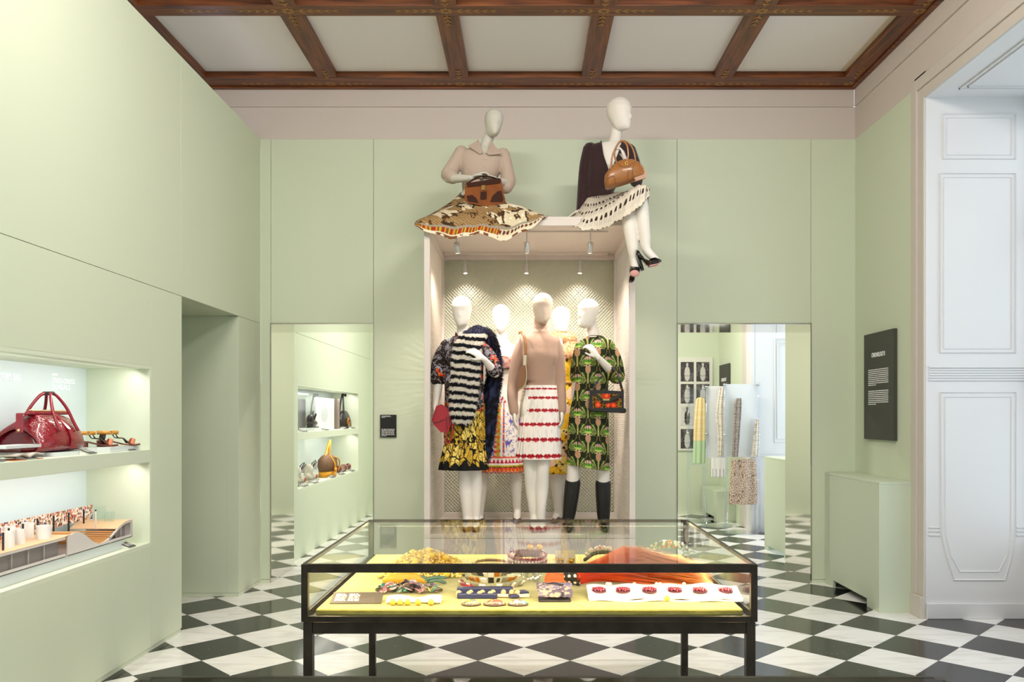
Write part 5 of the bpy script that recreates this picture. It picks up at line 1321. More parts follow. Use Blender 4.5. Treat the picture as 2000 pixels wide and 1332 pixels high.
# the near end hangs open: bellows flare out on both sides of a dark hollow
rg = []
for k, (y, sx, sz, dx) in enumerate(((-.155, .97, .97, 0), (-.185, 1.02, .93, -.015), (-.215, 1.08, .80, -.04), (-.232, 1.10, .66, -.055), (-.222, .98, .60, -.05), (-.19, .80, .66, -.03), (-.160, .62, .66, -.01))):
    rg.append(np.array([(x*sx+dx, y+.03*(z/.2), max(.002, z*sz)) for x, z in prof]))
obj('bellows', MB().loft(rg[:5], cap=False), croc, dbag, sub=1, **L0)
obj('lining', MB().loft(rg[4:], cap=True), innr, dbag, sub=1, **L0)
obj('frame', MB().box(-.026, .026, -.17, .15, .198, .216), redg, dbag, local=True, bevel=.006)
obj('frame_rod', MB().tube([(0, -.165, .221), (0, .145, .221)], .005, 8).tube([(.018, -.165, .219), (.018, .145, .219)], .004, 8), brass, dbag, **L0)
obj('side_tab', MB().box(-.018, .018, -.25, -.165, .200, .207).obox((0, -.249, .155), (.036, .009, .10)), redg, dbag, local=True, bevel=.003)
obj('tab_stud', MB().ball((0, -.256, .118), .008, 10, 6), brass, dbag, **L0)
for sx in (-1, 1):
    obj('handle', MB().tube(spline([(sx*.112, -.085, .115), (sx*.088, -.080, .165), (sx*.060, -.068, .235), (sx*.03, -.03, .300), (sx*.018, 0, .313), (sx*.03, .03, .300), (sx*.060, .068, .235), (sx*.088, .080, .165), (sx*.112, .085, .115)], 44), .0085, 10), redg, dbag, **L0)
obj('handle_wrap', MB().tube([(-.026, 0, .314), (.026, 0, .314)], .011, 10), mat('dark_wrap', '#3a2a2a', .5), dbag, **L0)
obj('strap_band', MB().add([(.035, -.004, .200), (.035, .020, .200), (.110, .020, .118), (.110, -.004, .118), (.129, -.004, .06), (.129, .020, .06)], [(0, 1, 2, 3), (3, 2, 5, 4)]) if True else None, redg, dbag, local=True, solid=.006)
obj('leather_tag', MB().prism([(-.018, .02), (.022, .02), (.012, .065), (-.004, .065)], .128, .134, 'x'), redg, dbag, local=True, bevel=.002)
obj('acrylic_riser', MB().box(-.11, .13, -.15, .17, -.0215, -.001), frost, dbag, local=True)
# book stand and open book
ab = thing('acrylic_plinth', 'clear acrylic block above the open book at the left end of the shelf', 'stand', (-2.50, 3.90, SZ1))
obj('block', MB().box(-.06, .06, -.14, .13, .058, .072), frost, ab, local=True)
obj('foot', MB().box(-.06, -.045, -.14, .13, .0005, .058), acryl, ab, local=True)
bk = thing('open_book', 'small open book lying under the acrylic block on the upper shelf', 'book', (-2.475, 3.90, SZ1))
pgm = mat('page_paper', '#cfc4bb', .7, var=('#bdb0a6', 30)); cvr = mat('orange_book_cover', '#c96a3a', .5)
for sg in (-1, 1):
    gr = np.array([[(x, sg*y, .012+.018*math.sin(min(1, y/.085)*PI*.75)*(1 if y > .002 else .2)) for x in (-.06, .06)] for y in np.linspace(.001, .115, 12)])
    obj('pages', MB().grid(gr), pgm, bk, local=True, solid=.008, smooth=True)
obj('cover', MB().box(-.058, .058, -.112, .112, .0005, .004), cvr, bk, local=True)

# --- sandals
ylw = mat('ochre_patent', '#c98a28', .25, coat=.3); bstrap = mat('black_strap', '#2a221c', .35); sole_b = mat('brown_sole', '#6a3222', .35, coat=.2); insole = mat('tan_insole', '#a8714e', .5); salmon = mat('salmon_strap', '#d08060', .4)
def sandal(x, y, label, rz):
    t = thing('sandal', label, 'sandal', (x, y, SZ1+.030), 'criss-cross sandals', (0, 0, rz))
    zs = lambda x: float(np.interp(x, [-.11, -.04, .03, .09, .125], [.036, .034, .014, .008, .012]))
    hw = lambda x: float(np.interp(x, [-.115, -.10, -.05, .0, .07, .11, .128], [.012, .028, .031, .030, .038, .030, .010]))
    xs_ = np.linspace(-.115, .128, 22)
    obj('sole', MB().loft([np.array([(x, -hw(x), zs(x)-.008), (x, hw(x), zs(x)-.008), (x, hw(x), zs(x)), (x, -hw(x), zs(x))]) for x in xs_]), sole_b, t, local=True)
    obj('heel', MB().loft([ering((-.075, 0, z), .040, .031, 24) for z in (.0005, .0275)]), sole_b, t, local=True, smooth=False)
    obj('insole', MB().grid(np.array([[(x, -hw(x)*.92, zs(x)+.0012), (x, hw(x)*.92, zs(x)+.0012)] for x in xs_])), insole, t, local=True)
    ringp = []
    for k in range(40):
        a = 2*PI*k/40; ringp.append((-.055+.058*math.cos(a), .040*math.sin(a), .083))
    G = np.array([[(p[0], p[1], p[2]-.011) for p in ringp], [(p[0]*1.0, p[1], p[2]+.011) for p in ringp]])
    obj('ankle_strap', MB().grid(G, True), ylw, t, local=True, solid=.005, smooth=True)
    obj('buckle', MB().tube([(-.045+.008*math.cos(a), -.044, .083+.013*math.sin(a)) for a in np.linspace(0, 2*PI, 14)], .002, 6, round_ends=False), brass, t, **L0)
    for sg in (-1, 1):
        obj('cross_strap', strap([(-.02, sg*.040, .075), (-.005, sg*.038, .05), (.03, 0, .048), (.06, -sg*.033, .015)], .011, .003, facing=(.3, 0, 1)), bstrap, t, **L0)
        obj('heel_strap', strap([(-.09, sg*.034, .03), (-.085, sg*.040, .05), (-.08, sg*.038, .076)], .009, .003, facing=(0, 1, 0)), bstrap, t, **L0)
    obj('toe_strap', strap([(.075, -.034, .010), (.085, -.02, .038), (.09, .0, .044), (.085, .02, .038), (.075, .034, .010)], .012, .003, facing=(.4, 0, 1)), salmon, t, **L0)
sandal(-2.565, 4.76, 'ochre criss-cross sandal nearer the red handbag', .75)
sandal(-2.50, 4.90, 'ochre criss-cross sandal nearer the end of the shelf', .70)
obj_t = tag(obj('acrylic_riser', MB().box(-2.66, -2.42, 4.66, 5.02, SZ1+.0005, SZ1+.030), frost), 'frosted acrylic riser under the ochre sandals', 'stand')

# --- architectural model on the lower shelf
AX0, AX1 = -2.735, -2.45; AZ = .752; AY0, AY1 = 3.40, 4.98
am = thing('architectural_model', 'white architectural model with a timber wave floor, columns and a collage wall', 'architectural model', (-2.6, 4.2, NZ0))
model_w = mat('model_white', '#ddd5d2', .6); grey_in = mat('model_grey', '#9c9692', .7)
maple = mat('maple_veneer', '#dcb795', .5, var=('#d2a97f', 14), vscale=(30, 2, 2)); slatm = mat('maple_slat', '#c8925a', .5)
obj('acrylic_base', MB().box(AX0+.03, AX1-.01, AY0, 4.90, NZ0+.001, AZ-.001), frost, am)
def topz(y):
    """wave in the deck"""
    if y < 4.28 or y > 4.93: return .857
    t = (y-4.28)/(4.93-4.28); 
    if t < .12: return .857+.012*math.sin(t/.12*PI/2)
    return .768+.101*(0.5+.5*math.cos(min(1, (t-.12)/.40)*PI)) if t < .52 else .768+.089*(.5-.5*math.cos((t-.52)/.48*PI))
ys = list(np.linspace(AY0, 4.28, 6))+list(np.linspace(4.29, 4.93, 30))+[AY1]
# front fascia with its two long openings
def strip_(pts_top, z_bot, x0, x1): 
    poly = [(y, z) for y, z in pts_top]+[(pts_top[-1][0], z_bot), (pts_top[0][0], z_bot)]
    return MB().prism(poly, x0, x1, 'x')
fz = .024
obj('fascia', strip_([(y, topz(y)) for y in ys if 4.26 <= y <= 4.72], AZ, AX1-.006, AX1), model_w, am)
for a, b in ((AY0, 4.26), (4.72, AY1)):
    o = obj('fascia', strip_([(y, topz(y)) for y in [a]+[v for v in ys if a < v < b]+[b]][::1], 0, AX1-.006, AX1) if False else MB().box(AX1-.006, AX1, a, b, AZ, AZ+.018), model_w, am)
    tp = [a]+[v for v in ys if a < v < b]+[b]
    mb = MB()
    for p, q2 in zip(tp[:-1], tp[1:]):
        mb.add([(x, y, z) for x in (AX1-.006, AX1) for y, z in ((p, topz(p)-.012), (q2, topz(q2)-.012), (q2, topz(q2)), (p, topz(p)))], [(0, 1, 2, 3), (7, 6, 5, 4), (0, 4, 5, 1), (3, 2, 6, 7)])
    obj('fascia_edge', mb, model_w, am)
    obj('fascia_end', MB().box(AX1-.006, AX1, (b-.012) if b > 4.9 else a, b if b > 4.9 else a+.02, AZ+.018, .847), model_w, am)
for a, b in ((AY0, 4.27), (4.87, AY1)): obj('recess', MB().box(AX1-.05, AX1-.045, a, b, AZ+.005, .845), grey_in, am)
for y in (3.72, 3.86, 3.99, 4.12, 4.90): obj('column', MB().tube([(AX1-.03, y, AZ+.002), (AX1-.03, y, .85)], .003, 8, round_ends=False), model_w, am, smooth=True)
obj('end_wall', MB().box(AX0, AX1, AY1-.004, AY1, AZ, .852), model_w, am)
obj('floor_board', MB().box(AX0, AX1, AY0, AY1, AZ-.0005, AZ+.004), model_w, am)
mb = MB().grid(np.array([[(AX0, y, topz(y)+.001), (AX1+.001, y, topz(y)+.001)] for y in np.linspace(AY0, 4.30, 12)])); obj('deck', mb, maple, am, solid=.003)
mb = MB().grid(np.array([[(AX0, y, topz(y)+.001), (AX1+.001, y, topz(y)+.001)] for y in np.linspace(4.80, AY1, 14)])); obj('deck', mb, maple, am, solid=.003)
for k in range(22):
    y = 4.31+k*.0222; z = topz(y)
    obj('slat', MB().box(AX0+.01, AX1-.008, y, y+.016, z-.006, z+.001), slatm, am)
def collage(co):
    u, v = co[:, 1], co[:, 2]; n = len(u); c = base(n, '#e9ddd2'); f1, f2, cid = voro(u*75, v*80, 31)
    for lo_, colr in ((.25, '#c9897a'), (.4, '#b85a3a'), (.52, '#6a5a4a'), (.62, '#8a8a62'), (.70, '#d8a0a0'), (.78, '#4a4f7a'), (.84, '#c8843a'), (.92, '#3a3230')): c = blend(c, (cid > lo_) & (f1 < .60), colr)
    return c
gr = np.array([[(AX0+.012, y, z) for y in np.linspace(AY0, 5.03, 420)] for z in np.linspace(.858, .945, 26)])
obj('collage_wall', MB().grid(gr), print_m, am, colfn=collage)
obj('wall_board', MB().box(AX0+.004, AX0+.010, AY0, 5.03, .855, .946), model_w, am)
for y in (4.40, 4.55, 4.70, 4.86, 3.98, 3.62): obj('pole', MB().box(AX0+.045, AX0+.052, y, y+.008, topz(y), .935), mat('model_black', '#2c2624', .5), am)
tubem = mat('model_tube', '#f6f4f2', .25, trans=.2, ior=1.15)
for (x, y, r, hh) in ((-2.53, 3.74, .022, .075), (-2.60, 3.86, .03, .085), (-2.53, 3.92, .024, .08), (-2.54, 4.02, .022, .075), (-2.62, 4.06, .026, .085), (-2.53, 4.20, .036, .07), (-2.64, 4.24, .03, .08), (-2.6, 3.58, .03, .085), (-2.52, 3.6, .02, .07)):
    a = np.linspace(0, 2*PI, 22, endpoint=False); rg = []
    for rr, zz in ((r, .858), (r, .858+hh), (r*.9, .858+hh), (r*.9, .861)): rg.append(np.stack([x+rr*np.cos(a), y+rr*np.sin(a), np.full(22, zz)], 1))
    obj('display_tube', MB().loft(rg), tubem, am, smooth=False)
for (x, y) in ((-2.50, 3.82), (-2.57, 3.97), (-2.6, 4.13)): obj('pole', MB().box(x, x+.006, y, y+.008, .858, .945), mat('model_black'), am)
for (x, y, hh) in ((-2.55, 4.90, .06), (-2.62, 4.93, .09)):
    obj('display_tube', MB().cyl((x, y, .859), .03, hh, 20), acryl, am)
obj('pole', MB().tube([(-2.58, 4.80, topz(4.80)+.001), (-2.58, 4.80, .93)], .004, 8), model_w, am, smooth=True)
obj('finial', MB().ball((-2.58, 4.80, .936), .006, 8, 6), mat('model_black'), am, smooth=True)

# ------------------------------------------------------------------ things in the next room's niche
SB1, SBF = 1.33, NZ0+.04
def at(x, X): return F*X/(x-VX)
# black lace-up shoe
shb = thing('shoe', 'black buckled shoe on an acrylic block in the next room\'s upper shelf', 'shoe', (-2.52, at(610, -2.52), SB1))
A_ = dict(local=True, smooth=True)
blk = mat('black_bag_leather')
obj('upper', remesh(limb(limb(MB(), [(0, -.11, .075), (0, 0, .09), (0, .13, .085)], [.04, .045, .03]), [(0, -.09, .08), (0, -.09, .15)], [.045, .045]), 'upper', .007, 2), blk, shb, **A_)
obj('sole', MB().box(-.04, .04, -.13, .16, .036, .05), mat('dark_sole', '#4a4440', .5), shb, local=True, bevel=.006)
for k in range(3): obj('lace', MB().tube(spline([(.02, -.03+k*.03, .13), (.05, -.05+k*.02, .19), (.03, .02+k*.02, .2), (.0, .02+k*.03, .13)], 14), .004, 6), blk, shb, **A_)
obj('acrylic_block', MB().box(-.1, .08, -.2, .2, .0005, .035), frost, shb, local=True)
# record sleeve with a grey disc
rs = thing('record_sleeve', 'white square record sleeve with a pale grey disc on the next room\'s upper shelf', 'record', (-2.55, at(633, -2.55), SB1))
obj('sleeve', MB().box(-.012, .012, -.44, .48, .002, .40), white, rs, local=True, bevel=.002)
mb = MB(); a = np.linspace(0, 2*PI, 40, endpoint=False); mb.loft([np.stack([np.full(40, x), -.02+.16*np.cos(a), .20+.10*np.sin(a)], 1) for x in (.0125, .0140)]); obj('disc', mb, mat('grey_disc', '#c3c8ca', .3), rs, local=True)
obj('book_block', MB().box(-.03, .03, .60, .72, .002, .40), mat('dark_pages', '#8a7a72', .6), rs, local=True, bevel=.004)
# black hobo bag
hg = thing('handbag', 'black handbag with a tall handle on the next room\'s upper shelf', 'bag', (-2.58, at(672, -2.58), SB1))
g = MB(); stack(g, [(0, 0, .01, .06, .20), (0, 0, .03, .09, .26), (0, 0, .12, .08, .28), (0, 0, .20, .05, .22), (0, 0, .25, .02, .12)]); obj('body', remesh(g, 'body', .012, 2), blk, hg, **A_)
for sx in (-.03, .03): obj('handle', MB().tube(spline([(sx, -.16, .2), (sx*.6, -.12, .38), (0, -.04, .53), (0, .05, .53), (sx*.6, .12, .36), (sx, .17, .2)], 30), .012, 8), blk, hg, **A_)
obj('round_buckle', MB().tube([(.09, -.12+.05*math.cos(a), .09+.05*math.sin(a)) for a in np.linspace(0, 2*PI, 24)], .010, 8, round_ends=False), mat('amber_ring', '#b8762a', .3), hg, **A_)
# grey sneakers
snk = mat('pale_grey_suede', '#c8c4b4', .8, var=('#a8a490', 20))
for k, (x, ds) in enumerate(((607, 'pale grey sneaker on the next room\'s lower shelf, whole in view'), (584, 'pale grey sneaker on the next room\'s lower shelf, cut off by its edge'))):
    t = thing('sneaker', ds, 'shoe', (-2.52, at(x, -2.52), SBF), 'grey sneakers')
    obj('upper', remesh(limb(limb(MB(), [(0, -.14, .06), (0, 0, .075), (0, .16, .05)], [.05, .055, .04]), [(0, -.10, .08), (0, -.09, .17)], [.055, .052]), 'upper', .008, 2), snk, t, **A_)
    obj('sole', MB().box(-.052, .052, -.19, .2, .001, .03), mat('grey_rubber', '#a9aa98', .7), t, local=True, bevel=.008)
    obj('lace', MB().tube(spline([(.0, -.03, .17), (.05, -.10, .23), (.06, .0, .25), (.02, .02, .18), (.05, .1, .23), (.0, .04, .15)], 26), .005, 6), mat('dark_lace', '#4a443e', .6), t, **A_)
    obj('label_patch', MB().box(.050, .056, .04, .09, .04, .08), mat('red_patch', '#b03a3a', .5), t, local=True)
# bucket bag with yellow trim
yl = mat('yellow_trim', '#e09a1e', .4); brn = mat('brown_canvas', '#7a5a40', .7, var=('#6a4c36', 60))
bb_ = thing('bucket_bag', 'brown bucket bag with yellow leather base and pointed handle on the next room\'s lower shelf', 'bag', (-2.52, at(640, -2.52), SBF))
obj('base', MB().loft([ering((0, 0, z), .11, r, 28) for z, r in ((.001, .26), (.06, .27), (.105, .26))]), yl, bb_, **A_)
obj('body', MB().loft([ering((0, 0, z), w, r, 28) for z, w, r in ((.106, .11, .27), (.2, .12, .32), (.30, .11, .32), (.37, .07, .22), (.39, .03, .1))]), brn, bb_, **A_)
obj('handle', MB().tube(spline([(.0, -.16, .36), (.0, -.02, .5), (.0, .12, .62), (.0, .16, .62), (.0, .12, .5), (.0, .10, .38)], 30), .016, 8), yl, bb_, **A_)
obj('trim', MB().tube(spline([(.08, .02, .35), (.125, .14, .3), (.128, .19, .2), (.115, .17, .11)], 20), .010, 6), yl, bb_, **A_)
obj('tag', MB().tube(spline([(.06, -.12, .38), (.125, -.13, .25), (.135, -.12, .16)], 12), .012, 6).obox((.137, -.12, .13), (.02, .09, .07)), yl, bb_, **A_)
bb_.scale = (.9, .8, .72)
# dark red shoes
dred = mat('oxblood_patent', '#6a2a24', .2, coat=.4)
for x, ds in ((668, 'small oxblood shoe beside the bucket bag, nearer it'), (687, 'small oxblood shoe beside the bucket bag, farther from it')):
    t = thing('shoe', ds, 'shoe', (-2.54, at(x, -2.54), SBF+.0005), 'oxblood shoes')
    obj('upper', remesh(limb(MB().ball((0, .1, .05), (.06, .12, .05)), [(0, -.22, .05), (0, -.05, .04), (0, .1, .05)], [.05, .04, .045]), 'upper', .009, 2), dred, t, **A_)
for x, zz, ds in ((592, SB1, 'upper shelf, farthest left'), (635, SB1, 'upper shelf, under the record sleeve'), (672, SB1, 'upper shelf, under the black handbag'), (688, SB1, 'upper shelf, farthest right'),
                  (594, SBF, 'lower shelf, farthest left'), (614, SBF, 'lower shelf, by the sneakers'), (648, SBF, 'lower shelf, by the bucket bag'), (667, SBF, 'lower shelf, by the oxblood shoes'), (687, SBF, 'lower shelf, farthest right')):
    label_card(x, 0, -2.425, zz, 'small label card in the next room\'s niche, '+ds, .2, .05)
# ------------------------------------------------------------------ plinths, signs
def plinth(label, y0, y1, z, notch, group='painted plinths'):
    t = thing('plinth', label, 'plinth', (2.83, (y0+y1)/2, 0), group)
    x0, x1 = 2.69, XR-.002
    # side facing the room has a low cut-out along the floor
    n0, n1 = notch
    poly = [(y0, 0), (n0, 0), (n0, .062), (n1, .062), (n1, 0), (y1, 0), (y1, z-.002), (y0, z-.002)]
    obj('side_panel', MB().prism(poly, x0, x0+.02, 'x'), pl_m, t)
    obj('front_panel', MB().box(x0+.0201, x1, y0, y0+.02, 0, z-.002), pl_m, t)
    obj('back_panel', MB().box(x0+.0201, x1, y1-.02, y1, 0, z-.002), pl_m, t)
    obj('top_panel', MB().box(x0, x1, y0, y1, z-.0019, z+.018), pl_m, t, bevel=.002)
    return t
pl_m = mat('plinth_paint', '#ccd6c0', .5, spec=.35)
plinth('tall pale green plinth in the right corner below the black text panel', 6.11, YB-.006, .98, (6.33, 7.02))
plinth('tall pale green plinth in the next room beside the right doorway', 8.16, 9.05, 1.03, (8.36, 8.95))
pl2 = plinth('pale plinth in the far right corner of the next room', 11.35, 12.25, .42, (11.5, 12.0))
black_m = mat('black_panel', '#43443d', .55); blk2 = mat('black_card', '#191817', .5); ink = mat('white_print', '#e8e6e0', .6, emit='#ffffff', estr=.12)
def lines(mb, n, x0, x1, z0, z1, put, short=.4):
    """rows of print, too small to read: a row of word-length bars each"""
    for k in range(n):
        z = z0+(z1-z0)*k/max(1, n-1); x = x0; end = x1 if k < n-1 else x0+(x1-x0)*short
        while x < end-.004:
            w = min(rng.uniform(.008, .03), end-x); put(mb, x, x+w, z); x += w+.004
# black text panel on the right wall
YN, YF_ = 6.394, 6.955; zb, zt = P(0, 857, 6.955)[2], P(0, 655, 6.955)[2]
sg = thing('wall_sign', 'tall black wall panel with white text on the right wall above the plinth', 'sign', (XR-.02, (YN+YF_)/2, zb))
obj('board', MB().box(XR-.032, XR-.001, YN, YF_, zb, zt), black_m, sg, bevel=.002)
o = text('CHRONOLOGY II', 'lettering', ink, sg, .052, (XR-.0325, (YN+YF_)/2, P(0, 696, 6.67)[2]), (PI/2, 0, -PI/2), .62, 'CENTER', weight=.0009)
mb = MB()
def putr(mb, a, b, z): mb.add([(XR-.0326, YF_-.09-a, z), (XR-.0326, YF_-.09-b, z), (XR-.0326, YF_-.09-b, z+.007), (XR-.0326, YF_-.09-a, z+.007)], [(0, 1, 2, 3)])
z1_, z2_, z3_, z4_ = (P(0, y, 6.67)[2] for y in (722, 752, 764, 790))
lines(mb, 9, 0, .38, z1_, z2_, putr); lines(mb, 8, 0, .38, z3_, z4_, putr)
obj('body_text', mb, ink, sg, stuff=True)
# small black card on the back wall, left of the showcase
c0, c1 = P(743, 854, YB), P(774.5, 810, YB)
sg2 = thing('wall_label', 'small black wall label with white print between the left doorway and the showcase', 'sign', (c0[0], YB-.01, c0[2]))
obj('board', MB().box(c0[0], c1[0], YB-.012, YB-.001, c0[2], c1[2]), blk2, sg2)
mb = MB()
def putb(mb, a, b, z): mb.add([(c0[0]+.012+a, YB-.0125, z), (c0[0]+.012+b, YB-.0125, z), (c0[0]+.012+b, YB-.0125, z+.0028), (c0[0]+.012+a, YB-.0125, z+.0028)], [(0, 1, 2, 3)])
lines(mb, 3, 0, .085, c1[2]-.012, c1[2]-.026, putb); lines(mb, 8, 0, .118, c0[2]+.072, c0[2]+.012, putb)
obj('body_text', mb, ink, sg2, stuff=True)
# the same kind of text panel in the next room
Yp0, Yp1 = 11.62, 12.18; zz0, zz1 = 1.25, 2.27
sg3 = thing('wall_sign', 'black wall panel with white heading on the right wall of the next room', 'sign', (XR-.02, 11.9, zz0))
obj('board', MB().box(XR-.03, XR-.001, Yp0, Yp1, zz0, zz1), black_m, sg3, bevel=.002)
text('CHRONOLOGY', 'lettering', ink, sg3, .07, (XR-.0305, 11.9, 2.02), (PI/2, 0, -PI/2), .6, 'CENTER', weight=.001)

# photograph grid on the far wall
pxs = (1329.5, 1360); pys = (707, 750, 793, 838)
fg = thing('photo_grid', 'white framed grid of black and white photographs on the far wall of the next room', 'picture', (P(1358, 0, Y2)[0], Y2-.01, P(0, 882, Y2)[2]))
f0, f1_ = P(1324, 880, Y2-.02), P(1392, 698, Y2-.02)
obj('mount', MB().box(f0[0], f1_[0], Y2-.025, Y2-.001, f0[2], f1_[2]), mat('photo_mount', '#e2e0d6', .6), fg, bevel=.002)
def photo_col(k):
    def fn(co):
        u = (co[:, 0]-co[:, 0].min())/(np.ptp(co[:, 0])+1e-9); v = (co[:, 2]-co[:, 2].min())/(np.ptp(co[:, 2])+1e-9); n = len(u)
        dark = k not in (4, 5); c = base(n, '#4a4648' if dark else '#d6d2cc'); c = blend(c, (fbm(u*5, v*5, k) > .55), '#6a6668' if dark else '#c9c5c0')
        fig = '#cfcac6' if dark else '#3a3838'
        c = blend(c, ((u-.5)/.22)**2+((v-.40)/.38)**2 < 1, fig); c = blend(c, ((u-.5)/.10)**2+((v-.86)/.10)**2 < 1, fig); c = blend(c, (np.abs(u-.5) < .2) & (np.abs(v-.28) < .02), '#8a8688')
        return c
    return fn
for k, (yy) in enumerate(pys):
    for j, xx in enumerate(pxs):
        a, b = P(xx, yy+38, Y2-.03), P(xx+25.5, yy, Y2-.03)
        gr = np.array([[(x, Y2-.028, z) for x in np.linspace(a[0], b[0], 26)] for z in np.linspace(a[2], b[2], 36)])
        obj('photograph', MB().grid(gr), print_m, fg, colfn=photo_col(k*2+j))

# ------------------------------------------------------------------ acrylic stands with garments in the next room
clr = glass_mat('stand_acrylic', (.95, .97, 1.0), 1.25)
milky = mat('milky_acrylic', '#eef0f4', .3, alpha=.78)
bolt = mat('chrome_bolt', '#c9ccd0', .2, 1.0)
def rod(mb, x, y, Yd, z0, z1, r=.022): return mb.tube([(x, Yd, z0), (x, Yd, z1)], r, 12, round_ends=False)
def stand(label, Yd, xl, xr, ytop, ybot, panelm):
    a, b = P(xl, ytop, Yd), P(xr, ybot, Yd); xc = (a[0]+b[0])/2
    t = thing('acrylic_stand', label, 'stand', (xc, Yd, 0), 'acrylic garment stands')
    obj('foot_disc', MB().cyl((xc, Yd, .0008), .21, .014, 40), clr, t)
    for x in (a[0], b[0]):
        obj('post', rod(MB(), x, 0, Yd, .015, a[2]+.02), clr, t, smooth=True)
        for z in (.03, .75, 1.25, a[2]-.02): obj('collar', MB().tube([(x, Yd, z), (x, Yd, z+.02)], .027, 12, round_ends=False), bolt if z > 1 else clr, t, smooth=True)
    obj('panel', MB().box(a[0], b[0], Yd+.03, Yd+.04, b[2], a[2]), panelm, t)
    return t
stand('clear acrylic stand with a milky panel behind the tan crackle skirt', 10.3, 1416, 1482, 750, 893, milky)
stand('clear acrylic stand with a milky panel holding the cream garment', 10.95, 1380, 1420, 754, 895, milky)
stand('clear acrylic stand at the left of the right doorway, holding the yellow garment', 11.4, 1344, 1374, 757, 910, clr)
def crackle(co):
    u, v = co[:, 0]*42, co[:, 2]*34; u = np.floor(u*2)/2*.35+u*.65; f1, f2, cid = voro(u, v, 41); c = base(len(u), '#c9b2a0'); return blend(c, f2-f1 < .13, '#6f5648')
def hung(name, label, cat, Yd, outline_px, colfn, dep=.03):
    """a garment that hangs flat with soft body: outline rows (y, xl, xr)"""
    R = smooth_rows(outline_px, 40); rg = []; NA = 220; a = np.linspace(0, 2*PI, NA, endpoint=False)
    for y, l, r_ in R:
        p0, p1 = P(l, y, Yd), P(r_, y, Yd); c = (p0+p1)/2; w = (p1[0]-p0[0])/2
        rg.append(np.stack([c[0]+w*np.cos(a), Yd-.04+dep*np.sin(a)*(1+.25*np.sin(a*7)), np.full(NA, c[2])], 1))
    o = obj(name, MB().loft(rg), print_m, None, smooth=True, colfn=colfn); tag(o, label, cat); return o
hung('skirt', 'tan crackle-print skirt on the acrylic stand in the next room', 'skirt', 10.3, [(897, 1428, 1474), (930, 1425, 1477), (960, 1423, 1478), (984, 1421, 1476)], crackle, .05)
def knit(c1_, c2_, s=90):
    return lambda co: blend(blend(base(len(co), c1_), np.sin(co[:, 2]*s*3) > .4, c2_), vn(co[:, 0]*60, co[:, 2]*60, 2) > .75, c2_)
hung('dress', 'slim grey tweed sleeve piece on the acrylic stand in the next room', 'garment', 10.3, [(778, 1437, 1446), (790, 1433, 1447), (840, 1430, 1444), (892, 1428, 1440)], knit('#a89c94', '#7d726c'))
hung('garment', 'cream woven garment mounted on the middle acrylic stand', 'garment', 10.95, [(757, 1404, 1415), (790, 1398, 1414), (815, 1396, 1416), (850, 1400, 1414), (890, 1400, 1410)], knit('#e3ddd2', '#c3bbae'))
hung('garment', 'cream sleeve hanging at the right edge of the front acrylic stand', 'garment', 10.3, [(818, 1474, 1481), (850, 1470, 1481), (885, 1466, 1480), (892, 1464, 1480)], knit('#e0dad2', '#b8ada0'))
def yg(co):
    z = co[:, 2]; c = base(len(z), '#ecd6a6'); zs = P(0, 860, 11.4)[2]; return blend(blend(c, np.sin(z*300) > .5, '#e0c88e'), z < zs, '#b9d2aa')
hung('garment', 'yellow and green knitted garment on the leftmost acrylic stand', 'garment', 11.4, [(776, 1364, 1370), (784, 1358, 1376), (830, 1354, 1377), (860, 1353, 1377), (905, 1352, 1376)], yg)
hung('slip', 'white paper slip pinned with dark marks below the middle acrylic stand', 'garment', 10.9, [(894, 1388, 1418), (910, 1388, 1418), (931, 1388, 1418)], lambda co: blend(base(len(co), '#efeeec'), (np.sin(co[:, 0]*130) > .93) & (co[:, 2] < P(0, 915, 10.9)[2]), '#555050'), .008)

# ------------------------------------------------------------------ jewellery on the velvet
gold2 = mat('bright_gold', '#d9a93a', .2, 1.0); pearl = mat('pearl', '#ead7c6', .18, coat=.5)
TXc = .012
def V0(x, y): 
    """point of the velvet seen at photo pixel (x, y)"""
    Yd = F*(H-VZ)/(y-VY); return np.array([(x-VX)*Yd/F, Yd, VZ])
JG = 'jewellery on the velvet'
def jewel(name, label, cat, x, y): 
    p = V0(x, y); return thing(name, label, cat, tuple(p), JG), p
def bead_mesh(name, m, nu=10, nv=7):
    me = MB().ball((0, 0, 0), 1.0, nu, nv).mesh(name, True); me.materials.append(m); return me
def beads(parent, me, pts, rad, name='bead'):
    for p, r in zip(pts, rad):
        o = bpy.data.objects.new(name, me); link(o, parent); o.location = tuple(np.array(p)-WL[parent]); o.scale = (r, r, r)
# 1 text card
t, p = jewel('text_card', 'flat black card with white print at the left front of the display table', 'card', 695, 1176)
TL = .42; obj('card', MB().obox((p[0]+.005, p[1], VZ+.017), (.21, .075, .004), 0, TL), mat('slate_card', '#4c443e', .6), t)
mb = MB()
def putc(mb, a, b, z):
    g_ = lambda x, d: (x, p[1]+d*math.cos(TL)-.0023*math.sin(TL), VZ+.017+d*math.sin(TL)+.0023*math.cos(TL)); z -= .022
    mb.add([g_(p[0]-.085+a, z), g_(p[0]-.085+b, z), g_(p[0]-.085+b, z+.0034), g_(p[0]-.085+a, z+.0034)], [(0, 1, 2, 3)])
lines(mb, 7, 0, .045, 0, .045, putc, .8); lines(mb, 7, .055, .1, 0, .045, putc, .8); obj('print', mb, ink, t, stuff=True)
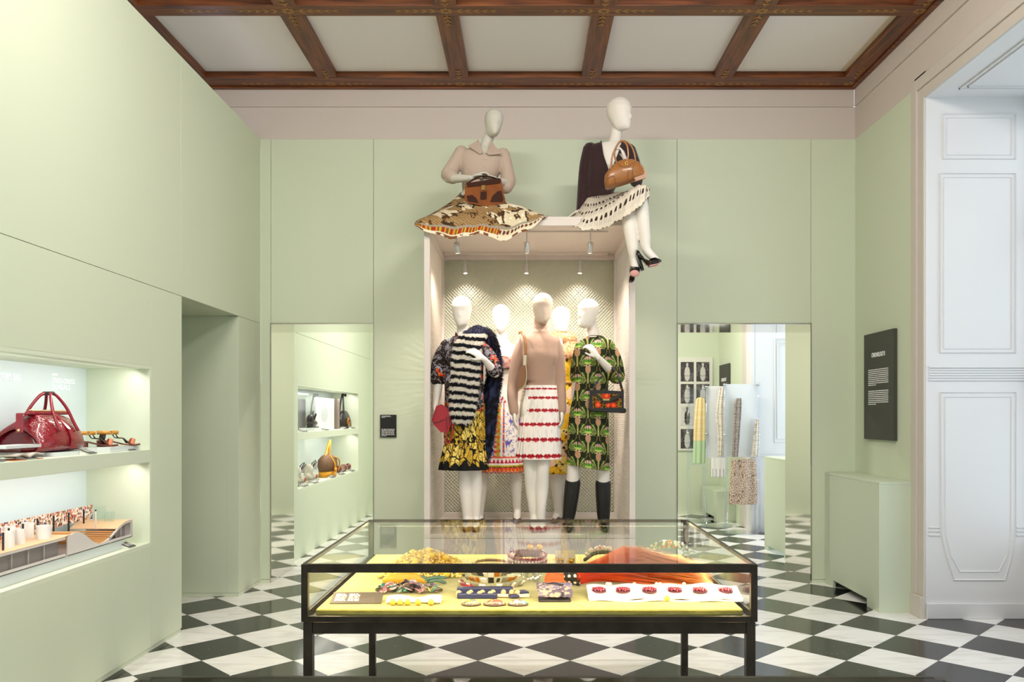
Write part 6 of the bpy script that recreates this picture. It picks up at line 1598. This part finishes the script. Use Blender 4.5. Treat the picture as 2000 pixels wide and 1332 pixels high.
# 2 white collar with yellow beads
t, p = jewel('bead_collar', 'white fabric collar with five round amber-yellow beads, front row', 'necklace', 808, 1180)
whc = mat('white_cloth', '#ece4da', .8, bump=(40, .3))
gr = np.array([[(p[0]+(s-.5)*.225, p[1]+.0+.05*v-.012*math.cos(s*PI*2), VZ+.006+.012*v*(1+.6*math.sin(s*9))+.008*abs(s-.5)) for s in np.linspace(0, 1, 40)] for v in np.linspace(0, 1, 8)])
obj('collar_band', MB().grid(gr), whc, t, smooth=True, solid=.006)
amber = mat('amber_yellow_bead', '#e0b23a', .2, coat=.4)
yb_me = bead_mesh('bead', amber, 14, 10)
beads(t, yb_me, [(p[0]+(x-808)*p[1]/F, p[1]-.022, VZ+.0135) for x in (769, 783, 797.5, 818, 843)], [.0132]*5)
# 3 brooches
def brooch_mat(name, cols):
    def fn(co):
        f1, f2, cid = voro(co[:, 0]*150, co[:, 1]*150, 51); c = base(len(co), '#5a4a3c')
        for k, colr in enumerate(cols): c = blend(c, (cid > k/len(cols)) & (cid <= (k+1)/len(cols)) & (f1 < .45), colr)
        return c
    return fn
jm = mat('jewelled', attr=True, rough=.25, coat=.4)
rimm = mat('dark_braid', '#5a4a44', .6, bump=(200, .6))
for x, w, cols, ds in ((920, .070, ['#3a9a8a', '#c98a3a', '#b8b0a0', '#d8c060'], 'left'), (966, .082, ['#b85a3a', '#7a9a4a', '#c9b8a0', '#8a3a4a'], 'middle'), (1012, .074, ['#4a9aa8', '#a8c8c0', '#c05a4a', '#d8d0b0'], 'right')):
    t, p = jewel('brooch', ds+' of three oval beaded brooches in the front row', 'brooch', x, 1182)
    a = np.linspace(0, 2*PI, 60, endpoint=False); G = []
    for r, z in ((1.0, 0.001), (.98, .008), (.85, .014), (.65, .019), (.45, .022), (.25, .024), (.02, .025)): G.append(np.stack([p[0]+w/2*r*np.cos(a)*(1+.06*np.cos(a*2)), p[1]+.026*r*np.sin(a), np.full(60, VZ+z)], 1))
    obj('stones', MB().grid(np.array(G), True), jm, t, smooth=True, colfn=brooch_mat('b', cols))
    obj('braid_rim', MB().tube([(p[0]+w/2*math.cos(q_)*(1+.06*math.cos(q_*2)), p[1]+.026*math.sin(q_), VZ+.005) for q_ in np.linspace(0, 2*PI, 40)], .0045, 6, round_ends=False), rimm, t, smooth=True)
# 4 navy belt with gold knots
t, p = jewel('ribbon_belt', 'folded navy ribbon belt with cream knots, behind the brooches', 'belt', 960, 1168)
navym = mat('navy_satin', '#262a52', .45); knot = mat('cream_knot', '#dcb98a', .6, bump=(90, .5)); creamb = mat('cream_leather', '#e6cdb0', .6)
s_ = p[1]/F
obj('ribbon', MB().obox((p[0]-.03, p[1]+.045, VZ+.020), (.24, .03, .036), .02), navym, t, bevel=.004)
obj('ribbon', MB().obox((p[0]-.06, p[1]-.005, VZ+.012), (.17, .03, .022), .0), navym, t, bevel=.004)
obj('lining', MB().obox((p[0]+.06, p[1]+.012, VZ+.008), (.17, .025, .010), -.1), creamb, t, bevel=.004)
obj('ribbon_end', MB().obox((p[0]+.125, p[1]+.04, VZ+.016), (.055, .05, .012), .4), navym, t, bevel=.003)
obj('ribbon_end', MB().obox((p[0]+.095, p[1]-.01, VZ+.012), (.04, .035, .010), .4), navym, t, bevel=.003)
obj('ribbon_end', MB().obox((p[0]+.135, p[1]+.02, VZ+.008), (.05, .045, .012), .1), creamb, t, bevel=.003)
kn_me = MB().ball((0, 0, 0), (1, 1, 1.1), 8, 6).mesh('knot', True); kn_me.materials.append(knot)
beads(t, kn_me, [(p[0]+dx, p[1]+dy, VZ+.016) for dx, dy in ((-.14, .01), (-.09, .035), (-.04, .036), (.005, .036), (.05, .037), (.085, .038), (-.095, -.006), (-.05, -.005), (-.005, -.004), (.11, .02))], [.014]*10, 'knot')
# 5 dark woven cuff
t, p = jewel('woven_cuff', 'square dark violet woven cuff with a ruched surface in the front row', 'bracelet', 1083, 1172)
def ruched(co):
    u, v = co[:, 0]*40, co[:, 1]*70; a = fbm(u, v, 61); c = base(len(co), '#4a4258'); c = blend(c, a > .5, '#8a7a72'); c = blend(c, a > .62, '#5a5478'); return blend(c, a < .36, '#241f2a')
G = []
for v in np.linspace(0, 1, 60):
    G.append([(p[0]+(u-.5)*.142+.004*math.sin(v*20), p[1]-.05+v*.12, VZ+.014+.050*math.sin(v*PI*.97+.03)**.6+.007*float(fbm(np.array([u*14.]), np.array([v*12.]), 3)[0])) for u in np.linspace(0, 1, 60)])
obj('woven_band', MB().grid(np.array(G)), print_m, t, colfn=ruched, solid=.006)
obj('underside', MB().box(p[0]-.068, p[0]+.068, p[1]-.042, p[1]+.052, VZ+.0005, VZ+.010), mat('dark_lining', '#2c2630', .8), t, bevel=.004)
# 6 white belt with garnet flowers
t, p = jewel('embroidered_belt', 'long white cloth belt with six garnet bead flowers and a yellow button', 'belt', 1298, 1170)
Lb = 300*p[1]/F
G = []
for v in np.linspace(0, 1, 10):
    G.append([(p[0]+(u-.5)*Lb, p[1]-.035+.15*v*(1-.25*(2*u-1)**6)+.006*math.sin(u*19), VZ+.008+.030*v+.004*math.sin(u*24+v)) for u in np.linspace(0, 1, 70)])
obj('band', MB().grid(np.array(G)), whc, t, smooth=True, solid=.006)
G = [[(p[0]+(u-.5)*Lb*.99, p[1]-.050+.03*v+.006*math.sin(u*13+1), VZ+.003+.003*math.sin(u*18)) for u in np.linspace(0, 1, 50)] for v in (0, .5, 1)]
obj('under_band', MB().grid(np.array(G)), whc, t, smooth=True, solid=.005)
garnet = mat('garnet_bead', '#8a2440', .12, coat=.6, spec=.8); g_me = bead_mesh('garnet', garnet, 7, 5); wb_me = bead_mesh('white_bead', pearl, 8, 6)
for k, x in enumerate((1171, 1219, 1271, 1321, 1371, 1421)):
    cx = (x-VX)*p[1]/F; fl = obj('flower_base', MB().cyl((cx, p[1]+.035, VZ+.024), .031, .006, 20), mat('garnet_base', '#5a2a38', .6), t)
    pts = []; 
    for j in range(26):
        r = .029*math.sqrt((j+.5)/26); a_ = j*2.4; pts.append((cx+r*math.cos(a_), p[1]+.035+r*.95*math.sin(a_), VZ+.034+.006*(1-r/.03)))
    mb = MB(); [mb.ball(q_, rng.uniform(.0045, .0062), 6, 4) for q_ in pts]
    obj('garnet_beads', mb, garnet, fl, smooth=True, stuff=True)
beads(t, wb_me, [((x-VX)*p[1]/F, p[1]+.10, VZ+.042) for x in (1191, 1196, 1245, 1290, 1297, 1345, 1393)], [.009]*7)
obj('button', MB().ball(((1299-VX)*p[1]/F, p[1]-.045, VZ+.013), (.012, .008, .012), 12, 8), mat('lemon_button', '#d8c43a', .4), t, smooth=True)
# 7 shell-disc necklace
t, p = jewel('disc_necklace', 'necklace of dark iridescent discs behind the amber bead collar', 'necklace', 800, 1158)
dcols = ['#6a5a66', '#8a7480', '#4a4048', '#7a8a80', '#a8a060', '#9a6a70', '#3a7a6a', '#c9a0a0']
dms = [mat('iridescent_disc_%d' % k, c_, .12, .3, coat=.7) for k, c_ in enumerate(dcols)]
dme = []
for mm in dms:
    a = np.linspace(0, 2*PI, 14, endpoint=False); me = MB().grid(np.array([np.stack([r*np.cos(a), r*np.sin(a), np.full(14, z)], 1) for r, z in ((1, -.12), (1.0, .0), (.7, .16), (.3, .22), (.02, .2))]), True).mesh('disc', True); me.materials.append(mm); dme.append(me)
for k in range(58):
    u = rng.uniform(0, 1); ang = rng.uniform(0, 2*PI); r = rng.uniform(.014, .024)
    o = bpy.data.objects.new('disc', dme[k % 8]); link(o, t)
    pos = np.array([p[0]-.14+.275*u, p[1]-.03+.07*rng.random(), VZ+.016+.028*rng.random()*math.sin(PI*min(.95, max(.05, u)))]); o.location = tuple(pos-p); o.scale = (r, r, r)
    o.rotation_euler = (rng.uniform(-.9, .9), rng.uniform(-.9, .9), ang)
# 8 printed silk scarf
t, p = jewel('silk_scarf', 'rolled ochre and teal printed silk piece behind the disc necklace', 'scarf', 805, 1147)
och = mat('ochre_silk', '#c9962a', .45, bump=(20, .4)); teal = mat('teal_silk', '#5a7a6a', .45, var=('#3a5a4e', 30))
ob = p+np.array((0, .05, 0))
obj('ochre_fold', remesh(limb(MB(), [ob+np.array((-.13, 0, .022)), ob+np.array((-.07, -.005, .03)), ob+np.array((.0, 0, .03)), ob+np.array((.06, 0, .015))], [.016, .026, .024, .008]), 'ochre_fold', .005, 2), och, t)
for a_, b_2 in (((.0, .0, .035), (.07, .01, .02)), ((.04, .0, .018), (.14, .02, .030)), ((.07, -.005, .015), (.14, .0, .012))):
    obj('teal_fold', MB().tube(spline([ob+np.array(a_), ob+(np.array(a_)+np.array(b_2))/2+np.array((0, 0, .008)), ob+np.array(b_2)], 10), .012, 8, .6), teal, t, smooth=True)
# 9 pile of yellow bead strands
t, p = jewel('bead_necklace', 'big tangled pile of yellow bead necklaces at the left of the table', 'necklace', 830, 1120)
lem = mat('lemon_bead', '#e8c63e', .2, coat=.4); l_me = bead_mesh('bead', lem, 10, 7); sm = MB()
for k in range(90):
    u = rng.uniform(-1, 1); v = rng.uniform(-1, 1); hh = max(0, 1-u*u*.9)*max(.15, 1-v*v)
    r = rng.choice([.010, .013, .016]); o = bpy.data.objects.new('bead', l_me); link(o, t); o.scale = (r, r, r); o.location = (u*.190+.015*v, v*.15+.03, .012+hh*.105*rng.uniform(.5, 1))
for k in range(1700):
    u = rng.uniform(-1, 1); v = rng.uniform(-1, 1); hh = max(0, 1-u*u*.9)*max(.1, 1-v*v); r = rng.choice([.004, .0055, .007])
    sm.ball((p[0]+u*.20+.015*v, p[1]+v*.16+.03, VZ+.008+hh*.108*rng.uniform(.3, 1)), r, 6, 4)
obj('seed_beads', sm, mat('pale_gold_bead', '#ecd074', .25, .0), t, smooth=True, stuff=True)
# 10 mirrored collar on a clear bust
t, p = jewel('mirror_collar', 'stiff collar of amber, white and dark mirror facets in the middle of the table', 'necklace', 953, 1149)
fm = [mat('facet_amber', '#b06a1e', .15, coat=.5), mat('facet_white', '#ece6e0', .15, coat=.5), mat('facet_dark', '#33302e', .12, .3, coat=.5), mat('facet_silver', '#cfc9c4', .1, .8)]
for j in range(4):
    for k in range(13):
        a_ = PI*(.02+k/12*.96)-PI; R0 = .085+j*.020; z = VZ+.088-j*.024
        x = p[0]+.015+R0*math.cos(a_); y = p[1]+.085+R0*math.sin(a_)*.85
        obj('facet', MB().obox((x, y, z), (.026 if (k+j) % 3 else .014, .006, .028), a_+PI/2, .75+rng.uniform(-.2, .2)), fm[(k*2+j+(k*j) % 3) % 4], t)
obj('red_lining', MB().tube([(p[0]+.015+.140*math.cos(a_), p[1]+.085+.12*math.sin(a_), VZ+.012) for a_ in np.linspace(PI*.98, PI*1.3, 14)], .010, 8), mat('red_velvet', '#a3202c', .8), t, smooth=True)
obj('ribbed_edge', MB().tube([(p[0]+.01+.070*math.cos(a_), p[1]+.10+.06*math.sin(a_), VZ+.098) for a_ in np.linspace(.1*PI, PI, 24)], .006, 6), mat('bronze_rib', '#8a6a50', .4, .6), t, smooth=True)
# 11 clear form beside it
t, p = jewel('clear_form', 'hollow clear acrylic form between the mirror collar and the red bracelet', 'display form', 1000, 1146)
obj('shell', MB().loft([ering((p[0], p[1]+.03, VZ+z), r, r*.8, 28, 2) for z, r in ((.0008, .052), (.05, .055), (.085, .045), (.09, .03))]), glass_mat('clear_form_glass', (.95, .96, .95), 1.3), t, smooth=True)
t, p = jewel('crystal_cluster', 'cluster of clear crystal drops beside the acrylic form', 'jewellery', 1040, 1136)
cr_ = glass_mat('crystal', (.93, .93, .93), 2.2); mb_me = MB().ball((0, 0, 0), 1, 6, 4).mesh('crystal_drop'); mb_me.materials.append(cr_)
beads(t, mb_me, [p+np.array((rng.uniform(-.035, .035), rng.uniform(-.03, .04), rng.uniform(.008, .045))) for _ in range(34)], rng.uniform(.007, .012, 34), 'crystal_drop')
# 12 ruby bracelet
t, p = jewel('crystal_bracelet', 'round bracelet set with ruby-red and clear crystals, back of the table centre', 'bracelet', 1030, 1106)
rubym = mat('ruby_crystal', '#8a1c30', .1, coat=.6); r_me = bead_mesh('ruby', rubym, 7, 5); c_me = bead_mesh('clear_stone', mat('clear_stone', '#e0c8c4', .08, .3, coat=.6), 7, 5)
Yb_ = p[1]+.05
obj('band', MB().tube([(p[0]+.082*math.cos(a_), Yb_+.075*math.sin(a_), VZ+.035+.012*math.sin(a_)) for a_ in np.linspace(0, 2*PI, 44)], .016, 8, 1.4, round_ends=False), mat('dark_red_metal', '#6a3a3c', .3, .6), t, smooth=True)
for ring_, zz in ((0, .052), (1, .035), (2, .018)):
    n_ = 34
    beads(t, r_me if ring_ != 1 else c_me, [(p[0]+.098*math.cos(a_), Yb_+.090*math.sin(a_), VZ+zz+.010*math.sin(a_)) for a_ in np.linspace(0, 2*PI, n_, endpoint=False)], [.0075]*n_, 'stone')
for sx in (-.03, .02):
    obj('gold_flower', MB().ball((p[0]+sx+.045, Yb_+.06, VZ+.078), (.016, .01, .018), 8, 6), mat('cream_gold', '#dcb878', .35, .5), t, smooth=True)
# 13 gold clusters on a clear card
t, p = jewel('gold_earrings', 'pair of gold bead clusters on a small stand at the table centre', 'earrings', 1105, 1108)
obj('card_stand', MB().obox((p[0], p[1]+.05, VZ+.040), (.105, .006, .075), 0, -.3), mat('pale_card', '#c9b8a0', .4), t)
go_me = bead_mesh('gold_bead', gold2, 7, 5)
for sx in (-.028, .028): beads(t, go_me, [(p[0]+sx+rng.uniform(-.015, .015), p[1]+.03+rng.uniform(-.006, .006), VZ+.012+rng.uniform(0, .028)) for _ in range(16)], [.0065]*16, 'gold_bead')
# 14 orange raffia tassel
t, p = jewel('raffia_tassel', 'large orange raffia tassel with a black polka-dot band and knotted loop', 'ornament', 1230, 1147)
raf = mat('orange_raffia', attr=True, rough=.45, spec=.4)
mb = MB(); CC = []
x0 = (1128-VX)*(p[1]+.02)/F; y0 = p[1]+.03; n_ = 3600
for k in range(n_):
    u = rng.random(); a_ = rng.uniform(0, 2*PI); L_ = rng.uniform(.42, .62); sp = rng.normal(0, 1); r0 = .042*math.sqrt(rng.random())
    b0 = np.array([x0+rng.uniform(-.005, .01), y0+r0*math.cos(a_), VZ+.042+r0*.85*math.sin(a_)])
    ang = .10+.17*sp; lift = rng.uniform(0, 1)
    tip = b0+np.array((L_*math.cos(ang), L_*math.sin(ang)*.75+.045, 0)); tip[2] = VZ+.006+lift*.085
    mid_ = b0*.5+tip*.5; mid_[2] = VZ+.02+lift*(.150 if u > .4 else .09)
    q1, q2 = b0*.75+mid_*.25+np.array((0, 0, .008)), mid_*.5+tip*.5
    w = rng.uniform(.0014, .0030); pp_ = [b0, q1, mid_, q2, tip]; dn = unit(np.cross(tip-b0, (0, 0, 1)))
    V = []; 
    for j, c_ in enumerate(pp_): V += [c_-dn*w*(1 if j < 4 else .3), c_+dn*w*(1 if j < 4 else .3)]
    mb.add(V, [(0, 1, 3, 2), (2, 3, 5, 4), (4, 5, 7, 6), (6, 7, 9, 8)])
    lightn = rng.random(); ca, cb_ = np.array(lin('#ff6420')), np.array(lin('#ffa050' if lightn > .4 else '#e0ae6a'))
    for f_ in (0, .15, .4, .75, 1): CC += [ca*(1-f_)+cb_*f_]*2
CC = np.array(CC); obj('raffia_strands', mb, raf, t, colfn=lambda co: CC, stuff=True)
obj('knot', remesh(limb(limb(MB(), [(x0-.135, y0-.01, VZ+.03), (x0-.12, y0+.0, VZ+.045), (x0-.085, y0, VZ+.035), (x0-.05, y0, VZ+.035)], [.018, .024, .022, .026]), [(x0-.14, y0-.03, VZ+.02), (x0-.10, y0-.03, VZ+.02), (x0-.06, y0-.02, VZ+.022)], [.014, .018, .014]), 'knot', .006, 2), mat('orange_knot', '#d85a1e', .5, bump=(60, .5)), t)
def dots(co):
    f = np.hypot(((co[:, 0]-x0)/.026) % 1-.5, (np.arctan2(co[:, 2]-VZ-.036, co[:, 1]-y0)*1.3) % 1-.5); return blend(base(len(co), '#26221e'), f < .26, '#ded2c4')
obj('dotted_band', MB().loft([np.stack([np.full(60, x0-.062+k*.0016), y0+r*np.cos(np.linspace(0, 2*PI, 60, endpoint=False)), VZ+.038+r*.9*np.sin(np.linspace(0, 2*PI, 60, endpoint=False))], 1) for k, r in enumerate(np.interp(np.arange(46), [0, 20, 45], [.030, .034, .042]))]), print_m, t, smooth=True, colfn=dots)
# 15 pearl brooch behind the tassel
t, p = jewel('pearl_brooch', 'row of pink pearls on a dark band behind the orange tassel', 'brooch', 1168, 1100)
pk_me = bead_mesh('pearl', mat('pink_pearl', '#dcb8a8', .18, coat=.5), 12, 8)
obj('band', MB().tube(spline([p+np.array((-.07, -.01, .02)), p+np.array((-.02, .0, .05)), p+np.array((.04, .0, .058)), p+np.array((.085, .0, .05))], 16), .010, 8), mat('dark_band', '#3a2a24', .6), t, smooth=True)
beads(t, pk_me, [p+np.array((dx, .012, z)) for dx, z in ((-.035, .063), (-.005, .072), (.028, .076), (.06, .072), (-.06, .045), (.012, .085))], [.0145, .0145, .015, .0145, .010, .009], 'pearl')
# 16 crystal collar at the back right
t, p = jewel('crystal_collar', 'curved collar of clear and smoky crystal plates at the back right of the table', 'necklace', 1305, 1090)
sm_ = mat('smoky_crystal', '#7a8a90', .08, .35, coat=.7); cl_ = mat('clear_plate', '#cdd4d4', .06, .3, coat=.7); orn = mat('orange_crystal', '#d87a3a', .1, coat=.6)
for k in range(26):
    a_ = PI*(.02+.96*k/25); 
    for j in range(2):
        R_ = .10+.03*j; o = obj('plate', MB().obox((p[0]-R_*math.cos(a_)*1.05, p[1]+.02-.02*j, VZ+.012+R_*.55*math.sin(a_)), (.013, .006, .030), 0, .2, -(a_-PI/2)), (sm_, cl_, sm_, orn)[(k+2*j) % 4 if 9 < k < 16 else (k+j) % 2], t)
